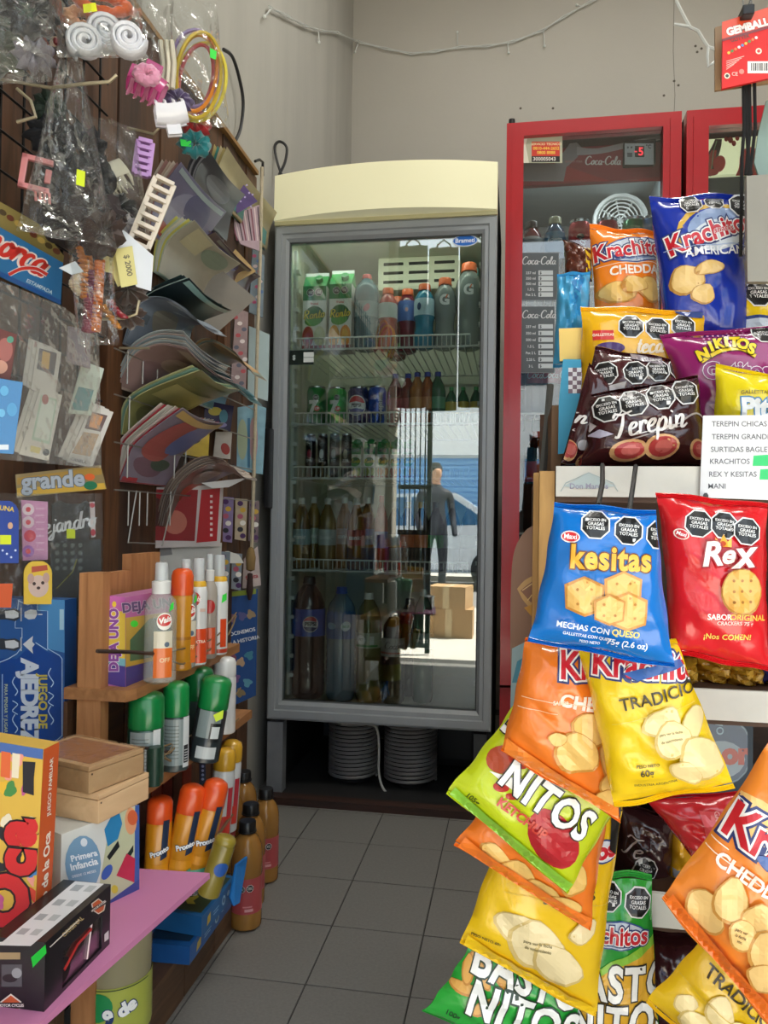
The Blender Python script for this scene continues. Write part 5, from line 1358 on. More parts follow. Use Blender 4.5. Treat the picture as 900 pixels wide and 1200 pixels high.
# batten posts
for k, (px, w_) in enumerate(((131, .028), (263, .02))):
    y = Yx(px, WX + .02)
    B('wood_batten', (WX, y - w_, .55), (WX + .02, y + w_, P(px, 380, X=WX).z if k == 0 else 1.55), wood('#4a2c17', '#6b4526', 8, (8, 8, 1)), None, label=['brown wooden batten left of the magazine rack', 'brown wooden batten behind the magazines at right'][k], cat='batten')
B('capping_strip', (WX - .016, 1.0, 1.90), (WX + .012, 2.2, 1.912), wood('#7a5a30', '#9a7442', 8, (8, 1, 8)), None, label='light wooden capping strip along the top of the boarding', cat='strip')
gr = thing('wire_grid', 'black wire display grid fixed over the plank boarding', 'grid', (WX + .012, 1.0, 1.5))
gw = M('#19191a', rough=.5, metal=.4)
for k in range(13): T('grid_wire', [(0, -.35 + k * .055, -.45), (0, -.35 + k * .055, .45)], .0022, gw, gr, n=5)
for k in range(15): T('grid_wire', [(.004, -.37, -.42 + k * .06), (.004, .33, -.42 + k * .06)], .0022, gw, gr, n=5)
hookm = M('#b3a88c', rough=.4, metal=.5)
def hook(pts, label, Y):
    a = [P(x, y, Y=Y) for x, y in pts]
    T('hook_prong', a, .0024, hookm, None, label=label, cat='hook', group='wire hooks on the left display')
for k, (pts, Y) in enumerate((([(-5, 92), (60, 103), (100, 98), (128, 96), (137, 88)], .98), ([(20, 104), (36, 118), (42, 137), (20, 143)], .93), ([(150, 150), (180, 157), (188, 148)], 1.22), ([(120, 374), (146, 373), (160, 368), (163, 352)], 1.13), ([(140, 408), (175, 408)], 1.36))):
    hook(pts, ['long pale hook prong crossing above the black hair accessories', 'bent wire loop at the far left display', 'wire hook prong under the pink hair claw', 'white curved hook end below the brown hair coils', 'short wire prong beside the blue-grey magazine'][k], Y)
FILM = clear_film('poly_film', (.96, .97, .96), base=.0, gain=.36, rough=.14, bump=.8, bs=42, haze=.02)
FILM2 = clear_film('poly_film_milky', (.93, .93, .91), base=.0, gain=.5, rough=.16, bump=.7, bs=36, haze=.06)
def polybag(label, quad, Y, t=.05, seed=0, film=None, yaw=.45, wr=2.6):
    return bag(label, quad, Y, '#ffffff', None, t=t, seed=seed, yaw=yaw, film=film or FILM, seals=False, seal=.985, name='clear_bag', cat='bag', group='clear plastic bags on the left display', wr=wr)
# ---- hair accessories
HA = 'hair accessories on the left display'
def rotm(yaw, pitch=0.0, roll=0.0):
    return Matrix.Rotation(yaw, 3, 'Z') @ Matrix.Rotation(pitch, 3, 'X') @ Matrix.Rotation(-roll, 3, 'Y')
def scrunchie(label, px, py, Y, R, r, col, yaw=.5, pitch=0, roll=0, sq=.8, n=30, ruff=.35, seed=0, sheen=.4):
    t_ = thing('scrunchie', label, 'scrunchie', tuple(P(px, py, Y=Y)), rotm(yaw, pitch, roll), HA)
    s = MPP(P(px, py, Y=Y)); R *= s; r *= s
    vs = []; fs = []; m_ = 10
    for i in range(n):
        a = 2 * PI * i / n
        rr = r * (1 + ruff * math.sin(a * 9 + seed) * .6 + ruff * noise.noise((math.cos(a) * 3, math.sin(a) * 3, seed)))
        for j in range(m_):
            b = 2 * PI * j / m_
            q = rr * (1 + .18 * math.sin(b * 3 + i * 1.7))
            x = (R + q * math.cos(b)) * math.cos(a); z = (R + q * math.cos(b)) * math.sin(a) * sq
            vs.append((x, q * math.sin(b), z))
    for i in range(n):
        for j in range(m_):
            fs.append((i * m_ + j, ((i + 1) % n) * m_ + j, ((i + 1) % n) * m_ + (j + 1) % m_, i * m_ + (j + 1) % m_))
    MB().add(vs, fs).build('ruffled_band', M(col, rough=.75, sheen=sheen, var=.12, vs=60), t_, smooth=True)
    return t_
def claw(label, px, py, Y, size, col, col2=None, yaw=.5, pitch=0, roll=0, teeth=5):
    """hair claw: two curved toothed jaws joined by a spring, with finger tabs"""
    t_ = thing('hair_claw', label, 'hair claw', tuple(P(px, py, Y=Y)), rotm(yaw, pitch, roll), HA)
    s = size * MPP(P(px, py, Y=Y)); mt = M(col, rough=.25, coat=.4); mt2 = M(col2 or col, rough=.25, coat=.4)
    for sg in (-1, 1):
        vs = []; fs = []; N, K = 8, 8
        for i in range(N + 1):
            x = -.5 + i / N
            for k in range(K + 1):
                b = k / K * 1.5
                y = sg * (.06 + .32 * math.sin(b)); z = .22 - .55 * (1 - math.cos(b)) - .06 * (2 * x) ** 2
                if k == K: z -= .0
                vs.append((x * s * (1 - .12 * k / K), y * s, z * s))
        for i in range(N):
            for k in range(K):
                q = i * (K + 1) + k; fs.append((q, q + 1, q + K + 2, q + K + 1))
        v2 = [(a, b + sg * .04 * s, c) for a, b, c in vs]; o = len(vs)
        fs2 = fs + [tuple(i + o for i in f[::-1]) for f in fs]
        jw = MB().add(vs + v2, fs2).build('jaw', mt if sg < 0 else mt2, t_, smooth=True)
        for k in range(teeth):
            x = (-.4 + .8 * k / (teeth - 1)) * s
            T('tooth', [(x, sg * .37 * s, -.24 * s), (x, sg * .30 * s, -.42 * s), (x * .95, sg * .12 * s, -.56 * s)], [.055 * s, .05 * s, .02 * s], mt if sg < 0 else mt2, jw)
        B('finger_tab', (-.22 * s, min(sg * .05, sg * .13) * s, .18 * s), (.22 * s, max(sg * .05, sg * .13) * s, .5 * s), mt if sg < 0 else mt2, jw, r=.03 * s)
    T('spring', [(.2 * s * math.cos(a * .9) * .4, .05 * s * math.sin(a * .9), .18 * s + .006 * s * a) for a in range(30)], .014 * s, STEEL, t_, n=4)
    return t_
def rolled(label, px, py, Y, R, wid, col, yaw=.5, roll=0):
    """band rolled into a spiral"""
    p = P(px, py, Y=Y); s = MPP(p)
    t_ = thing('rolled_hair_band', label, 'hair band', tuple(p), rotm(yaw, 0, roll), HA)
    pts = [(R * s * (.12 + .88 * k / 40) * math.cos(k * .42), R * s * (.12 + .88 * k / 40) * math.sin(k * .42)) for k in range(41)]
    for j, (y0, y1) in enumerate(((-.5, .5),)):
        vs = []; fs = []
        for x, z in pts:
            l = math.hypot(x, z) or 1
            for dy, dr in ((y0 * .8, -.12), (y0, .1), (y0 * .7, .32), (y1 * .7, .32), (y1, .1), (y1 * .8, -.12)):
                vs.append((x + x / l * dr * R * s * .6, dy * wid * s, z + z / l * dr * R * s * .6))
        for k in range(40):
            for j_ in range(6): fs.append((k * 6 + j_, k * 6 + (j_ + 1) % 6, k * 6 + 6 + (j_ + 1) % 6, k * 6 + 6 + j_))
        MB().add(vs, fs).build('band', M(col, rough=.8, sheen=.3, bump=.3, bs=200), t_, smooth=True)
    return t_
def coil(label, pts, Y, R, r, col, turns):
    a = [P(x, y, Y=Y) for x, y in pts]
    t_ = thing('coil_hair_tie', label, 'hair tie', tuple(a[0]), group=HA)
    s = MPP(a[0]); q = []; c = catmull([tuple(v - a[0]) for v in a], 6); N = turns * 9
    for k in range(N + 1):
        f = k / N * (len(c) - 1); i = min(int(f), len(c) - 2); p = Vector(c[i]).lerp(Vector(c[i + 1]), f - i); an = 2 * PI * k / 9
        q.append(p + RGT * (R * s * math.cos(an)) + FWD * (R * s * math.sin(an)))
    T('coil', q, r * s, M(col, rough=.35, coat=.3), t_, n=5)
    return t_
def hoop(label, px, py, Y, ru, rv, r, col, roll=0.0, yaw=.5):
    p = P(px, py, Y=Y); s = MPP(p)
    return T('hoop_band', [(rotm(yaw, 0, roll) @ Vector((ru * s * math.cos(a * PI / 14), 0, rv * s * math.sin(a * PI / 14)))) for a in range(28)], r * s, M(col, rough=.35, coat=.3), None, n=6, closed=True, label=label, cat='hair band', group=HA, loc=p)
def sticker(label, quad, Y, col, yaw=.45):
    return panel('price_sticker', label, 'sticker', quad, Y, col, th=.0008, yaw=yaw, group='fluorescent price stickers', sub='paper')
# corner bag with dark scrunchies
Y1 = .93
scrunchie('dark green scrunchie in the top left corner bag', 8, 8, Y1 + .02, 20, 12, '#1f3a2a', seed=1)
scrunchie('black velvet scrunchie in the top left corner bag', 34, 18, Y1 + .03, 20, 12, '#1c1a1c', seed=2)
scrunchie('silver sequin scrunchie at lower left corner bag', 40, 66, Y1 + .04, 13, 10, '#8f8a94', seed=3, ruff=.6, sheen=0)
scrunchie('olive grey scrunchie at the left frame edge', 4, 60, Y1 + .03, 18, 13, '#55584a', seed=4)
bt = thing('bead_bracelet', 'strand of red and black beads hanging at top left', 'bracelet', tuple(P(55, 30, Y=1.0)), group=HA)
random.seed(5)
for k in range(26):
    p = P(42 + k * .9 + random.uniform(-7, 7), 8 + k * 2.1 + random.uniform(-3, 3), Y=1.0) - bt.location
    q = L('bead', [(.0001, -.0055), (.004, -.004), (.0055, 0), (.004, .004), (.0001, .0055)], M(['#7a2a2a', '#2a1c1c', '#a8452f', '#c9b49c'][k % 4], rough=.3), bt, n=8, loc=p)
polybag('clear bag of dark scrunchies in the top left corner', [(-40, -50), (72, -50), (60, 96), (-40, 104)], Y1 - .03, seed=51)
# white rolled bands
Y2 = 1.0
for k, (x, y, R, w_) in enumerate(((100, 50, 19, 20), (124, 38, 20, 22), (150, 46, 19, 20), (112, 48, 15, 18))):
    rolled(['white rolled hair band at left of the white bundle', 'white rolled hair band uppermost in the white bundle', 'white rolled hair band at right of the white bundle', 'white rolled hair band low in the middle of the bundle'][k], x, y, Y2 + (k % 2) * .03, R, w_, '#e6e8ee', roll=k)
scrunchie('orange hair band above the white rolled bands', 120, 4, Y2 + .02, 26, 9, '#d8622a', sq=.35, seed=7, ruff=.15)
scrunchie('peach hair band beside the white rolled bands', 96, 22, Y2 + .04, 14, 8, '#d8a078', sq=.6, seed=8, ruff=.1)
sticker('yellow price sticker on the bag of white rolled bands', [(97, 5), (112, 3), (114, 13), (98, 15)], Y2 - .035, '#e4e81c')
polybag('clear bag of white rolled hair bands at the top', [(62, -60), (170, -60), (168, 68), (66, 68)], Y2, t=.06, seed=52)
# black accessories bag with pink clip
Y3 = 1.0
for k, (x, y, R, r, c) in enumerate(((62, 160, 17, 12, '#15171d'), (92, 178, 20, 13, '#191b20'), (105, 215, 22, 14, '#17171a'), (72, 225, 18, 12, '#2a2426'), (112, 248, 20, 14, '#33292a'), (78, 262, 20, 14, '#2c2424'), (120, 275, 16, 13, '#42342f'), (58, 128, 13, 9, '#25352c'))):
    scrunchie(['black satin scrunchie upper left in the big clear bag', 'black satin scrunchie upper right in the big clear bag', 'large black scrunchie at the middle right of the big clear bag', 'dark plum scrunchie beside the square pink clip', 'dark brown scrunchie low right in the big clear bag', 'dark brown scrunchie low left in the big clear bag', 'brown scrunchie at the very bottom of the big clear bag', 'dark green scrunchie at the neck of the big clear bag'][k], x, y, Y3 + .03 + .02 * (k % 3), R, r, c, seed=10 + k, roll=k * .7, sheen=.0)
sqc = thing('square_hair_clip', 'pink square-framed hair clip in the big clear bag', 'hair clip', tuple(P(42, 204, Y=Y3)), rotm(.5, 0, -.12), HA)
s = MPP(sqc.location); pkm = M('#d98a8a', rough=.3, coat=.4)
for a, b in (((-17, 14), (17, 20)), ((-17, -20), (17, -14)), ((-17, -20), (-10, 20)), ((10, -8), (17, 8))): B('frame_bar', (a[0] * s, -.004, a[1] * s), (b[0] * s, .004, b[1] * s), pkm, sqc, r=.0015)
for k in range(4): T('tooth', [((2 + k * 5) * s, 0, -18 * s), ((4 + k * 5) * s, .004, -30 * s)], .002, pkm, sqc, n=5)
sticker('yellow-green price sticker on the big clear bag of black accessories', [(90, 198), (100, 201), (99, 219), (89, 216)], Y3 - .05, '#d3e61c')
polybag('big clear bag of black hair accessories hanging on a hook', [(70, 68), (96, 70), (138, 292), (18, 272)], Y3 - .01, t=.07, seed=53)
# cream claw bag
Y4 = 1.08
claw('large cream hair claw in the clear bag', 125, 206, Y4 + .02, 46, '#cdc8b4', roll=.7)
scrunchie('black bow scrunchie under the cream hair claw', 138, 245, Y4 + .03, 12, 10, '#131314', seed=21)
scrunchie('glittering silver scrunchie below the cream claw', 146, 263, Y4 + .02, 9, 7, '#a8a4a6', seed=22, ruff=.6, sheen=0)
polybag('clear bag holding the large cream hair claw', [(96, 132), (158, 148), (178, 275), (112, 292)], Y4, t=.06, seed=54)
# ladder clips and small claws
def ladder(label, px, py, Y, w_, h_, n, col, roll):
    p = P(px, py, Y=Y); s = MPP(p)
    t_ = thing('comb_clip', label, 'hair clip', tuple(p), rotm(.5, 0, roll), HA)
    mt = M(col, rough=.3, coat=.35)
    for x in (-w_ / 2, w_ / 2): B('side_bar', ((x - 3) * s, -.005, -h_ / 2 * s), ((x + 3) * s, .005, h_ / 2 * s), mt, t_, r=.0015)
    for k in range(n): 
        z = (-h_ / 2 + h_ * k / (n - 1)) * s
        B('rung', (-w_ / 2 * s, -.008, z - 2.4 * s), (w_ / 2 * s, .002, z + 2.4 * s), mt, t_, r=.001)
    return t_
ladder('cream comb clip with slots hanging over the magazines', 178, 250, 1.10, 22, 84, 8, '#d9cdbb', -.34)
ladder('purple comb clip beside the clear bag', 168, 186, 1.14, 16, 40, 6, '#b98ac8', -.1)
claw('pink hair claw with pale pink centre hanging at top', 174, 95, 1.16, 44, '#b8407c', '#e08ab0', roll=-.35)
scrunchie('pale pink round hair pad on the pink hair claw', 172, 88, 1.12, 9, 7, '#e29ab8', ruff=.05, seed=24)
claw('small white hair claw hanging under the pink one', 201, 140, 1.17, 38, '#e9e9ee', roll=PI + .25, teeth=4)
for k, (x, c) in enumerate(((189, '#d8d3bf'), (196, '#e0dac4'), (202, '#cfc9b4'))):
    T('cream_hair_tie', [P(x - 1, 48, Y=1.2), P(x + 2, 75, Y=1.2), P(x, 104, Y=1.2)], .0045, M(c, rough=.6), None, label=['cream hair tie strand, left of three beside the pink claw', 'cream hair tie strand, middle of three beside the pink claw', 'cream hair tie strand, right of three beside the pink claw'][k], cat='hair tie', group='cream hair tie strands')
scrunchie('dark violet scrunchie below the cream strands', 208, 118, 1.24, 10, 7, '#5d5078', seed=26)
# coloured hoop bands
Y5 = 1.28
for k, (x, y, u, v, c, rl) in enumerate(((233, 88, 25, 52, '#d8b82a', -.12), (231, 84, 22, 48, '#ef8f1e', -.14), (228, 80, 27, 46, '#8f78b0', -.1), (230, 92, 18, 42, '#c0484c', -.2), (236, 96, 27, 48, '#e0d23c', -.22), (232, 90, 23, 50, '#f0a83a', -.05))):
    hoop(['deep yellow hoop hair band in the upper bag', 'orange hoop hair band in the upper bag', 'violet hoop hair band in the upper bag', 'red hoop hair band innermost in the upper bag', 'lemon yellow hoop hair band in the upper bag', 'light orange hoop hair band in the upper bag'][k], x, y, Y5 + .008 * k, u, v, 2.3, c, rl)
sticker('green price sticker on the bag of hoop bands', [(246, 56), (254, 60), (253, 70), (246, 67)], Y5 - .04, '#3fe04a')
polybag('clear bag of coloured hoop hair bands', [(198, -8), (254, 4), (270, 152), (203, 142)], Y5 - .005, t=.05, seed=55)
polybag('empty-looking clear bag beside the white rolled bands', [(150, -20), (205, -20), (200, 100), (160, 110)], 1.2, t=.05, seed=56)
scrunchie('bright red scrunchie under the hoop bands', 228, 144, 1.34, 11, 8, '#b8242c', seed=27)
scrunchie('teal scrunchie under the bright red one', 228, 169, 1.33, 11, 8, '#1f7f84', seed=28)
sticker('green price sticker on the teal scrunchie', [(211, 163), (224, 165), (224, 172), (212, 171)], 1.31, '#2fd84a')
scrunchie('violet scrunchie beside the bright red one', 213, 125, 1.36, 9, 6, '#6a5aa0', seed=29)
# coiled hair ties and brown ruffles
for k, (pts, R, r, c, n) in enumerate((([(98, 290), (102, 320), (103, 350)], 7, 2.2, '#dd8a3c', 12), ([(95, 320), (88, 333), (96, 345)], 6, 1.9, '#d8c8a8', 9), ([(117, 306), (115, 345), (112, 388)], 4.5, 2.0, '#e07a26', 22), ([(106, 345), (106, 370), (104, 388)], 7, 1.9, '#8f3a4c', 16), ([(110, 318), (109, 335), (108, 348)], 6, 1.8, '#7a3050', 10), ([(120, 358), (130, 372), (138, 384)], 3, 2.2, '#cf8a34', 6), ([(128, 352), (138, 366), (146, 372)], 3, 2.2, '#8f2430', 6))):
    coil(['orange coil hair tie at upper left of the coil bag', 'cream coil hair tie in the coil bag', 'tall thin bright orange coil hair tie', 'wine red coil hair tie at the bottom of the coil bag', 'plum coil hair tie in the coil bag', 'short amber coil hair tie right of the coil bag', 'short crimson coil hair tie right of the coil bag'][k], pts, 1.05, R, r, c, n)
for k, (x, y, R) in enumerate(((96, 268, 15), (118, 290, 14), (136, 318, 13), (150, 340, 13), (146, 368, 12), (128, 330, 12), (152, 315, 11))):
    scrunchie(['brown ruffled hair tie, uppermost above the coils', 'brown ruffled hair tie right of the uppermost', 'brown ruffled hair tie under the price tags', 'brown ruffled hair tie beside the blue-grey magazine', 'brown ruffled hair tie lowest beside the coils', 'brown ruffled hair tie between coils and tags', 'brown ruffled hair tie just under the white tag'][k], x, y, 1.14 + .01 * (k % 3), R, 10, '#4a382f', seed=40 + k, ruff=.5)
polybag('clear bag of coiled hair ties', [(78, 280), (132, 284), (140, 404), (92, 408)], 1.02, t=.05, seed=57)
panel('price_tag', 'white price tag hanging above the magazines', 'tag', [(133, 262), (148, 272), (180, 300), (177, 341), (160, 336), (136, 300)], 1.07, '#dfe4ea', yaw=.4, th=.001)
panel('price_tag', 'yellow price tag with smudged writing over the white tag', 'tag', [(134, 292), (155, 288), (161, 333), (142, 337)], 1.062, '#dcd28a', lambda p: p.t('$ 2000', 150, 311, 9, '#6a6450', rot=-80), yaw=.4, th=.001)
panel('price_tag', 'second yellow price tag partly under the first', 'tag', [(121, 302), (134, 296), (146, 332), (138, 336), (131, 320), (122, 318)], 1.066, '#d6cc86', yaw=.4, th=.001)
panel('foil_tag', 'small silver foil triangle tag left of the coils', 'tag', [(69, 314), (88, 306), (98, 318), (84, 322)], 1.0, '#cfd6da', yaw=.4, th=.001)
T('black_cable', catmull([tuple(P(x, y, X=XL + .02)) for x, y in ((262, 58), (272, 66), (280, 90), (285, 120), (282, 150), (276, 165))], 4), .005, M('#17181a', rough=.5), None, label='thick black cable curving down the left wall', cat='cable')
# ------------------------------------------------------------------ header card and hanging pockets at far left
XP = -.70
def lp(name, label, cat, quad, col, art=None, X=XP, yaw=1.32, th=.003, film=None, group=None, sub='card'):
    cx_ = sum(p[0] for p in quad) / len(quad); cy_ = sum(p[1] for p in quad) / len(quad)
    return panel(name, label, cat, quad, P(cx_, cy_, X=X).y, col, art, th=th, yaw=yaw, film=film, group=group, sub=sub)
def a_mor(p):
    p.pen('morca', 16, 295, 33, '#c8352c', w=.16, rot=-28, out='#e8d8d0')
    p.line(catmull([(10, 322), (25, 315), (42, 315), (55, 322)], 4), 5.5, '#d8d8da').line(catmull([(10, 322), (25, 315), (42, 315), (55, 322)], 4), 3.8, '#c8352c').t('ESTAMPADA', 46, 336, 6, '#b8ccd8', rot=-26)
    p.poly([(-25, 306), (71, 352), (71, 357), (-25, 312)], '#1d4f8f')
lp('header_card', 'blue header card with red script lettering at the left edge', 'card', [(-25, 252), (74, 308), (71, 357), (-25, 312)], '#2a6a9c', a_mor)
lp('patterned_card', 'tan patterned card above the blue header card', 'card', [(-25, 222), (45, 262), (75, 300), (74, 308), (-25, 252)], '#8a7a44', lambda p: [p.ell(-15 + k * 9, 236 + k * 6.5, 5, 3.2, ['#6b3a28', '#b89a50', '#4a3a22'][k % 3], rot=-35) for k in range(10)], X=XP - .01)
# tissue pocket: milky pouch with small packs in it
packs = (
 ('white tissue pack with golden picture, upper in the pocket', [(44, 402), (72, 413), (64, 468), (36, 456)], lambda p: (p.poly([(46, 408), (67, 414), (63, 440), (43, 432)], '#3f2a22'), p.poly([(50, 411), (59, 414), (57, 433), (48, 430)], '#d8a83c'))),
 ('white and green bordered pack in the middle of the pocket', [(47, 455), (73, 463), (57, 540), (22, 532)], lambda p: (p.poly([(48, 463), (67, 468), (58, 521), (37, 515)], '#b9cfb8'), p.poly([(50, 466), (65, 470), (57, 517), (40, 512)], '#dfe6d8'), p.ell(53, 468, 4, 6, '#b06050'), p.poly([(36, 522), (48, 525), (46, 532), (35, 529)], '#d8c87a'), p.ell(54, 530, 4, 4, '#2a2a2a'))),
 ('pale green pack with teal picture at right of the pocket', [(97, 423), (122, 432), (107, 487), (80, 484)], lambda p: (p.poly([(92, 453), (110, 457), (103, 482), (83, 480)], '#2f7a78'), p.poly([(97, 423), (122, 432), (119, 444), (94, 437)], '#cfdccb'))),
 ('white pack with cinnamon picture at lower right of the pocket', [(107, 474), (133, 483), (108, 548), (78, 541)], lambda p: (p.poly([(106, 482), (126, 487), (118, 506), (99, 502)], '#5a3422'), p.poly([(108, 484), (121, 488), (115, 503), (104, 500)], '#d88a2a'), p.poly([(98, 506), (116, 509), (106, 535), (84, 531)], '#b89466'), p.t('CANELA', 92, 540, 5, '#5a5a5a', rot=-14))),
 ('faded mauve card behind the clear pocket film', [(80, 382), (106, 388), (106, 432), (78, 424)], lambda p: p.poly([(84, 388), (102, 392), (102, 426), (82, 420)], '#8a7a86')),
 ('dark red photo card at the left edge of the pocket', [(-15, 380), (20, 392), (12, 445), (-15, 440)], lambda p: (p.ell(6, 410, 9, 14, '#a04a34'), p.ell(12, 398, 4, 4, '#3f8a6a'), p.ell(0, 430, 9, 8, '#c88a6a'))),
)
for k, (lb, qd, art) in enumerate(packs):
    for j in range(3 if k in (0, 1, 3) else 1):
        lp('tissue_pack' if j == 0 else 'tissue_pack', lb if j == 0 else (['first', 'second'][j - 1] + ' plain white pack tucked behind the ' + ['golden picture pack', 'green bordered pack', '', 'cinnamon picture pack'][k]), 'pack', [(x - j * 5, y - j * 3) for x, y in qd], ['#dcd8d0', '#e0ddd4', '#c9d6c6', '#dedad2', '#9a8c96', '#6a2f26'][k], art if j == 0 else None, X=XP - .012 - .008 * j, yaw=.75, th=.004, group='small packs in the clear pocket')
lp('wipes_packet', 'glossy blue wipes packet at the left frame edge', 'packet', [(-20, 440), (27, 448), (16, 532), (-20, 530)], '#1f78b4', lambda p: (p.ell(5, 458, 5, 6, '#4fa8d8'), p.ell(14, 480, 6, 8, '#3f98cc'), p.ell(2, 484, 4, 5, '#5fb4e0'), p.rect(-20, 521, 10, 527, '#dfe8ee')), X=XP + .01, yaw=.75, th=.01, film=M('#1f78b4', rough=.25, coat=.4, bump=.2, bs=60))
lp('clear_pocket', 'milky clear hanging pocket full of small packs', 'pocket', [(-25, 318), (75, 360), (116, 392), (119, 549), (-25, 536)], '#ffffff', None, X=XP + .012, yaw=1.2, th=.001, film=FILM2, sub='film')
def a_gra(p):
    p.poly([(20, 560), (118, 547), (119, 556), (20, 568)], '#a8853a').poly([(20, 572), (122, 566), (124, 573), (20, 581)], '#c9a23c')
    p.t('grande', 62, 563, 27, '#aab4c0', bold=.03, rot=4, out='#59636f', ow=.03).ell(105, 559, 6, 4, '#d8622a').ell(106, 569, 8, 5, '#1f6f4c')
lp('gold_band', 'crumpled gold film band with grey lettering below the pocket', 'band', [(18, 556), (118, 545), (125, 573), (20, 583)], '#8a7a58', a_gra, X=XP, yaw=.9, film=M('#94825a', rough=.3, metal=.3, bump=.5, bs=40))
# pockets row with tags
lp('clear_pocket', 'clear two-row hanging pocket sheet below the gold band', 'pocket', [(-20, 578), (120, 578), (121, 720), (-20, 720)], '#ffffff', None, X=XP + .008, yaw=.95, th=.001, film=FILM, sub='film')
def rnd(x0, y0, x1, y1, r, top_only=True):
    pts = [(x0, y1), (x0, y0 + r)] + [(x0 + r - r * math.cos(a * PI / 10), y0 + r - r * math.sin(a * PI / 10)) for a in range(1, 5)] + [(x1 - r + r * math.sin(a * PI / 10), y0 + r - r * math.cos(a * PI / 10)) for a in range(1, 5)] + [(x1, y0 + r), (x1, y1)]
    return pts
lp('name_tag', 'royal blue tag with golden word and yellow sticker', 'tag', rnd(-14, 586, 22, 660, 16), '#1d3f94', lambda p: (p.t('LUNA', 6, 596, 8, '#e0c23c', rot=-8), p.rect(0, 627, 13, 638, '#d6e61c'), p.ell(12, 616, 3, 4, '#d0a888'), [p.ell(3 + k * 5, 645 + (k % 3) * 4, 1.3, 1.3, '#c9d6f0') for k in range(4)]), X=XP - .006, yaw=.9)
lp('flower_pack', 'pink pack with daisies in the hanging pocket', 'pack', [(25, 586), (56, 588), (56, 656), (27, 657)], '#c98ab4', lambda p: [(p.ell(x, y, 7, 7, c), p.ell(x, y, 3, 3, '#d84a5a')) for x, y, c in ((33, 597, '#e8d0dc'), (33, 612, '#e0c4d4'), (35, 628, '#c83a54'), (33, 646, '#9a5ab0'))] + [p.rect(42, 595 + k * 8, 52, 597 + k * 8, '#d8a8c8') for k in range(7)], X=XP - .008, yaw=.9)
lp('name_card', 'black card with white handwritten name in the pocket', 'card', [(61, 591), (70, 586), (78, 590), (95, 590), (101, 586), (105, 590), (105, 634), (61, 635)], '#17181a', lambda p: (p.pen('ejandro', 81, 615, 20, '#d4d6da', w=.13, rot=9), p.rect(78, 620, 88, 631, '#d6e61c')), X=XP - .008, yaw=.9)
lp('white_strip_card', 'narrow white card strip beside the black name card', 'card', [(105, 588), (111, 588), (112, 629), (107, 630)], '#dcd0d0', lambda p: (p.ell(108, 592, 3, 3, '#c84a5a'), p.ell(109, 624, 3, 4, '#c84a5a')), X=XP - .008, yaw=.9)
lp('dotted_card', 'dark card with pale dots in the lower pocket', 'card', [(60, 634), (118, 632), (120, 722), (60, 722)], '#23292a', lambda p: [p.ell(67 + (k % 4) * 9, 639 + (k // 4) * 9, 2.6, 2.6, '#5f6a66') for k in range(16)] + [p.line([(66, 690), (85, 670), (90, 655)], 1.2, '#8a8a3c')], X=XP - .014, yaw=.9)
lp('dog_tag_card', 'yellow rounded tag with a puppy face', 'tag', rnd(28, 657, 61, 708, 15), '#d8b53a', lambda p: (p.ell(45, 687, 12, 13, '#c9b0a4'), p.ell(40, 684, 2, 2, '#3a2a2a'), p.ell(50, 683, 2, 2, '#3a2a2a'), p.ell(45, 689, 2.2, 1.8, '#3a2a2a'), p.ell(36, 678, 4, 6, '#b8988c'), p.ell(54, 677, 4, 6, '#b8988c'), p.poly([(37, 664), (55, 662), (56, 668), (37, 671)], '#b0503c')), X=XP + .012, yaw=.9)
lp('orange_pouch', 'plain orange pouch corner above the chess box', 'pouch', [(-20, 684), (15, 684), (13, 712), (-20, 712)], '#c8521f', X=XP + .01, yaw=.9)
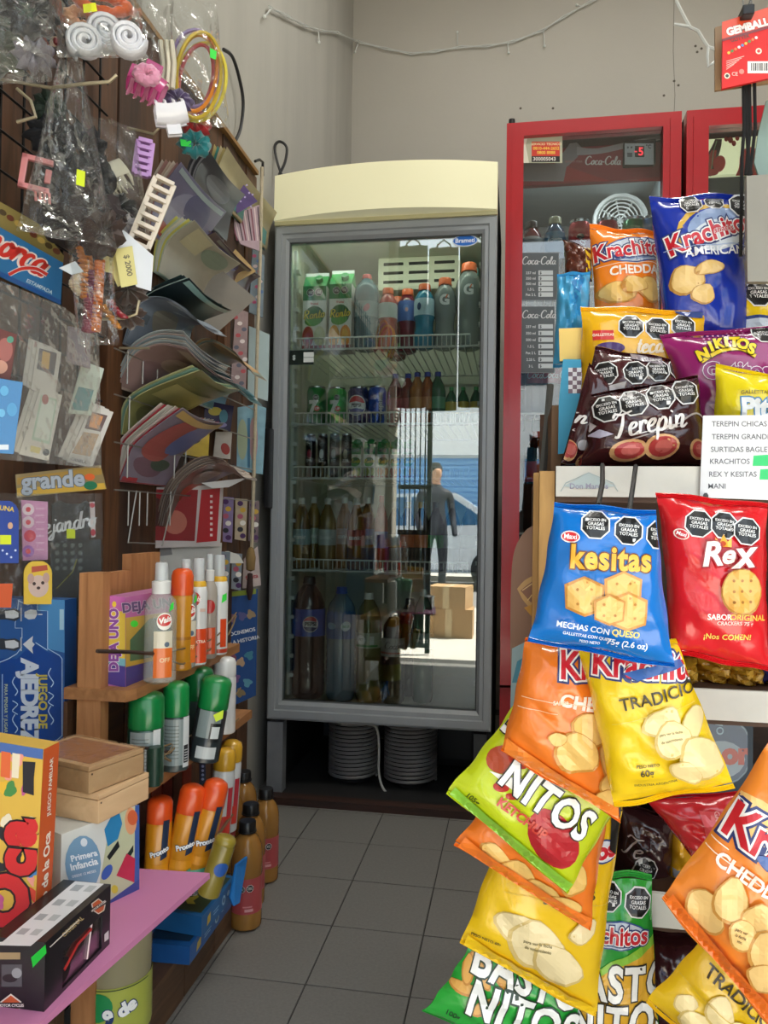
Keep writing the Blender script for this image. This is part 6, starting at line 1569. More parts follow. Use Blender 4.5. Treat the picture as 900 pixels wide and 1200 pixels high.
# ------------------------------------------------------------------ magazines and packs in the wire pockets
MX = -.765
def magazine(label, prof, Ly, cols, n=4, fan=(3, 5), cover='#8a8aa0', art=None, droop=0, name='magazine', group='magazines in the wire pockets', cat='magazine'):
    """leaves standing in a pocket and leaning out into the aisle: profile drawn at the near end, carried back along the wall"""
    x0, y0 = prof[0]
    Y0 = P(x0, y0, X=MX).y
    root = thing(name, label, cat, tuple(P(x0, y0, X=MX)), group=group)
    o = root.location
    random.seed(len(label))
    for k in range(n + 1):
        f = k / max(1, n)
        pr_ = [(x + fan[0] * f * (i / (len(prof) - 1)) * -1, y - fan[1] * f * (i / (len(prof) - 1)) + (k % 2) * 1.0) for i, (x, y) in enumerate(prof)]
        c = catmull([tuple(P(x - (1.2 * k), y, Y=Y0)) for x, y in pr_], 5)
        th = .0006 if k else .001
        L_ = Ly * (1 - .06 * (k % 3)); NY = 6
        vs = []; fs = []
        for j in range(NY + 1):
            yy = L_ * j / NY
            for i, p in enumerate(c):
                sag = -.010 * (i / len(c)) ** 2 * math.sin(PI * j / NY) * (1 + .4 * random.random()) - droop * (i / len(c)) ** 2 * (j / NY)
                vs.append(Vector((p[0], p[1] + yy, p[2] + sag)) - o)
        W = len(c)
        for j in range(NY):
            for i in range(W - 1):
                q = j * W + i; fs.append((q, q + 1, q + W + 1, q + W))
        O_ = len(vs); up = Vector((-.35, 0, .94))
        vs2 = [v + up * th for v in vs]
        fs2 = fs + [tuple(i + O_ for i in f_[::-1]) for f_ in fs] + [(i, i + 1, O_ + i + 1, O_ + i) for i in range(W - 1)] + [((j) * W + W - 1, (j + 1) * W + W - 1, O_ + (j + 1) * W + W - 1, O_ + j * W + W - 1) for j in range(NY)]
        MB().add(vs + vs2, fs2).build('cover' if k == 0 else 'page', M(cover if k == 0 else cols[k % len(cols)], rough=.3 if k == 0 else .5, coat=.6 if k == 0 else .1, var=.14 if k == 0 else .04, vs=14), root, smooth=True)
        if k == 0 and art:
            # printed cover: units 0..100 along the leaf (u, from pocket to free edge) and 0..100 into the wall direction (v)
            def fn(u, v, c=c, L_=L_):
                fi = max(0, min(.9999, u / 100)) * (len(c) - 1); i = int(fi); p = Vector(c[i]).lerp(Vector(c[i + 1]), fi - i)
                j = v / 100
                sag = -.010 * (fi / len(c)) ** 2 * math.sin(PI * j) * 1.45 - droop * (fi / len(c)) ** 2 * j
                return Vector((p.x, p.y + L_ * j, p.z + sag)) - o, Vector((.35, -.1, -.93)).normalized()
            q = Print(); art(q); q.lay(fn, root, 9.0, lift=.0016, dl=.0002)
    return root
def art_c(*sh):
    def f(p):
        for s_ in sh:
            if s_[0] == 'e': p.ell(*s_[1:6], rot=s_[6] if len(s_) > 6 else 0, part='cover_picture')
            else: p.rect(*s_[1:], part='cover_picture')
    return f
magazine('violet-blue covered magazine at the top of the wire rack', [(176, 272), (184, 230), (212, 190)], .26, ['#c9b9ae', '#b08a86', '#d4cfc4'], 5, (16, 4), '#7f7c98', art_c(('e', 55, 40, 30, 22, '#9a9ab4', 20), ('e', 70, 60, 20, 25, '#6a6a8c', 40), ('e', 20, 18, 12, 12, '#a04a3c'), ('r', 88, 4, 97, 96, '#a9b9be')))
magazine('cream booklet with green edged pages under the violet magazine', [(186, 318), (198, 282), (228, 258)], .28, ['#d8d4c0', '#b9c8b4', '#d6cf6c', '#cfd6da'], 6, (14, 5), '#b3ad98', art_c(('r', 60, 10, 96, 40, '#c8c09a'), ('e', 75, 65, 16, 24, '#8a9a84')))
magazine('dark teal covered magazine in the middle of the wire rack', [(166, 372), (174, 346), (222, 326)], .24, ['#2f4a4c', '#b9cfc8', '#25383c'], 3, (6, 5), '#1c2e30', art_c(('r', 88, 2, 98, 98, '#8fb4aa'), ('e', 45, 30, 14, 18, '#4a5f66')))
magazine('blue-grey folded booklet below the dark teal magazine', [(147, 402), (160, 366), (172, 352), (198, 352), (222, 366)], .20, ['#8f9aa8', '#aab0b8', '#7f8a98'], 3, (2, 6), '#76808f', art_c(('e', 35, 55, 22, 30, '#8a8478', 30), ('r', 20, 10, 30, 26, '#59636f')))
magazine('pink booklet with pale blue pages in the wire rack', [(139, 452), (152, 425), (164, 412), (190, 404), (220, 410)], .26, ['#a9bac4', '#c8b4ac', '#b9c8cc', '#d6cdc2'], 6, (-2, 22), '#a48a88', art_c(('e', 30, 40, 18, 26, '#8f7478', 20), ('e', 60, 60, 20, 30, '#b8a49a'), ('r', 85, 5, 96, 95, '#b9aa9c')), droop=.02)
magazine('olive yellow booklet with teal back cover in the wire rack', [(144, 508), (152, 474), (180, 455), (236, 434)], .22, ['#8fae9c', '#d0cf9a', '#7fa89c'], 4, (6, 6), '#8a8a58', art_c(('r', 60, 8, 80, 90, '#a8a46c'), ('r', 84, 8, 92, 90, '#6f7348'), ('e', 30, 45, 16, 30, '#6a6a44')))
magazine('white-edged picture book with red and blue cover art', [(140, 563), (150, 538), (162, 517), (214, 478)], .22, ['#d9d4cc', '#b8424c', '#e0dcd4', '#c9c4ba'], 6, (18, 6), '#8f8494', art_c(('e', 30, 40, 16, 30, '#7a5a68', 10), ('e', 36, 62, 12, 20, '#4a5a4a'), ('e', 68, 40, 26, 30, '#a85a54', 30), ('e', 78, 70, 18, 24, '#6a7ab0'), ('r', 92, 2, 99, 98, '#c8a868'), ('r', 2, 2, 10, 30, '#b83a40')))
magazine('brown fan of thin magazines bending over the lower wire', [(192, 616), (202, 580), (222, 556), (250, 543), (274, 548)], .16, ['#a89a8c', '#8a6a5c', '#c4b6a8', '#7a5a54'], 9, (4, 12), '#7a6a60', art_c(('e', 30, 50, 14, 30, '#b0503c'), ('e', 55, 40, 14, 24, '#8a8074')), droop=.02)
lp('white_sheet', 'loose white sheet sticking out under the brown magazines', 'sheet', [(236, 566), (290, 560), (268, 571), (248, 572)], '#dcdcd8', X=MX + .1, yaw=.3, th=.001)
# column further along the wall
magazine('tan and teal roll of booklets at the top near the hook', [(252, 226), (256, 196), (266, 172)], .42, ['#3f8a84', '#b8a86c', '#c4b894'], 4, (10, 3), '#b0a47c', art_c(('r', 10, 5, 40, 95, '#4f9088')))
magazine('purple and brown booklet near the rod', [(232, 306), (238, 282), (252, 272)], .34, ['#6a4a3c', '#4a3a6a', '#a8988c'], 4, (8, 4), '#5f4a52', art_c(('e', 60, 40, 24, 24, '#4a3f7a'), ('r', 80, 10, 95, 90, '#8a8a84')))
magazine('dark grey booklet beside the violet-blue magazine', [(222, 240), (230, 200), (246, 178)], .24, ['#3a3a40', '#8f8f92'], 4, (12, 3), '#4a4a4e', art_c(('e', 60, 50, 20, 30, '#6f6f74')))
magazine('striped paper booklet bending toward the rod at middle', [(222, 432), (232, 408), (252, 402), (282, 420)], .20, ['#b0a088', '#c8a070', '#8a9a90'], 5, (2, 10), '#a09078', None, droop=.02)
magazine('teal and white booklet lower near the rod', [(226, 470), (232, 446), (250, 436), (276, 452)], .2, ['#4f8f98', '#d4d8d4'], 4, (2, 10), '#5a8a8c', art_c(('r', 60, 10, 90, 80, '#b9cfcc')), droop=.02)
# flat packs hanging further back by the rod
RXp = -.755
RG = 'flat packs hanging near the rod'
def rp_(label, quad, col, art=None, film=None, X=RXp, yaw=.7, th=.005): return lp('hanging_pack', label, 'pack', quad, col, art, X=X, yaw=yaw, th=th, film=film, group=RG)
GLS = lambda c: M(c, rough=.22, coat=.5, bump=.4, bs=50, var=.15, vs=40)
rp_('purple glitter pack upper right by the rod', [(262, 208), (282, 212), (302, 236), (278, 250)], '#5a4a7a', lambda p: [p.ell(268 + (k * 7) % 30, 214 + (k * 11) % 30, 1.2, 1.2, '#b8a8d0') for k in range(14)], GLS('#5a4a7a'))
rp_('pink striped pack beside the rod', [(266, 254), (304, 240), (304, 294), (282, 286)], '#b8a0a8', lambda p: [p.line([(270 + k * 4, 252 - k * 1.2), (278 + k * 3.4, 282)], 1.4, ['#7a3a4c', '#d8c4c4', '#4a3a44'][k % 3]) for k in range(9)], GLS('#b8a0a8'))
rp_('gold mesh favour bag under the purple booklet', [(264, 306), (276, 292), (300, 318), (272, 334)], '#b89a68', None, GLS('#b89a68'))
rp_('grey clear envelope packs between magazines and rod', [(205, 290), (240, 300), (300, 350), (252, 392), (210, 340)], '#8f8a80', None, M('#a09a90', rough=.2, coat=.4, trans=.35, bump=.4, bs=40))
rp_('pale teal envelope standing behind the rod', [(292, 382), (316, 392), (314, 470), (290, 462)], '#a9bcbc', None)
rp_('red and white patterned strip pack left of the pale envelope', [(276, 360), (291, 366), (288, 462), (270, 456)], '#9a8484', lambda p: [p.ell(276 + (k * 5) % 12, 372 + k * 7, 3, 2.4, ['#b04a50', '#d8ccc8', '#5a5a6a'][k % 3]) for k in range(12)], GLS('#9a8484'))
rp_('multicoloured strip pack at middle height by the rod', [(296, 290), (310, 300), (308, 372), (292, 366)], '#7a8a94', lambda p: [p.ell(298 + (k * 5) % 9, 300 + k * 6, 2.6, 2, ['#b04a70', '#4a6a9c', '#c9b8b8'][k % 3]) for k in range(11)], GLS('#7a8a94'))
rp_('light blue printed bag hanging behind the rod', [(274, 478), (300, 474), (312, 478), (308, 556), (272, 550)], '#6f9cae', lambda p: (p.ell(284, 515, 6, 24, '#9aa88c'), p.ell(297, 515, 5, 26, '#a98a8c'), p.rect(290, 490, 293, 548, '#3f6f8c')), GLS('#7fa8b8'))
rp_('yellow party pack behind the picture book', [(216, 500), (246, 498), (244, 538), (214, 532)], '#b8a03c', lambda p: (p.ell(226, 515, 10, 6, '#2a2a2a', rot=10),), GLS('#b8a03c'))
rp_('dark purple cartoon party pack near the light blue bag', [(236, 468), (274, 476), (270, 506), (240, 498)], '#2c2a4c', lambda p: (p.ell(252, 482, 8, 5, '#b8a83c'), p.ell(262, 488, 5, 8, '#3f7a8c'), p.ell(258, 498, 8, 3, '#8a84b0')), GLS('#2c2a4c'))
rp_('white and red small pack under the purple party pack', [(253, 506), (272, 506), (270, 538), (250, 536)], '#c8c0b4', lambda p: p.ell(264, 526, 5, 7, '#a83a34', rot=20), GLS('#c8c0b4'))
for k, (x0_, y0_, x1_, y1_, c, lb) in enumerate(((258, 582, 274, 634, '#8a7aa0', 'violet sticker strip, upper left of the small strips'), (276, 584, 290, 632, '#b8a890', 'cream and orange sticker strip in the upper row'), (292, 586, 304, 634, '#7a6a70', 'brownish sticker strip, upper right by the tassel'), (256, 646, 270, 690, '#7f8a94', 'grey sticker strip, lower left of the small strips'), (272, 648, 284, 690, '#8a929c', 'grey-blue sticker strip in the lower row'))):
    rp_(lb, [(x0_, y0_), (x1_, y0_ + 1), (x1_ - 2, y1_ + 2), (x0_ - 1, y1_)], c, lambda p, x0_=x0_, y0_=y0_, x1_=x1_, y1_=y1_: [p.ell((x0_ + x1_) / 2 + (q % 2) * 3 - 1.5, y0_ + 6 + q * (y1_ - y0_ - 10) / 5, 3.4, 3, ['#4a2a5c', '#c9a23c', '#b05a70', '#e0dcd4', '#2c2c34'][q % 5]) for q in range(6)], GLS(c))
rp_('white pack with red lettering at the foot of the rod', [(286, 655), (302, 640), (306, 686), (284, 690)], '#c4b4b0', lambda p: p.t('fiesta', 295, 676, 7, '#b03a44', rot=12), GLS('#c4b4b0'))
rp_('white scalloped card behind the spray caps', [(252, 647), (268, 646), (280, 650), (286, 660), (252, 660)], '#d8d8d0')
# red and white placemat pack behind the lower wires
def a_red(p):
    p.poly([(124, 576), (144, 573), (146, 632), (126, 634)], '#b5222c').poly([(236, 574), (258, 572), (254, 634), (230, 636)], '#b5222c').poly([(148, 573), (232, 574), (228, 634), (150, 633)], '#8f2028')
    for k in range(8): p.rect(133, 579 + k * 6.5, 137, 582 + k * 6.5, '#3a1416').rect(246, 580 + k * 6.5, 249, 583 + k * 6.5, '#f0d8d4')
    p.ell(178, 600, 16, 18, '#4a2420').ell(205, 612, 14, 14, '#b86a5a')
    for k in range(4): p.rect(152, 582 + k * 9, 168, 587 + k * 9, '#c9a8a0')
lp('placemat_pack', 'red and white placemat pack behind the lower wires', 'pack', [(122, 573), (262, 568), (258, 640), (124, 644)], '#c9c0bc', a_red, X=-.772, yaw=1.0, th=.004)
lp('white_print_sheet', 'white sheet with small car pictures below the red pack', 'sheet', [(126, 636), (260, 636), (256, 720), (126, 720)], '#c6c6c0', lambda p: (p.poly([(138, 645), (155, 638), (160, 655), (140, 662)], '#2f4a3c'), p.poly([(160, 640), (178, 632), (186, 645), (165, 655)], '#3a3a3a'), p.poly([(182, 642), (200, 640), (202, 650), (184, 652)], '#8a8a8a')), X=-.776, yaw=1.0, th=.002)
def a_blue(p):
    p.poly([(264, 694), (300, 690), (300, 696), (264, 700)], '#8a9a3c').t('COCINEMOS', 282, 741, 6, '#dfe4ec', rot=12).t('LA HISTORIA', 287, 750, 6, '#dfe4ec', rot=12)
    for k, (x, y, c) in enumerate(((272, 724, '#8a6a7c'), (284, 722, '#5a5a8c'), (294, 720, '#a08a6a'), (272, 770, '#8a4a5c'), (282, 776, '#b89a7c'), (292, 768, '#4a8aa0'), (276, 795, '#7a5a8c'), (290, 800, '#5f9ab0'), (282, 812, '#8a7a5a'))): p.ell(x, y, 5, 5, c, wob=.2, seed=k)
lp('blue_poster', 'blue printed poster pack beside the spray shelf', 'poster', [(260, 694), (302, 690), (300, 815), (262, 832)], '#1f4a86', a_blue, X=-.765, yaw=.7, th=.003)
# wires of the pocket rack
wr_ = thing('wire_pocket_rack', 'thin grey wire pocket rack holding the magazines', 'rack', tuple(P(180, 500, X=-.76)))
wrm = M('#8f8c84', rough=.4, metal=.6)
o_ = wr_.location
def wl(pts, X=None, r=.0016): T('pocket_wire', [P(x, y, X=X or -.735) - o_ for x, y in pts], r, wrm, wr_, n=5)
for y in (408, 462, 518, 574): wl([(134, y), (300, y + (611 - y) * .36)])
for y, xs in ((574, (151, 164, 173, 200)), (408, (150, 168, 185, 205)), (518, (150, 205, 218)), (462, (152, 190))):
    for x in xs: wl([(x, y + 2), (x - 1, y + 42)])
wl([(150, 636), (182, 637)]); wl([(205, 575), (190, 640)]); wl([(160, 575), (150, 636)]); wl([(218, 535), (212, 560), (195, 600)])
# rod with hook and tassel
rod = thing('hanging_rod', 'cream rope-wrapped rod hanging in front of the packs', 'rod', tuple(P(300, 400, X=-.735)))
o_ = rod.location
T('rod_shaft', [P(x, y, X=-.735) - o_ for x, y in ((307, 196), (305, 300), (301, 420), (298, 540), (295, 642))], .0052, M('#b9ad92', rough=.7, bump=.5, bs=120, var=.12, vs=60), rod, n=8)
T('rod_hook', [P(x, y, X=-.735) - o_ for x, y in ((299, 189), (304, 187), (308, 190), (308, 206))], .004, M('#1a1a1a', rough=.5), rod)
L('tassel', [(.0001, -.06), (.012, -.055), (.014, -.02), (.010, 0), (.006, .008), (.0001, .01)], M('#8a6f44', rough=.85, bump=.5, bs=100), rod, n=12, loc=P(294, 645, X=-.735) - o_)
L('tassel_tail', [(.004, -.075), (.010, -.05), (.007, 0), (.0001, .002)], M('#3a2622', rough=.85, bump=.5, bs=80), rod, n=10, loc=P(293, 672, X=-.735) - o_)
# ------------------------------------------------------------------ wooden spray rack on the left
Z1, Z2, Z3 = .62, .472, .285
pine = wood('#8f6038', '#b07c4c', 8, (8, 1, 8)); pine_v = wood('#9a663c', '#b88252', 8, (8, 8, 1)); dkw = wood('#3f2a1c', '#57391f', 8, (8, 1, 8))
e0 = P(152, 810, Z=Z1); e1 = P(279, 756, Z=Z1)
sr = thing('spray_rack', 'rough pine rack of three narrow shelves holding sprays and boxes', 'rack', (e0.x, e0.y, 0))
XF = e0.x; yl = e1.y - e0.y + .02
xb = WX + .03 - XF
nb = P(104, 780, Y=e0.y + .005)
B('end_board', (P(91, 780, Y=e0.y + .006).x - XF, .006, .05), (P(99, 780, Y=e0.y).x - XF, .03, P(104, 672, Y=e0.y).z), pine_v, sr)
B('end_board', (P(99, 780, Y=e0.y).x - XF, .004, .05), (P(117, 780, Y=e0.y).x - XF, .026, P(104, 671, Y=e0.y).z), pine_v, sr)
zb_ = P(160, 655, Y=e0.y + .15).z
B('back_board', (-.085, .022, Z1 + .03), (-.070, .13, P(140, 672, Y=e0.y + .06).z), pine_v, sr)
B('back_board', (-.085, .13, Z1 + .03), (-.070, .23, P(165, 648, Y=e0.y + .18).z), pine_v, sr)
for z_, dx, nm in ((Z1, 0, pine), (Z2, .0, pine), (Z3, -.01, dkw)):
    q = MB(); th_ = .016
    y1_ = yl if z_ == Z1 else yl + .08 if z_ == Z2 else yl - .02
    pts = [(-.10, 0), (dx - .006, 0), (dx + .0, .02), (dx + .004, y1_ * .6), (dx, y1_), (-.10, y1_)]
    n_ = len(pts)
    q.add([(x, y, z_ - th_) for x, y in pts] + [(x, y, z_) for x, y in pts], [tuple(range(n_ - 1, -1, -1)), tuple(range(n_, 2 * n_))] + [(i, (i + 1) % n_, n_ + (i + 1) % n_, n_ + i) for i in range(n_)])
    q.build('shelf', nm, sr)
for k in range(9): B('edge_slat', (-.082, .02 + k * .042, Z2 - .12), (-.076, .056 + k * .042, Z2 - .017), M(['#7a2a1c', '#5a3420', '#8a341f'][k % 3], rough=.6), sr)
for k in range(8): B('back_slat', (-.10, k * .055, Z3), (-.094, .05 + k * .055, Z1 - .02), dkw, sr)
# guard rails of twisted wire
rust = M('#3a2a22', rough=.7, metal=.3); strw = M('#7a6444', rough=.8)
def gpt(x, y, dX=.012): return P(x, y, X=XF + dX)
for nm, lab, pts, r, mt in (('guard_wire', 'dark twisted guard wire across the upper spray shelf', [(114, 763), (150, 764), (182, 766), (188, 764)], .0028, rust), ('guard_wire', 'straw-coloured wire sagging across the upper sprays', [(186, 764), (210, 778), (225, 772), (260, 752), (272, 735), (276, 722)], .0016, strw), ('guard_wire', 'frayed straw string above the pump sprays at right', [(186, 764), (215, 760), (250, 748), (268, 730), (277, 718)], .0013, strw), ('guard_wire', 'dark guard wire across the green aerosol cans', [(135, 875), (160, 876), (182, 878), (215, 884), (232, 880)], .0024, rust), ('guard_wire', 'straw string across the green aerosol cans', [(180, 878), (210, 868), (245, 850), (268, 825), (282, 806)], .0014, strw), ('guard_wire', 'second straw string below the green cans', [(178, 880), (205, 893), (235, 885), (262, 858), (280, 842)], .0014, strw), ('guard_wire', 'brown strap across the orange-capped cans', [(228, 1018), (240, 1000), (258, 975), (272, 955)], .003, M('#6a4a34', rough=.7))):
    T(nm, catmull([tuple(gpt(x, y, .03 if 'capped' in lab else .012)) for x, y in pts], 4), r, mt, None, n=5, label=lab, cat='wire', group='guard wires of the spray rack')
fz = thing('straw_tuft', 'frayed tuft of straw string tied to the lower guard wire', 'string', tuple(gpt(192, 885)))
random.seed(3)
for k in range(14):
    a = random.uniform(0, 2 * PI); T('straw', [(0, 0, 0), (.004 * math.cos(a), .012 * math.cos(a), .008 * math.sin(a)), (.008 * math.cos(a + .5), .022 * math.cos(a), .016 * math.sin(a + .3))], .0009, strw, fz, n=4)
# ---- card game box
def boxthing(name, label, cat, near_right, far_x_px, width_px_left, h, Zb, mt, art_near=None, art_right=None, art_top=None, group=None, parent_parts=None, far_y=None):
    """upright box aligned with the wall: near face toward the camera side, right face toward the aisle; prints in photo pixels"""
    c = P(*near_right, Z=Zb)
    yf = P(far_x_px, near_right[1], X=c.x).y; xl = P(width_px_left, near_right[1], Y=c.y).x
    t_ = thing(name, label, cat, tuple(c), group=group)
    B('box_body', (xl - c.x, 0, 0), (0, yf - c.y, h), mt, t_)
    o = Vector(c)
    if art_near:
        p = PX(); art_near(p); p.lay(lambda u, v: (P(u, -v, Y=c.y) - o, V(0, -1, 0)), t_, None)
    if art_right:
        p = PX(); art_right(p); p.lay(lambda u, v: (P(u, -v, X=c.x) - o, V(1, 0, 0)), t_, None)
    if art_top:
        p = PX(); art_top(p); p.lay(lambda u, v: (P(u, -v, Z=Zb + h) - o, V(0, 0, 1)), t_, None)
    return t_, c, yf, xl
def hof(px, y0, y1, p): return abs(y1 - y0) * MPP(p)
c = P(147, 805, Z=Z1)
hb_ = P(147, 700, Y=c.y).z - Z1
def dj_near(p):
    p.poly([(120, 697), (147, 700), (147, 717), (121, 714)], '#c86ab0').poly([(121, 714), (147, 717), (147, 772), (121, 768)], '#e0c04a').poly([(121, 768), (147, 772), (147, 781), (121, 776)], '#7ab0b8').poly([(121, 776), (147, 781), (147, 806), (121, 800)], '#4f3f8c')
    p.t('DEJA UNO', 134, 750, 15, '#8a4a9c', bold=.05, rot=90, out='#f0e4ec', ow=.04, sp=1.05).ell(134, 708, 2.5, 3.5, '#e8c83c')
def dj_right(p):
    p.poly([(147, 700), (205, 690), (205, 716), (147, 724)], '#b8609c').poly([(147, 724), (205, 716), (205, 768), (147, 782)], '#c8a03c').poly([(152, 750), (175, 725), (205, 722), (205, 765), (152, 775)], '#4a6a4c').poly([(147, 782), (205, 768), (205, 790), (147, 806)], '#463a80')
    p.t('DEJA UNO', 178, 709, 15, '#5a3a70', bold=.04, rot=7, out='#d8c8d8', ow=.03).ell(157, 731, 4.5, 4, '#3fe03a')
boxthing('card_game_box', 'pink yellow and purple card game box on the upper spray shelf', 'game box', (147, 805), 206, 120, hb_, Z1, M('#c07aac', rough=.4), dj_near, dj_right)
# ---- sprays on the upper shelf
SPR = 'sprays on the upper pine shelf'
def spray(label, px, py, Z, w_, h_, col, cap, bands=(), kind='aerosol', lean=(0, 0), group=SPR, name='spray_can', art=None, clearcap=False, capfrac=.2, trans=0, X=None):
    p = P(px, py, Z=Z)
    if X is not None: p = P(px, py, X=X); p.z = Z
    s = MPP(p); r = w_ * s / 2; h = h_ * s
    t_ = thing(name, label, 'spray', tuple(p), (lean[0], lean[1], .42), group)
    body = M(col, rough=.28, coat=.4, trans=trans, metal=0)
    cz = h * (1 - capfrac)
    if kind == 'pump':
        L('bottle_body', [(r * .8, 0), (r, h * .02), (r, h * .62), (r * .92, h * .68), (r * .55, h * .74), (r * .45, h * .76)], body, t_)
        L('pump_collar', [(r * .58, h * .74), (r * .60, h * .84), (r * .42, h * .85)], M('#d9d9d4', rough=.4), t_)
        L('pump_nozzle', [(r * .25, h * .84), (r * .25, h * .95), (r * .2, h * .96)], M('#e4e4de', rough=.4), t_)
        L('clear_cap', [(r * .42, h * .85), (r * .40, h * .985), (r * .34, h), (.0001, h)], M('#e8ecec', rough=.1, trans=.55), t_)
    else:
        L('can_body', [(r * .92, 0), (r, h * .012), (r, cz * .93), (r * .9, cz * .985), (r * .78, cz)], body, t_)
        if clearcap:
            L('collar', [(r * .86, cz * .94), (r * .88, cz * 1.03), (r * .7, cz * 1.06), (r * .6, cz * 1.06)], M(cap, rough=.35), t_)
            L('clear_cap', [(r * .66, cz * 1.0), (r * .62, h * .98), (r * .55, h), (.0001, h)], M('#e8ecec', rough=.1, trans=.5), t_)
            L('nozzle', [(r * .25, cz), (r * .25, h * .93), (.0001, h * .94)], M('#e6e6e0', rough=.4), t_, n=10)
        else:
            cp = L('cap', [(r * .98, cz * .97), (r * 1.0, cz), (r * .98, h * .93), (r * .85, h * .975), (r * .5, h), (.0001, h)], M(cap, rough=.3, coat=.35), t_)
    for z0_, z1_, c_ in bands:
        rr = r * (1.008)
        w2 = MB(); w2.lathe([(rr, z0_ * h), (rr, z1_ * h)], 20); w2.f = w2.f[:20]; w2.mi = w2.mi[:20]
        w2.build('label_band', M(c_, rough=.35, coat=.3), t_, smooth=True)
    if art:
        q = Print(); art(q, h / s); q.lay(cyl(r * 1.012 + .0004, s, 0), t_, (3, 0))
    return t_
vais = lambda p, h: (p.ell(5, h * .52, 9, 10, '#f0ece0'), p.ell(5, h * .53, 8, 7, '#c8302a'), p.t('Vais', 5, h * .53, 9, '#f4f0e8', bold=.04, shear=.3, rot=15), p.rect(-7, 8, 15, h * .3, '#e2702a'), p.rect(-7, h * .3, 15, h * .44, '#d8d0b8'), p.ell(8, h * .33, 3, 3, '#5a6a7a'), p.t('OFF', 6, h * .2, 7, '#f0d0a0'), p.poly([(10, h * .6), (16, h * .62), (16, h * .68), (12, h * .66)], '#3fe04a'))
spray('clear pump spray with orange label beside the card game box', 187, 799, Z1, 37, 140, '#eef2ee', '#e0e0da', kind='pump', trans=.78, art=vais, name='pump_spray')
spray('clear pump spray hidden behind the orange aerosol', 216, 783, Z1, 26, 128, '#c4c6c0', '#e0e0da', kind='pump', trans=.5, art=vais, name='pump_spray')
spray('golden aerosol with a big orange cap on the upper shelf', 212, 784, Z1, 26, 118, '#c98a22', '#e2561e', capfrac=.24, bands=((.02, .08, '#b8781c'), (.3, .33, '#a86a18')))
art_w = lambda p, h: (p.ell(-4, h * .62, 6, 8, '#c8302a'), p.t('Vais', -4, h * .62, 8, '#f4f0e8', shear=.3), p.t('EXTRA', 2, h * .22, 5, '#f4e0c8', rot=0), p.rect(2, h * .5, 9, h * .53, '#d8b8a8'))
spray('white and orange aerosol with yellow collar, left of the pair', 231, 778, Z1, 21, 124, '#dcdcd8', '#d8a82c', bands=((.02, .34, '#d9481c'),), clearcap=True, capfrac=.26, art=art_w)
spray('clear pump spray standing between the two white aerosols', 244, 771, Z1, 19, 122, '#c8beb0', '#e0e0da', kind='pump', trans=.35, art=lambda p, h: (p.ell(0, h * .5, 7, 8, '#b8302a'), p.rect(-7, 6, 8, h * .3, '#c8502a')), name='pump_spray')
spray('white and orange aerosol with green sticker at right end', 255, 766, Z1, 22, 116, '#e0e0dc', '#d8a82c', bands=((.02, .06, '#b83a1c'), (.06, .36, '#dcdcd8')), clearcap=True, capfrac=.26, art=lambda p, h: (p.rect(2, h * .08, 10, h * .36, '#d9481c'), p.rect(-8, h * .12, -1, h * .6, '#b8bcc8'), p.poly([(3, h * .52), (10, h * .55), (10, h * .62), (4, h * .6)], '#3fe04a')))
# ---- green aerosols on the middle shelf
GG = 'aerosol cans on the middle pine shelf'
ga = lambda p, h: (p.rect(-19, h * .08, 19, h * .6, '#8a9694'), [p.rect(-16, h * (.16 + .04 * k), 4, h * (.17 + .04 * k), '#5f6a68') for k in range(10)], p.rect(9, h * .05, 19, h * .62, '#d4d8d6'), p.rect(10, h * .1, 17, h * .3, '#22262a'), [p.rect(11, h * (.12 + .03 * k), 16, h * (.13 + .03 * k), '#d8dcda') for k in range(5)])
spray('green-capped grey aerosol nearest on the middle shelf', 170, 917, Z2, 42, 106, '#1f4a38', '#127a3c', art=ga, capfrac=.36, group=GG)
spray('green-capped grey aerosol with round nozzle hole, second on middle shelf', 205, 901, Z2, 31, 102, '#3a4644', '#12823e', art=ga, capfrac=.36, group=GG)
spray('green-capped aerosol standing behind the tilted one', 232, 878, Z2, 34, 96, '#2c3a36', '#0f6a34', art=None, capfrac=.36, group=GG)
spray('green-capped aerosol tilted to the right on the middle shelf', 238, 890, Z2, 36, 98, '#2c3436', '#15803e', art=lambda p, h: (p.rect(-16, h * .3, 12, h * .62, '#8a9694'), p.rect(0, h * .26, 14, h * .48, '#1c2022'), p.rect(2, h * .3, 12, h * .44, '#d8dcda'), p.rect(-12, h * .06, 12, h * .2, '#c9cecc')), capfrac=.36, lean=(0, .16), group=GG)
spray('plain white aerosol at the far end of the middle shelf', 262, 858, Z2, 27, 88, '#d2d2cf', '#dcdcd8', art=None, capfrac=.22, group=GG)
sticker('yellow-green price sticker on the tilted green can', [(250, 838), (262, 832), (261, 842), (253, 846)], P(240, 890, Z=Z2).y - .03, '#cfe61c')
L('green_bottle_base', [(.010, 0), (.0105, .03), (.0105, .055), (.0001, .056)], M('#1c3a2c', rough=.4), None, n=14, loc=P(180, 920, X=XF + .018) - V(0, 0, .0), label='dark green tube hanging at the middle shelf edge', cat='tube')
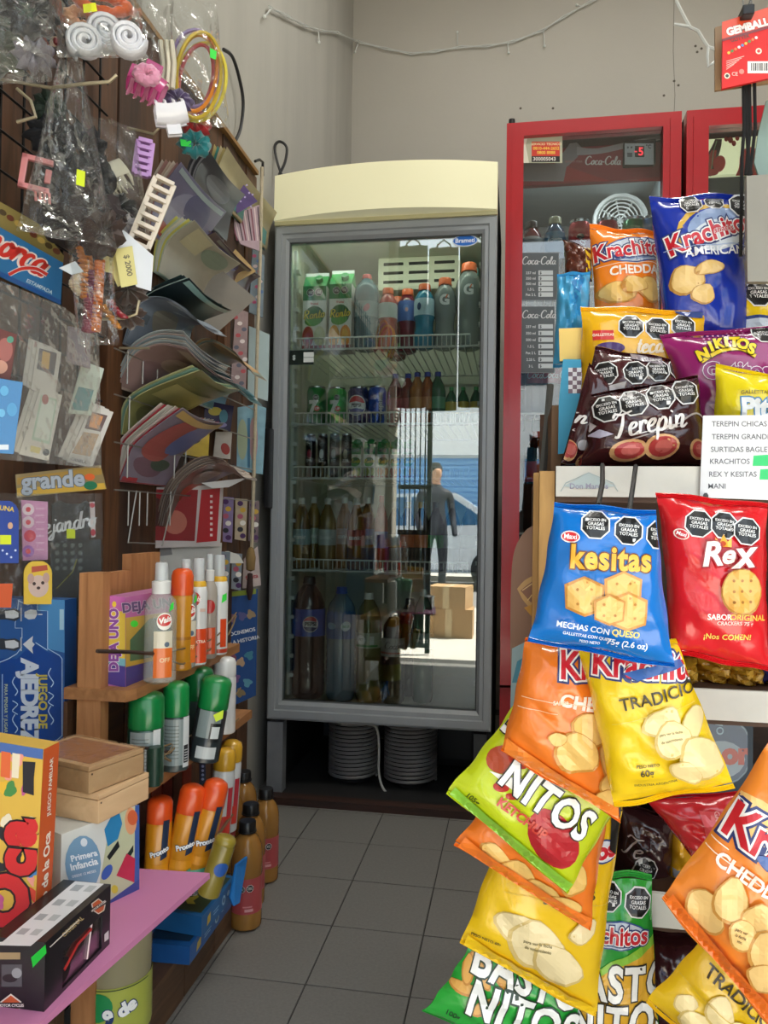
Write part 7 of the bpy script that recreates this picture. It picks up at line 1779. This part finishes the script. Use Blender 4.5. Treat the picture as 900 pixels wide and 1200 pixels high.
# ---- orange-capped cans on the lower shelf
OG = 'orange-capped polish cans on the lower shelf'
oa = lambda p, h: (p.poly([(3, h * .35), (11, h * .38), (13, h * .78), (5, h * .78)], '#20304c'), p.t('Pronto', 2, h * .44, 8, '#f0f2f4', bold=.05, rot=20, out='#20304c', ow=.08), p.poly([(-14, h * .02), (14, h * .1), (14, h * .22), (-14, h * .14)], '#58a88c'), p.rect(-14, h * .22, 14, h * .3, '#d8901c'))
for k, (px, py, w_, h_, ln) in enumerate(((183, 1040, 30, 106, .03), (206, 1038, 31, 118, .16), (226, 1034, 30, 121, .22))):
    spray(['orange-capped yellow polish can standing nearly upright, leftmost', 'orange-capped yellow polish can leaning, middle of three', 'orange-capped yellow polish can leaning most, rightmost'][k], px, py, Z3, w_, h_, '#d08a1a', '#e0521c', art=oa, capfrac=.24, lean=(0, ln), group=OG)
for k, (px, py, h_) in enumerate(((256, 985, 108), (264, 972, 104))):
    spray(['white spray with yellow cap beside the polish cans', 'white spray with yellow cap behind its twin'][k], px, py, Z3, 26, h_, '#cfd2d2', '#cf9e2a', art=lambda p, h: (p.rect(6, h * .3, 13, h * .6, '#b8303c'), p.rect(-12, h * .1, 13, h * .3, '#c8382c')), capfrac=.2, lean=(0, .06), group=OG)
spray('blue and yellow insect spray behind the juice bottles', 244, 1048, Z3, 26, 70, '#8a7a2c', '#96842e', art=lambda p, h: (p.ell(4, h * .5, 9, 8, '#2a5aa8'),), capfrac=.1, lean=(0, .3), group=OG)
panel('navy_pack', 'narrow navy pack hanging below the middle shelf edge', 'pack', [(234, 893), (241, 892), (241, 918), (234, 920)], P(238, 905, X=XF + .008).y, '#1c2740', lambda p: [p.ell(237.5, 898 + k * 5, 1.6, 1.6, '#8a9ac0') for k in range(4)], yaw=.6, th=.004)
# ------------------------------------------------------------------ pink board with boxes
ZP = .42
pb = [P(246, 1023, Z=ZP), P(150, 1017, Z=ZP), P(-60, 1010, Z=ZP), P(-160, 1250, Z=ZP), P(36, 1208, Z=ZP)]
pb[2].x = min(pb[2].x, -.62)
q = MB(); n_ = len(pb)
c0 = P(140, 1080, Z=ZP)
q.add([Vector(p) - c0 - V(0, 0, .007) for p in pb] + [Vector(p) - c0 for p in pb], [tuple(range(n_ - 1, -1, -1)), tuple(range(n_, 2 * n_))] + [(i, (i + 1) % n_, n_ + (i + 1) % n_, n_ + i) for i in range(n_)])
brd = thing('pink_shelf_board', 'pink painted board shelf jutting into the aisle at lower left', 'shelf', tuple(c0))
q.build('board', M('#c27aa2', rough=.45, var=.05, vs=8), brd)
B('shelf_bracket', (-.14, .16, -.012), (-.12, .18, -.007), dkw, brd)
for x, y in ((-.22, .05), (-.20, .17)): B('support_leg', (x, y, -ZP), (x + .02, y + .02, -.007), dkw, brd)
# motorcycle model box
c = P(52, 1186, Z=ZP)
fr_ = P(128, 1106, Z=ZP)
c.x = fr_.x = (c.x + fr_.x) / 2
hm = P(128, 1036, Y=fr_.y).z - ZP
mb = thing('model_box', 'black model motorcycle box with window and green price sticker', 'box', tuple(c))
wmb = c.x - P(-12, 1190, Y=c.y).x; lmb = fr_.y - c.y; blk = M('#15161a', rough=.35, coat=.3)
B('box_shell', (-wmb, 0, 0), (-.004, lmb, hm), blk, mb)
for a, b in (((-.004, 0, 0), (0, .25 * lmb, hm)), ((-.004, .25 * lmb, hm * .62), (0, lmb * .86, hm)), ((-.004, .86 * lmb, 0), (0, lmb, hm)), ((-.004, .25 * lmb, 0), (0, .86 * lmb, .004))): B('window_frame', a, b, blk, mb)
B('window_film', (-.0025, .25 * lmb, .004), (-.0015, .86 * lmb, hm * .62), clear_film('box_window', (.95, .9, .93), base=.03, gain=.8, rough=.05), mb)
B('pink_tray', (-.0038, .25 * lmb, .004), (-.003, .86 * lmb, hm * .22), M('#7a3a5c', rough=.5), mb)
mcm = thing('model_motorcycle', None, None); mcm.parent = mb; mcm.location = (-.002, .45 * lmb, hm * .3)
L('wheel', [(.006, -.001), (.011, -.001), (.011, .0005), (.006, .0005)], M('#3a3436', rough=.5), mcm, n=14, rot=(0, PI / 2, 0), loc=(0, -.018, 0))
T('front_fork', [(0, .022, -.012), (0, .03, .022)], .0012, M('#c9b8b8', rough=.3, metal=.6), mcm)
T('frame_tube', [(0, -.018, 0), (0, .004, .012), (0, .028, .014)], .002, M('#9a2a2a', rough=.3), mcm)
p = PX(); oo = Vector(c)
p.poly([(-20, 1106), (3, 1104), (88, 1033), (122, 1036), (36, 1109), (-18, 1108)], '#d4d6d8')
for k in range(4):
    x, y = 22 + k * 21, 1090 - k * 17
    p.poly([(x - 4, y + 5), (x + 4, y - 2), (x + 14, y - 1), (x + 6, y + 6)], '#9aa0a4').poly([(x + 12, y + 6), (x + 20, y - 1), (x + 29, y), (x + 21, y + 7)], '#aab0b2')
p.lay(lambda u, v: (P(u, -v, Z=ZP + hm) - oo, V(0, 0, 1)), mb, None)
p = PX()
def emblem(p, x, y, s, rot):
    p.poly([(x - s, y - s * .35), (x, y - s * 1.1), (x + s, y - s * .35), (x + s * .8, y + s * .6), (x, y + s * 1.1), (x - s * .8, y + s * .6)], '#d8cfc4', part='shield_emblem').poly([(x - s * .85, y - s * .3), (x, y - s * .95), (x + s * .85, y - s * .3), (x + s * .68, y + s * .5), (x, y + s * .95), (x - s * .68, y + s * .5)], '#c0562c', part='shield_emblem')
    p.put('shield_emblem', ([(a, -b) for a, b in ((x - s * 1.3, y - s * .28 - rot * s), (x + s * 1.3, y - s * .28 + rot * s), (x + s * 1.3, y + s * .28 + rot * s), (x - s * 1.3, y + s * .28 - rot * s))], [(0, 1, 2, 3)]), '#2a2224').t('MOTOR CYCLES', x, y, s * .36, '#f0e8e0', rot=-math.degrees(math.atan(rot)), part='shield_emblem', sp=.9)
emblem(p, 115, 1062, 8.5, -.75)
p.t('ORIGINAL', 85, 1086, 7, '#b8a070', rot=43).line([(58, 1110), (92, 1078)], 1.2, '#d8d0c8').poly([(122, 1095), (127, 1090), (127, 1100), (122, 1104)], '#c9c9c9')
p.lay(lambda u, v: (P(u, -v, X=c.x + .0003) - oo, V(1, 0, 0)), mb, None)
p = PX(); emblem(p, 13, 1178, 12.5, 0); p.rect(2, 1130, 26, 1156, '#4a4c50').ell(12, 1146, 9, 5, '#1c1c1e').ell(20, 1140, 6, 6, '#8a8c90').rect(-8, 1116, 24, 1124, '#9a8460')
p.lay(lambda u, v: (P(u, -v, Y=c.y) - oo, V(0, -1, 0)), mb, None)
p = PX(); p.poly([(36, 1122), (53, 1107), (54, 1117), (38, 1134)], '#2fd84a', part='price_sticker'); p.lay(lambda u, v: (P(u, -v, X=c.x + .0006) - oo, V(1, 0, 0)), mb, None)
# boxes turned a little toward the camera: near corner, right corner, set back at a right angle
def rbox(name, label, near, right, Z, depth, h, mt, group=None, cat='box'):
    a, b = P(*near, Z=Z), P(*right, Z=Z)
    e = b - a; ln = e.length; ex = e.normalized(); ey = Vector((-ex.y, ex.x, 0))
    t_ = thing(name, label, cat, tuple(a), (0, 0, math.atan2(ex.y, ex.x)), group)
    return t_, a, ex, ey, ln
fr2 = P(163, 1043, Z=ZP)
ztop = P(163, 944, Y=fr2.y).z
hc = ztop - ZP
cb2, a2, ex2, ey2, ln2 = rbox('blocks_box', 'white and green toddler shape blocks box on the pink board', (72, 978), (163, 944), ztop, .1, hc, None)
cb2.location.z = ZP
B('box_body', (0, 0, 0), (ln2, .12, hc), M('#d4d6cf', rough=.45), cb2)
p = PX()
nf = Vector((ex2.y, -ex2.x, 0)); inv = Matrix((ex2, ey2, V(0, 0, 1)))
oA = Vector((a2.x, a2.y, ZP))
def face2(u, v):
    d = ray(u, -v); q_ = CAM + d * ((a2 - CAM).dot(nf) / d.dot(nf)); return inv @ (q_ - oA), V(0, -1, 0)
p.poly([(112, 1062), (130, 955), (163, 944), (163, 1044), (112, 1075)], '#b8bc9a').poly([(158, 944), (163, 943), (163, 1044), (157, 1048)], '#3a5a9c').poly([(105, 1072), (163, 1030), (163, 1044), (105, 1082)], '#3a4a8c')
p.ell(97, 1012, 21, 33, '#7aa0bc').ell(98, 987, 4, 5, '#dfe6ea').t('Primera', 98, 1003, 10, '#eef2f4', bold=.03, rot=14).t('Infancia', 98, 1013, 11, '#eef2f4', bold=.03, rot=14).t('DESDE 12 MESES', 98, 1024, 4, '#dfe6ea', rot=14)
p.poly([(122, 972), (130, 957), (140, 953), (143, 965), (138, 983), (126, 992)], '#2f7fb0').poly([(125, 1004), (138, 985), (140, 992), (128, 1008)], '#1f2426').ell(153, 962, 7, 16, '#d89a70').ell(155, 958, 6, 9, '#c8603c').poly([(145, 1006), (156, 990), (156, 998), (147, 1012)], '#22302a').poly([(136, 1026), (148, 1000), (158, 1006), (157, 1034)], '#b8304a').ell(125, 1022, 5, 10, '#3a5aa8', rot=-30).ell(134, 1042, 4, 5, '#c8b83a')
p.lay(face2, cb2, None)
p = Print(); p.ell(-60, 40, 16, 20, '#5f7f4a'); p.lay(lambda u, v: (V(0, -u / 1000, v / 1000), V(-1, 0, 0)), cb2, None)
# two wooden boxes on it
lightw = wood('#c4a078', '#d8b78c', 7, (1, 6, 8))
def wbox(label, near, right, yt, Zb, depth, wrap):
    a0 = P(*near, Z=Zb); h = P(near[0], yt, Y=a0.y).z - Zb
    t_, a, ex, ey, ln = rbox('wooden_box', label, near, right, Zb, depth, h, None, 'pale wooden game boxes')
    B('box_body', (0, 0, 0), (ln, depth, h * .8), lightw, t_, r=.001)
    B('lid', (0, 0, h * .82), (ln, depth, h), lightw, t_, r=.001)
    L('pin', [(.0012, 0), (.0001, -.001)], M('#3a2a1c'), t_, n=6, loc=(.004, -.0003, h * .7), rot=(PI / 2, 0, 0))
    if wrap:
        B('shrink_wrap', (-.0008, -.0008, .0), (ln + .0008, depth + .0008, h + .0012), clear_film('shrink', (.97, .95, .92), base=.02, gain=.5, rough=.12, bump=.6, bs=40), t_)
        B('lid_picture', (.008, .008, h), (ln - .008, depth - .008, h + .0004), M('#a87858', rough=.4, var=.15), t_)
    return t_, h
t_, h1 = wbox('pale wooden box resting on the blocks box, lower of two', (115, 966), (174, 936), 932, ztop + .0005, .125, False)
wbox('pale wooden box in shrink wrap, stacked on the other wooden box', (104, 931), (168, 906), 899, ztop + .001 + h1, .115, True)
# chess and goose game boxes
def tall_box(name, label, quad, Y, col, art, th, side_col, side_art=None, yaw=0.0):
    """upright flat game box: quad is its face; the right-hand edge shows its thickness"""
    r_ = panel(name, label, 'game box', quad, Y, col, None, th=th, yaw=yaw, sub='box_body')
    c = Vector(r_.location); n = Vector((math.sin(yaw), -math.cos(yaw), 0))
    f = lambda x, y: CAM + ray(x, y) * ((c - CAM).dot(n) / ray(x, y).dot(n)) - c
    p = PX(); art(p); lay_q(p, lambda u, v: (f(u, -v), n), r_, quad)
    a, b = f(*quad[1]), f(*quad[2])
    sd = MB(); rg = Vector((math.cos(yaw), math.sin(yaw), 0))
    sd.add([a + rg * .0006, b + rg * .0006, b - n * th + rg * .0006, a - n * th + rg * .0006], [(0, 1, 2, 3)]); so = sd.build('box_edge', M(side_col, rough=.4), r_)
    if side_art:
        e = (b - a); ln = e.length; d_ = -n
        p = Print(); side_art(p, ln * 1000, th * 1000); p.lay(lambda u, v: (b + rg * .001 - e * (v / (ln * 1000)) + d_ * (u / 1000), rg), so, None)
    return r_
def lay_q(p, fn, parent, quad):
    q = [(a, -b) for a, b in quad]; its = []
    for part, (vs, fs), col, layer in p.items:
        bm = bmesh.new(); bv = [bm.verts.new((a, b, 0)) for a, b in vs]
        for f in fs:
            try: bm.faces.new([bv[i] for i in f])
            except ValueError: pass
        for k in range(4):
            p0, p1 = Vector((*q[k], 0)), Vector((*q[(k + 1) % 4], 0)); d = p1 - p0
            if bm.verts: bmesh.ops.bisect_plane(bm, geom=bm.verts[:] + bm.edges[:] + bm.faces[:], plane_co=p0, plane_no=Vector((-d.y, d.x, 0)), clear_outer=True)
        bm.verts.index_update()
        if bm.faces: its.append((part, ([(v.co.x, v.co.y) for v in bm.verts], [tuple(v.index for v in f.verts) for f in bm.faces]), col, layer))
        bm.free()
    p.items = its; p.lay(fn, parent, None, lift=.0004)
def a_chess(p):
    p.poly([(44, 703), (78, 703), (76, 765), (56, 760), (56, 716), (44, 716)], '#4f8fc4').rect(70, 714, 75, 738, '#a9cfe0').poly([(-60, 770), (20, 772), (30, 762), (40, 754), (55, 764), (72, 768), (73, 860), (60, 872), (50, 880), (-60, 900)], '#1d4a94')
    W = '#b9d4ec'
    p.line([(22, 703), (21, 714), (18, 730), (18, 736), (26, 736), (26, 748)], .9, W).line([(22, 704), (33, 709), (44, 703), (44, 715), (56, 716), (56, 760), (70, 768), (73, 772), (73, 862), (66, 868), (56, 880)], .9, W).line([(42, 753), (56, 762)], .9, W).line([(0, 776), (10, 772), (20, 766), (26, 758)], .9, W).line([(3, 790), (3, 870)], .8, W)
    for y, q in ((720, 1), (755, 0)):
        p.poly([(-6, y - 6), (3, y - 7), (8, y - 6), (18, y - 7), (24, y - 4), (24, y + 4), (18, y + 8), (8, y + 6), (-6, y + 6)], '#3a3f48', part='chess_piece_picture').poly([(6, y - 4), (17, y - 5), (22, y - 2), (22, y + 3), (16, y + 5), (7, y + 4)], '#d4d8dc', part='chess_piece_picture').line([(25, y - 8), (25, y + 8)], 1.6, '#b8bec6', part='chess_piece_picture')
        if q: p.poly([(29, y - 3), (36, y - 6), (43, y - 5), (44, y), (41, y + 5), (34, y + 6), (29, y + 3)], '#cfd4d8', part='chess_piece_picture').line([(45, y), (50, y)], 1.2, '#e6e9ec', part='chess_piece_picture')
        else: p.poly([(27, y), (39, y - 10), (38, y - 3), (41, y), (38, y + 4), (39, y + 11)], '#cfd4d8', part='chess_piece_picture')
    p.t('AJEDREZ', 34, 822, 27, '#cdd8e4', bold=.05, rot=-90, sp=.92).t('JUEGO DE', 50, 822, 14, '#cbb94a', bold=.03, rot=-90, sp=1.0).t('PARA PENSAR Y JUGAR', 7, 830, 5.5, '#b8c4a0', rot=-90)
    for x, y0_ in ((18, 805), (60, 795)):
        for k in (0, 1): p.line(catmull([(x, y0_ + k * 44 - 12), (x - 3, y0_ + k * 44 - 6), (x, y0_ + k * 44), (x + 3, y0_ + k * 44 + 5), (x, y0_ + k * 44 + 10)], 3), 1.1, '#b9d4ec')
        p.line(catmull([(x - 3, y0_ + 16), (x + 3, y0_ + 20), (x, y0_ + 24), (x - 3, y0_ + 28), (x + 3, y0_ + 32)], 3), 1.1, '#b9d4ec')
zq = lambda x, Y, Z: 600 - (V(P(x, 900, Y=Y).x, Y, Z) - CAM).dot(UPV) / (V(P(x, 900, Y=Y).x, Y, Z) - CAM).dot(FWD) * F_PX
YC = 1.045
tall_box('chess_game_box', 'blue chess game box standing upright at the left edge', [(-70, 698), (76, 703), (75, zq(75, YC, ZP + .001)), (-70, zq(-70, YC, ZP + .001))], YC, '#2c5c9c', a_chess, .03, '#24508c')
YO = .70
def a_oca(p):
    p.poly([(-60, 855), (52, 876), (52, 890), (-60, 872)], '#4a6aa8')
    random.seed(11)
    cs = ['#d8422c', '#e8b83a', '#3a7ab8', '#4a8a4a', '#e8dcc0', '#c05a8c', '#2a2a30', '#e89a8a']
    for k in range(46):
        x, y = random.uniform(-50, 44), random.uniform(884, 1090)
        p.ell(x, y, random.uniform(4, 10), random.uniform(4, 11), cs[k % 8], rot=random.uniform(0, 180), part='board_picture', wob=.15, seed=k)
    p.poly([(27, 892), (42, 893), (40, 912), (40, 932), (27, 928)], '#26242a').poly([(2, 880), (13, 882), (12, 912), (1, 910)], '#e06a3c').poly([(15, 882), (24, 884), (22, 912), (14, 911)], '#e8dcc0')
    for ch, y, s_ in (('a', 975, 66), ('c', 1010, 66), ('O', 1055, 74)): p.t(ch, 20 if ch != 'O' else 8, y, s_, '#cf2a2e', bold=.06, rot=84, out='#26161a', ow=.035)
tall_box('goose_game_box', 'colourful goose board game box with red lettering and orange spine', [(-70, 858), (51, 878), (38, zq(38, YO, ZP + .001)), (-70, zq(-70, YO, ZP + .001))], YO, '#d8b04a', a_oca, .026, '#c85a2c', lambda p, ln, th: (p.t('Juego de la Oca', th / 2, ln * .36, th * .55, '#f0e4d4', bold=.03, rot=90), p.t('JUEGO FAMILIAR', th / 2, ln * .80, th * .3, '#f0e4d4', rot=90)))
# ------------------------------------------------------------------ floor level: plinth, blue boxes, bottles
pl_ = thing('wooden_plinth', 'low wooden plinth of planks along the floor at left', 'plinth', (-.60, 1.18, 0))
for k in range(3): B('plank', (.0, k * .14, 0), (.025, .137 + k * .14, .085), wood('#4a3524', '#6a4c34', 8, (8, 1, 8)), pl_)
B('deck', (-.17, 0, .075), (0, .42, .085), wood('#54402c', '#6a4f36', 8, (8, 1, 8)), pl_)
# big lemon bottle under the pink board
lb_ = P(135, 1150, Y=1.06)
bottle('large yellow-green lemon drink bottle under the pink board', (lb_.x, 1.06, 0), .36, .052, '#a89f7c', '#e0e2da', BIG, ('#a9b04a', .34, .55), group=None, trans=.25, ink_fn=lambda p, h: (p.ell(2, 12, 22, 20, '#1f8a4c', rot=20), p.t('9 de', 34, 4, 26, '#f4f4f0', bold=.06, rot=20, out='#20386c'), p.rect(-60, h / 2 - 3, 80, h / 2 - 1.5, '#3a4a2c')))
# blue flat cases
ZB = .086
def case(label, pts_px, Z, h, col, top_col, tilt=0.0, flap=None, art=None, side=None):
    a, b, d = [P(x, y, Z=Z) for x, y in pts_px]      # near corner, far-right, left
    t_ = thing('blue_case', label, 'box', tuple(a), group='flat blue cases by the plinth')
    e1_, e2_ = b - a, d - a; e3 = e1_ + e2_; up = V(0, 0, h)
    z_ = V(0, 0, 0); q = MB()
    q.add([z_, e1_, e3, e2_, up, e1_ + up, e3 + up, e2_ + up], [(0, 3, 2, 1), (0, 1, 5, 4), (1, 2, 6, 5), (2, 3, 7, 6), (3, 0, 4, 7), (4, 5, 6, 7)])
    q.build('case_body', M(col, rough=.4, coat=.2, var=.12, vs=25), t_)
    m_ = MB(); k_ = .07
    f = lambda u, v, w: e1_ * u + e2_ * v + V(0, 0, h + w)
    m_.add([f(k_, k_, .001), f(1 - k_, k_, .001), f(1 - k_, 1 - k_, .001), f(k_, 1 - k_, .001)], [(0, 1, 2, 3)]); tp = m_.build('lid_picture', M(top_col, rough=.3, coat=.4, var=.2, vs=20), t_)
    p = Print(); p.ell(60, 55, 12, 20, '#2a5aa8').ell(60, 55, 8, 14, '#4a86c8').poly([(30, 60), (36, 48), (44, 44), (38, 36), (28, 40), (22, 30), (20, 46)], '#c8b83a').poly([(75, 25), (82, 22), (84, 32), (76, 34)], '#7a8a3c').t('insecto', 60, 55, 16, '#dfe8f0', rot=20)
    p.lay(lambda u, v: (f(u / 100, v / 100, .0015), V(0, 0, 1)), tp, None)
    nr = e1_.cross(V(0, 0, 1)).normalized()
    if nr.x < 0: nr = -nr
    p = Print(); p.poly([(14, 20), (24, 30), (24, 75), (16, 65)], '#c8a83a').ell(62, 50, 5, 26, '#9ac0d8').ell(62, 50, 3, 14, '#2a5a8c').rect(32, 35, 46, 42, '#8ab4d8').rect(32, 50, 48, 56, '#8ab4d8').ell(76, 60, 4, 14, '#9ac0d8')
    p.lay(lambda u, v: (e1_ * (u / 100) + V(0, 0, h * v / 100), nr), t_, None)
    if flap:
        fp = [P(x, y, Y=a.y + yy) - Vector(a) for x, y, yy in flap]
        fb = [v + V(-.004, .002, 0) for v in fp]; n_ = len(fp)
        MB().add(fp + fb, [tuple(range(n_)), tuple(range(2 * n_ - 1, n_ - 1, -1))] + [(i, i + n_, (i + 1) % n_ + n_, (i + 1) % n_) for i in range(n_)]).build('open_flap', M('#2474bc', rough=.4), t_)
    return t_
case('flat blue case with printed lid lying on the plinth edge', [(222, 1131), (271, 1062), (166, 1126)], ZB, .032, '#1f5a9c', '#1c2c3c')
case('second blue case above with a bright blue open flap', [(236, 1098), (276, 1048), (180, 1088)], ZB + .034, .035, '#24649c', '#3a4a2c', flap=[(270, 1052, .1), (277, 1014, .13), (290, 1004, .16), (288, 1018, .16), (281, 1058, .12), (274, 1062, .1)])
# amber juice bottles with black caps
ja = lambda p, h: (p.oct(-8, h * .22, 7), p.oct(9, h * .24, 8), p.rect(-2, -h * .42, 16, -h * .34, '#e0a0a0'), p.rect(-6, -h * .3, 14, -h * .26, '#d88a8a'))
for k, (px, py, w_, h_) in enumerate(((288, 1084, 37, 122), (292, 1058, 36, 116), (310, 1030, 32, 106), (284, 1010, 32, 106), (268, 1018, 32, 100))):
    p_ = P(px, py, Z=0); s = MPP(p_)
    bottle(['black-capped amber juice bottle nearest on the floor', 'black-capped amber juice bottle right behind the nearest one', 'black-capped amber juice bottle standing furthest right', 'black-capped amber juice bottle at the back by the fridge', 'black-capped amber juice bottle half hidden at the left'][k], tuple(p_), h_ * s, w_ * s / 2, '#c08c46', '#141415', JUICE, ('#b04a4c', .17, .5), group='amber juice bottles on the floor', name='juice_bottle', trans=.4, ink_fn=ja, rz=.3)
pbg = thing('crumpled_bag', 'crumpled white plastic bag in the shadow behind the juice bottles', 'bag', tuple(P(300, 912, Y=2.1)))
q = MB(); 
bm = bmesh.new(); bmesh.ops.create_icosphere(bm, subdivisions=3, radius=.035)
for v in bm.verts: v.co *= 1 + .45 * noise.noise(v.co * 45); v.co.z *= .8
bm.verts.index_update(); q.add([v.co[:] for v in bm.verts], [[v.index for v in f.verts] for f in bm.faces]); bm.free()
q.build('bag_film', M('#b0b0ac', rough=.35, trans=.15), pbg)
pbg.location.z = .028; pbg.location.x = -.70
# ------------------------------------------------------------------ dark stand-ins for doorway goods behind the camera, added to block sky reflections
for k, (x, z0_, c_) in enumerate(((-.66, 1.60, '#23252a'), (-.462, 1.58, '#2b2a2c'), (-.264, 1.60, '#1d2024'), (-.066, 1.64, '#33302e'))):
    t_ = thing('tote_bag', ['charcoal tote bag hanging in the doorway, nearest the gate', 'dark grey tote bag hanging second in the doorway', 'near-black tote bag hanging third in the doorway', 'brownish tote bag hanging last in the doorway'][k], 'bag', (x, YF - .1, z0_), group='tote bags hanging in the doorway')
    q = MB(); N = 8; vs = []; fs = []
    for j in range(N + 1):
        for i in range(N + 1):
            a, b = i / N * 2 - 1, j / N
            for s_ in (-1, 1): vs.append((a * .095, s_ * .035 * (1 - a ** 4) * (1 - .6 * b) + .006 * math.sin(a * 7 + b * 5 + k), b * 1.04))
    W = 2 * (N + 1)
    for j in range(N):
        for i in range(N):
            o = j * W + 2 * i
            fs += [(o, o + 2, o + W + 2, o + W), (o + 3, o + 1, o + W + 1, o + W + 3)]
    q.add(vs, fs).build('bag_body', M(c_, rough=.8), t_, smooth=True)
    T('strap', [(-.05, 0, 1.02), (-.04, 0, 1.06), (0, 0, 1.09), (.04, 0, 1.06), (.05, 0, 1.02)], .006, M(c_, rough=.8), t_)
T('hanging_rail', [(XL + .04, YF - .1, 2.69), (1.7, YF - .1, 2.69)], .012, M('#6a6a68', rough=.4, metal=.6), None, n=8, label='steel rail under the shop doorway lintel', cat='rail')
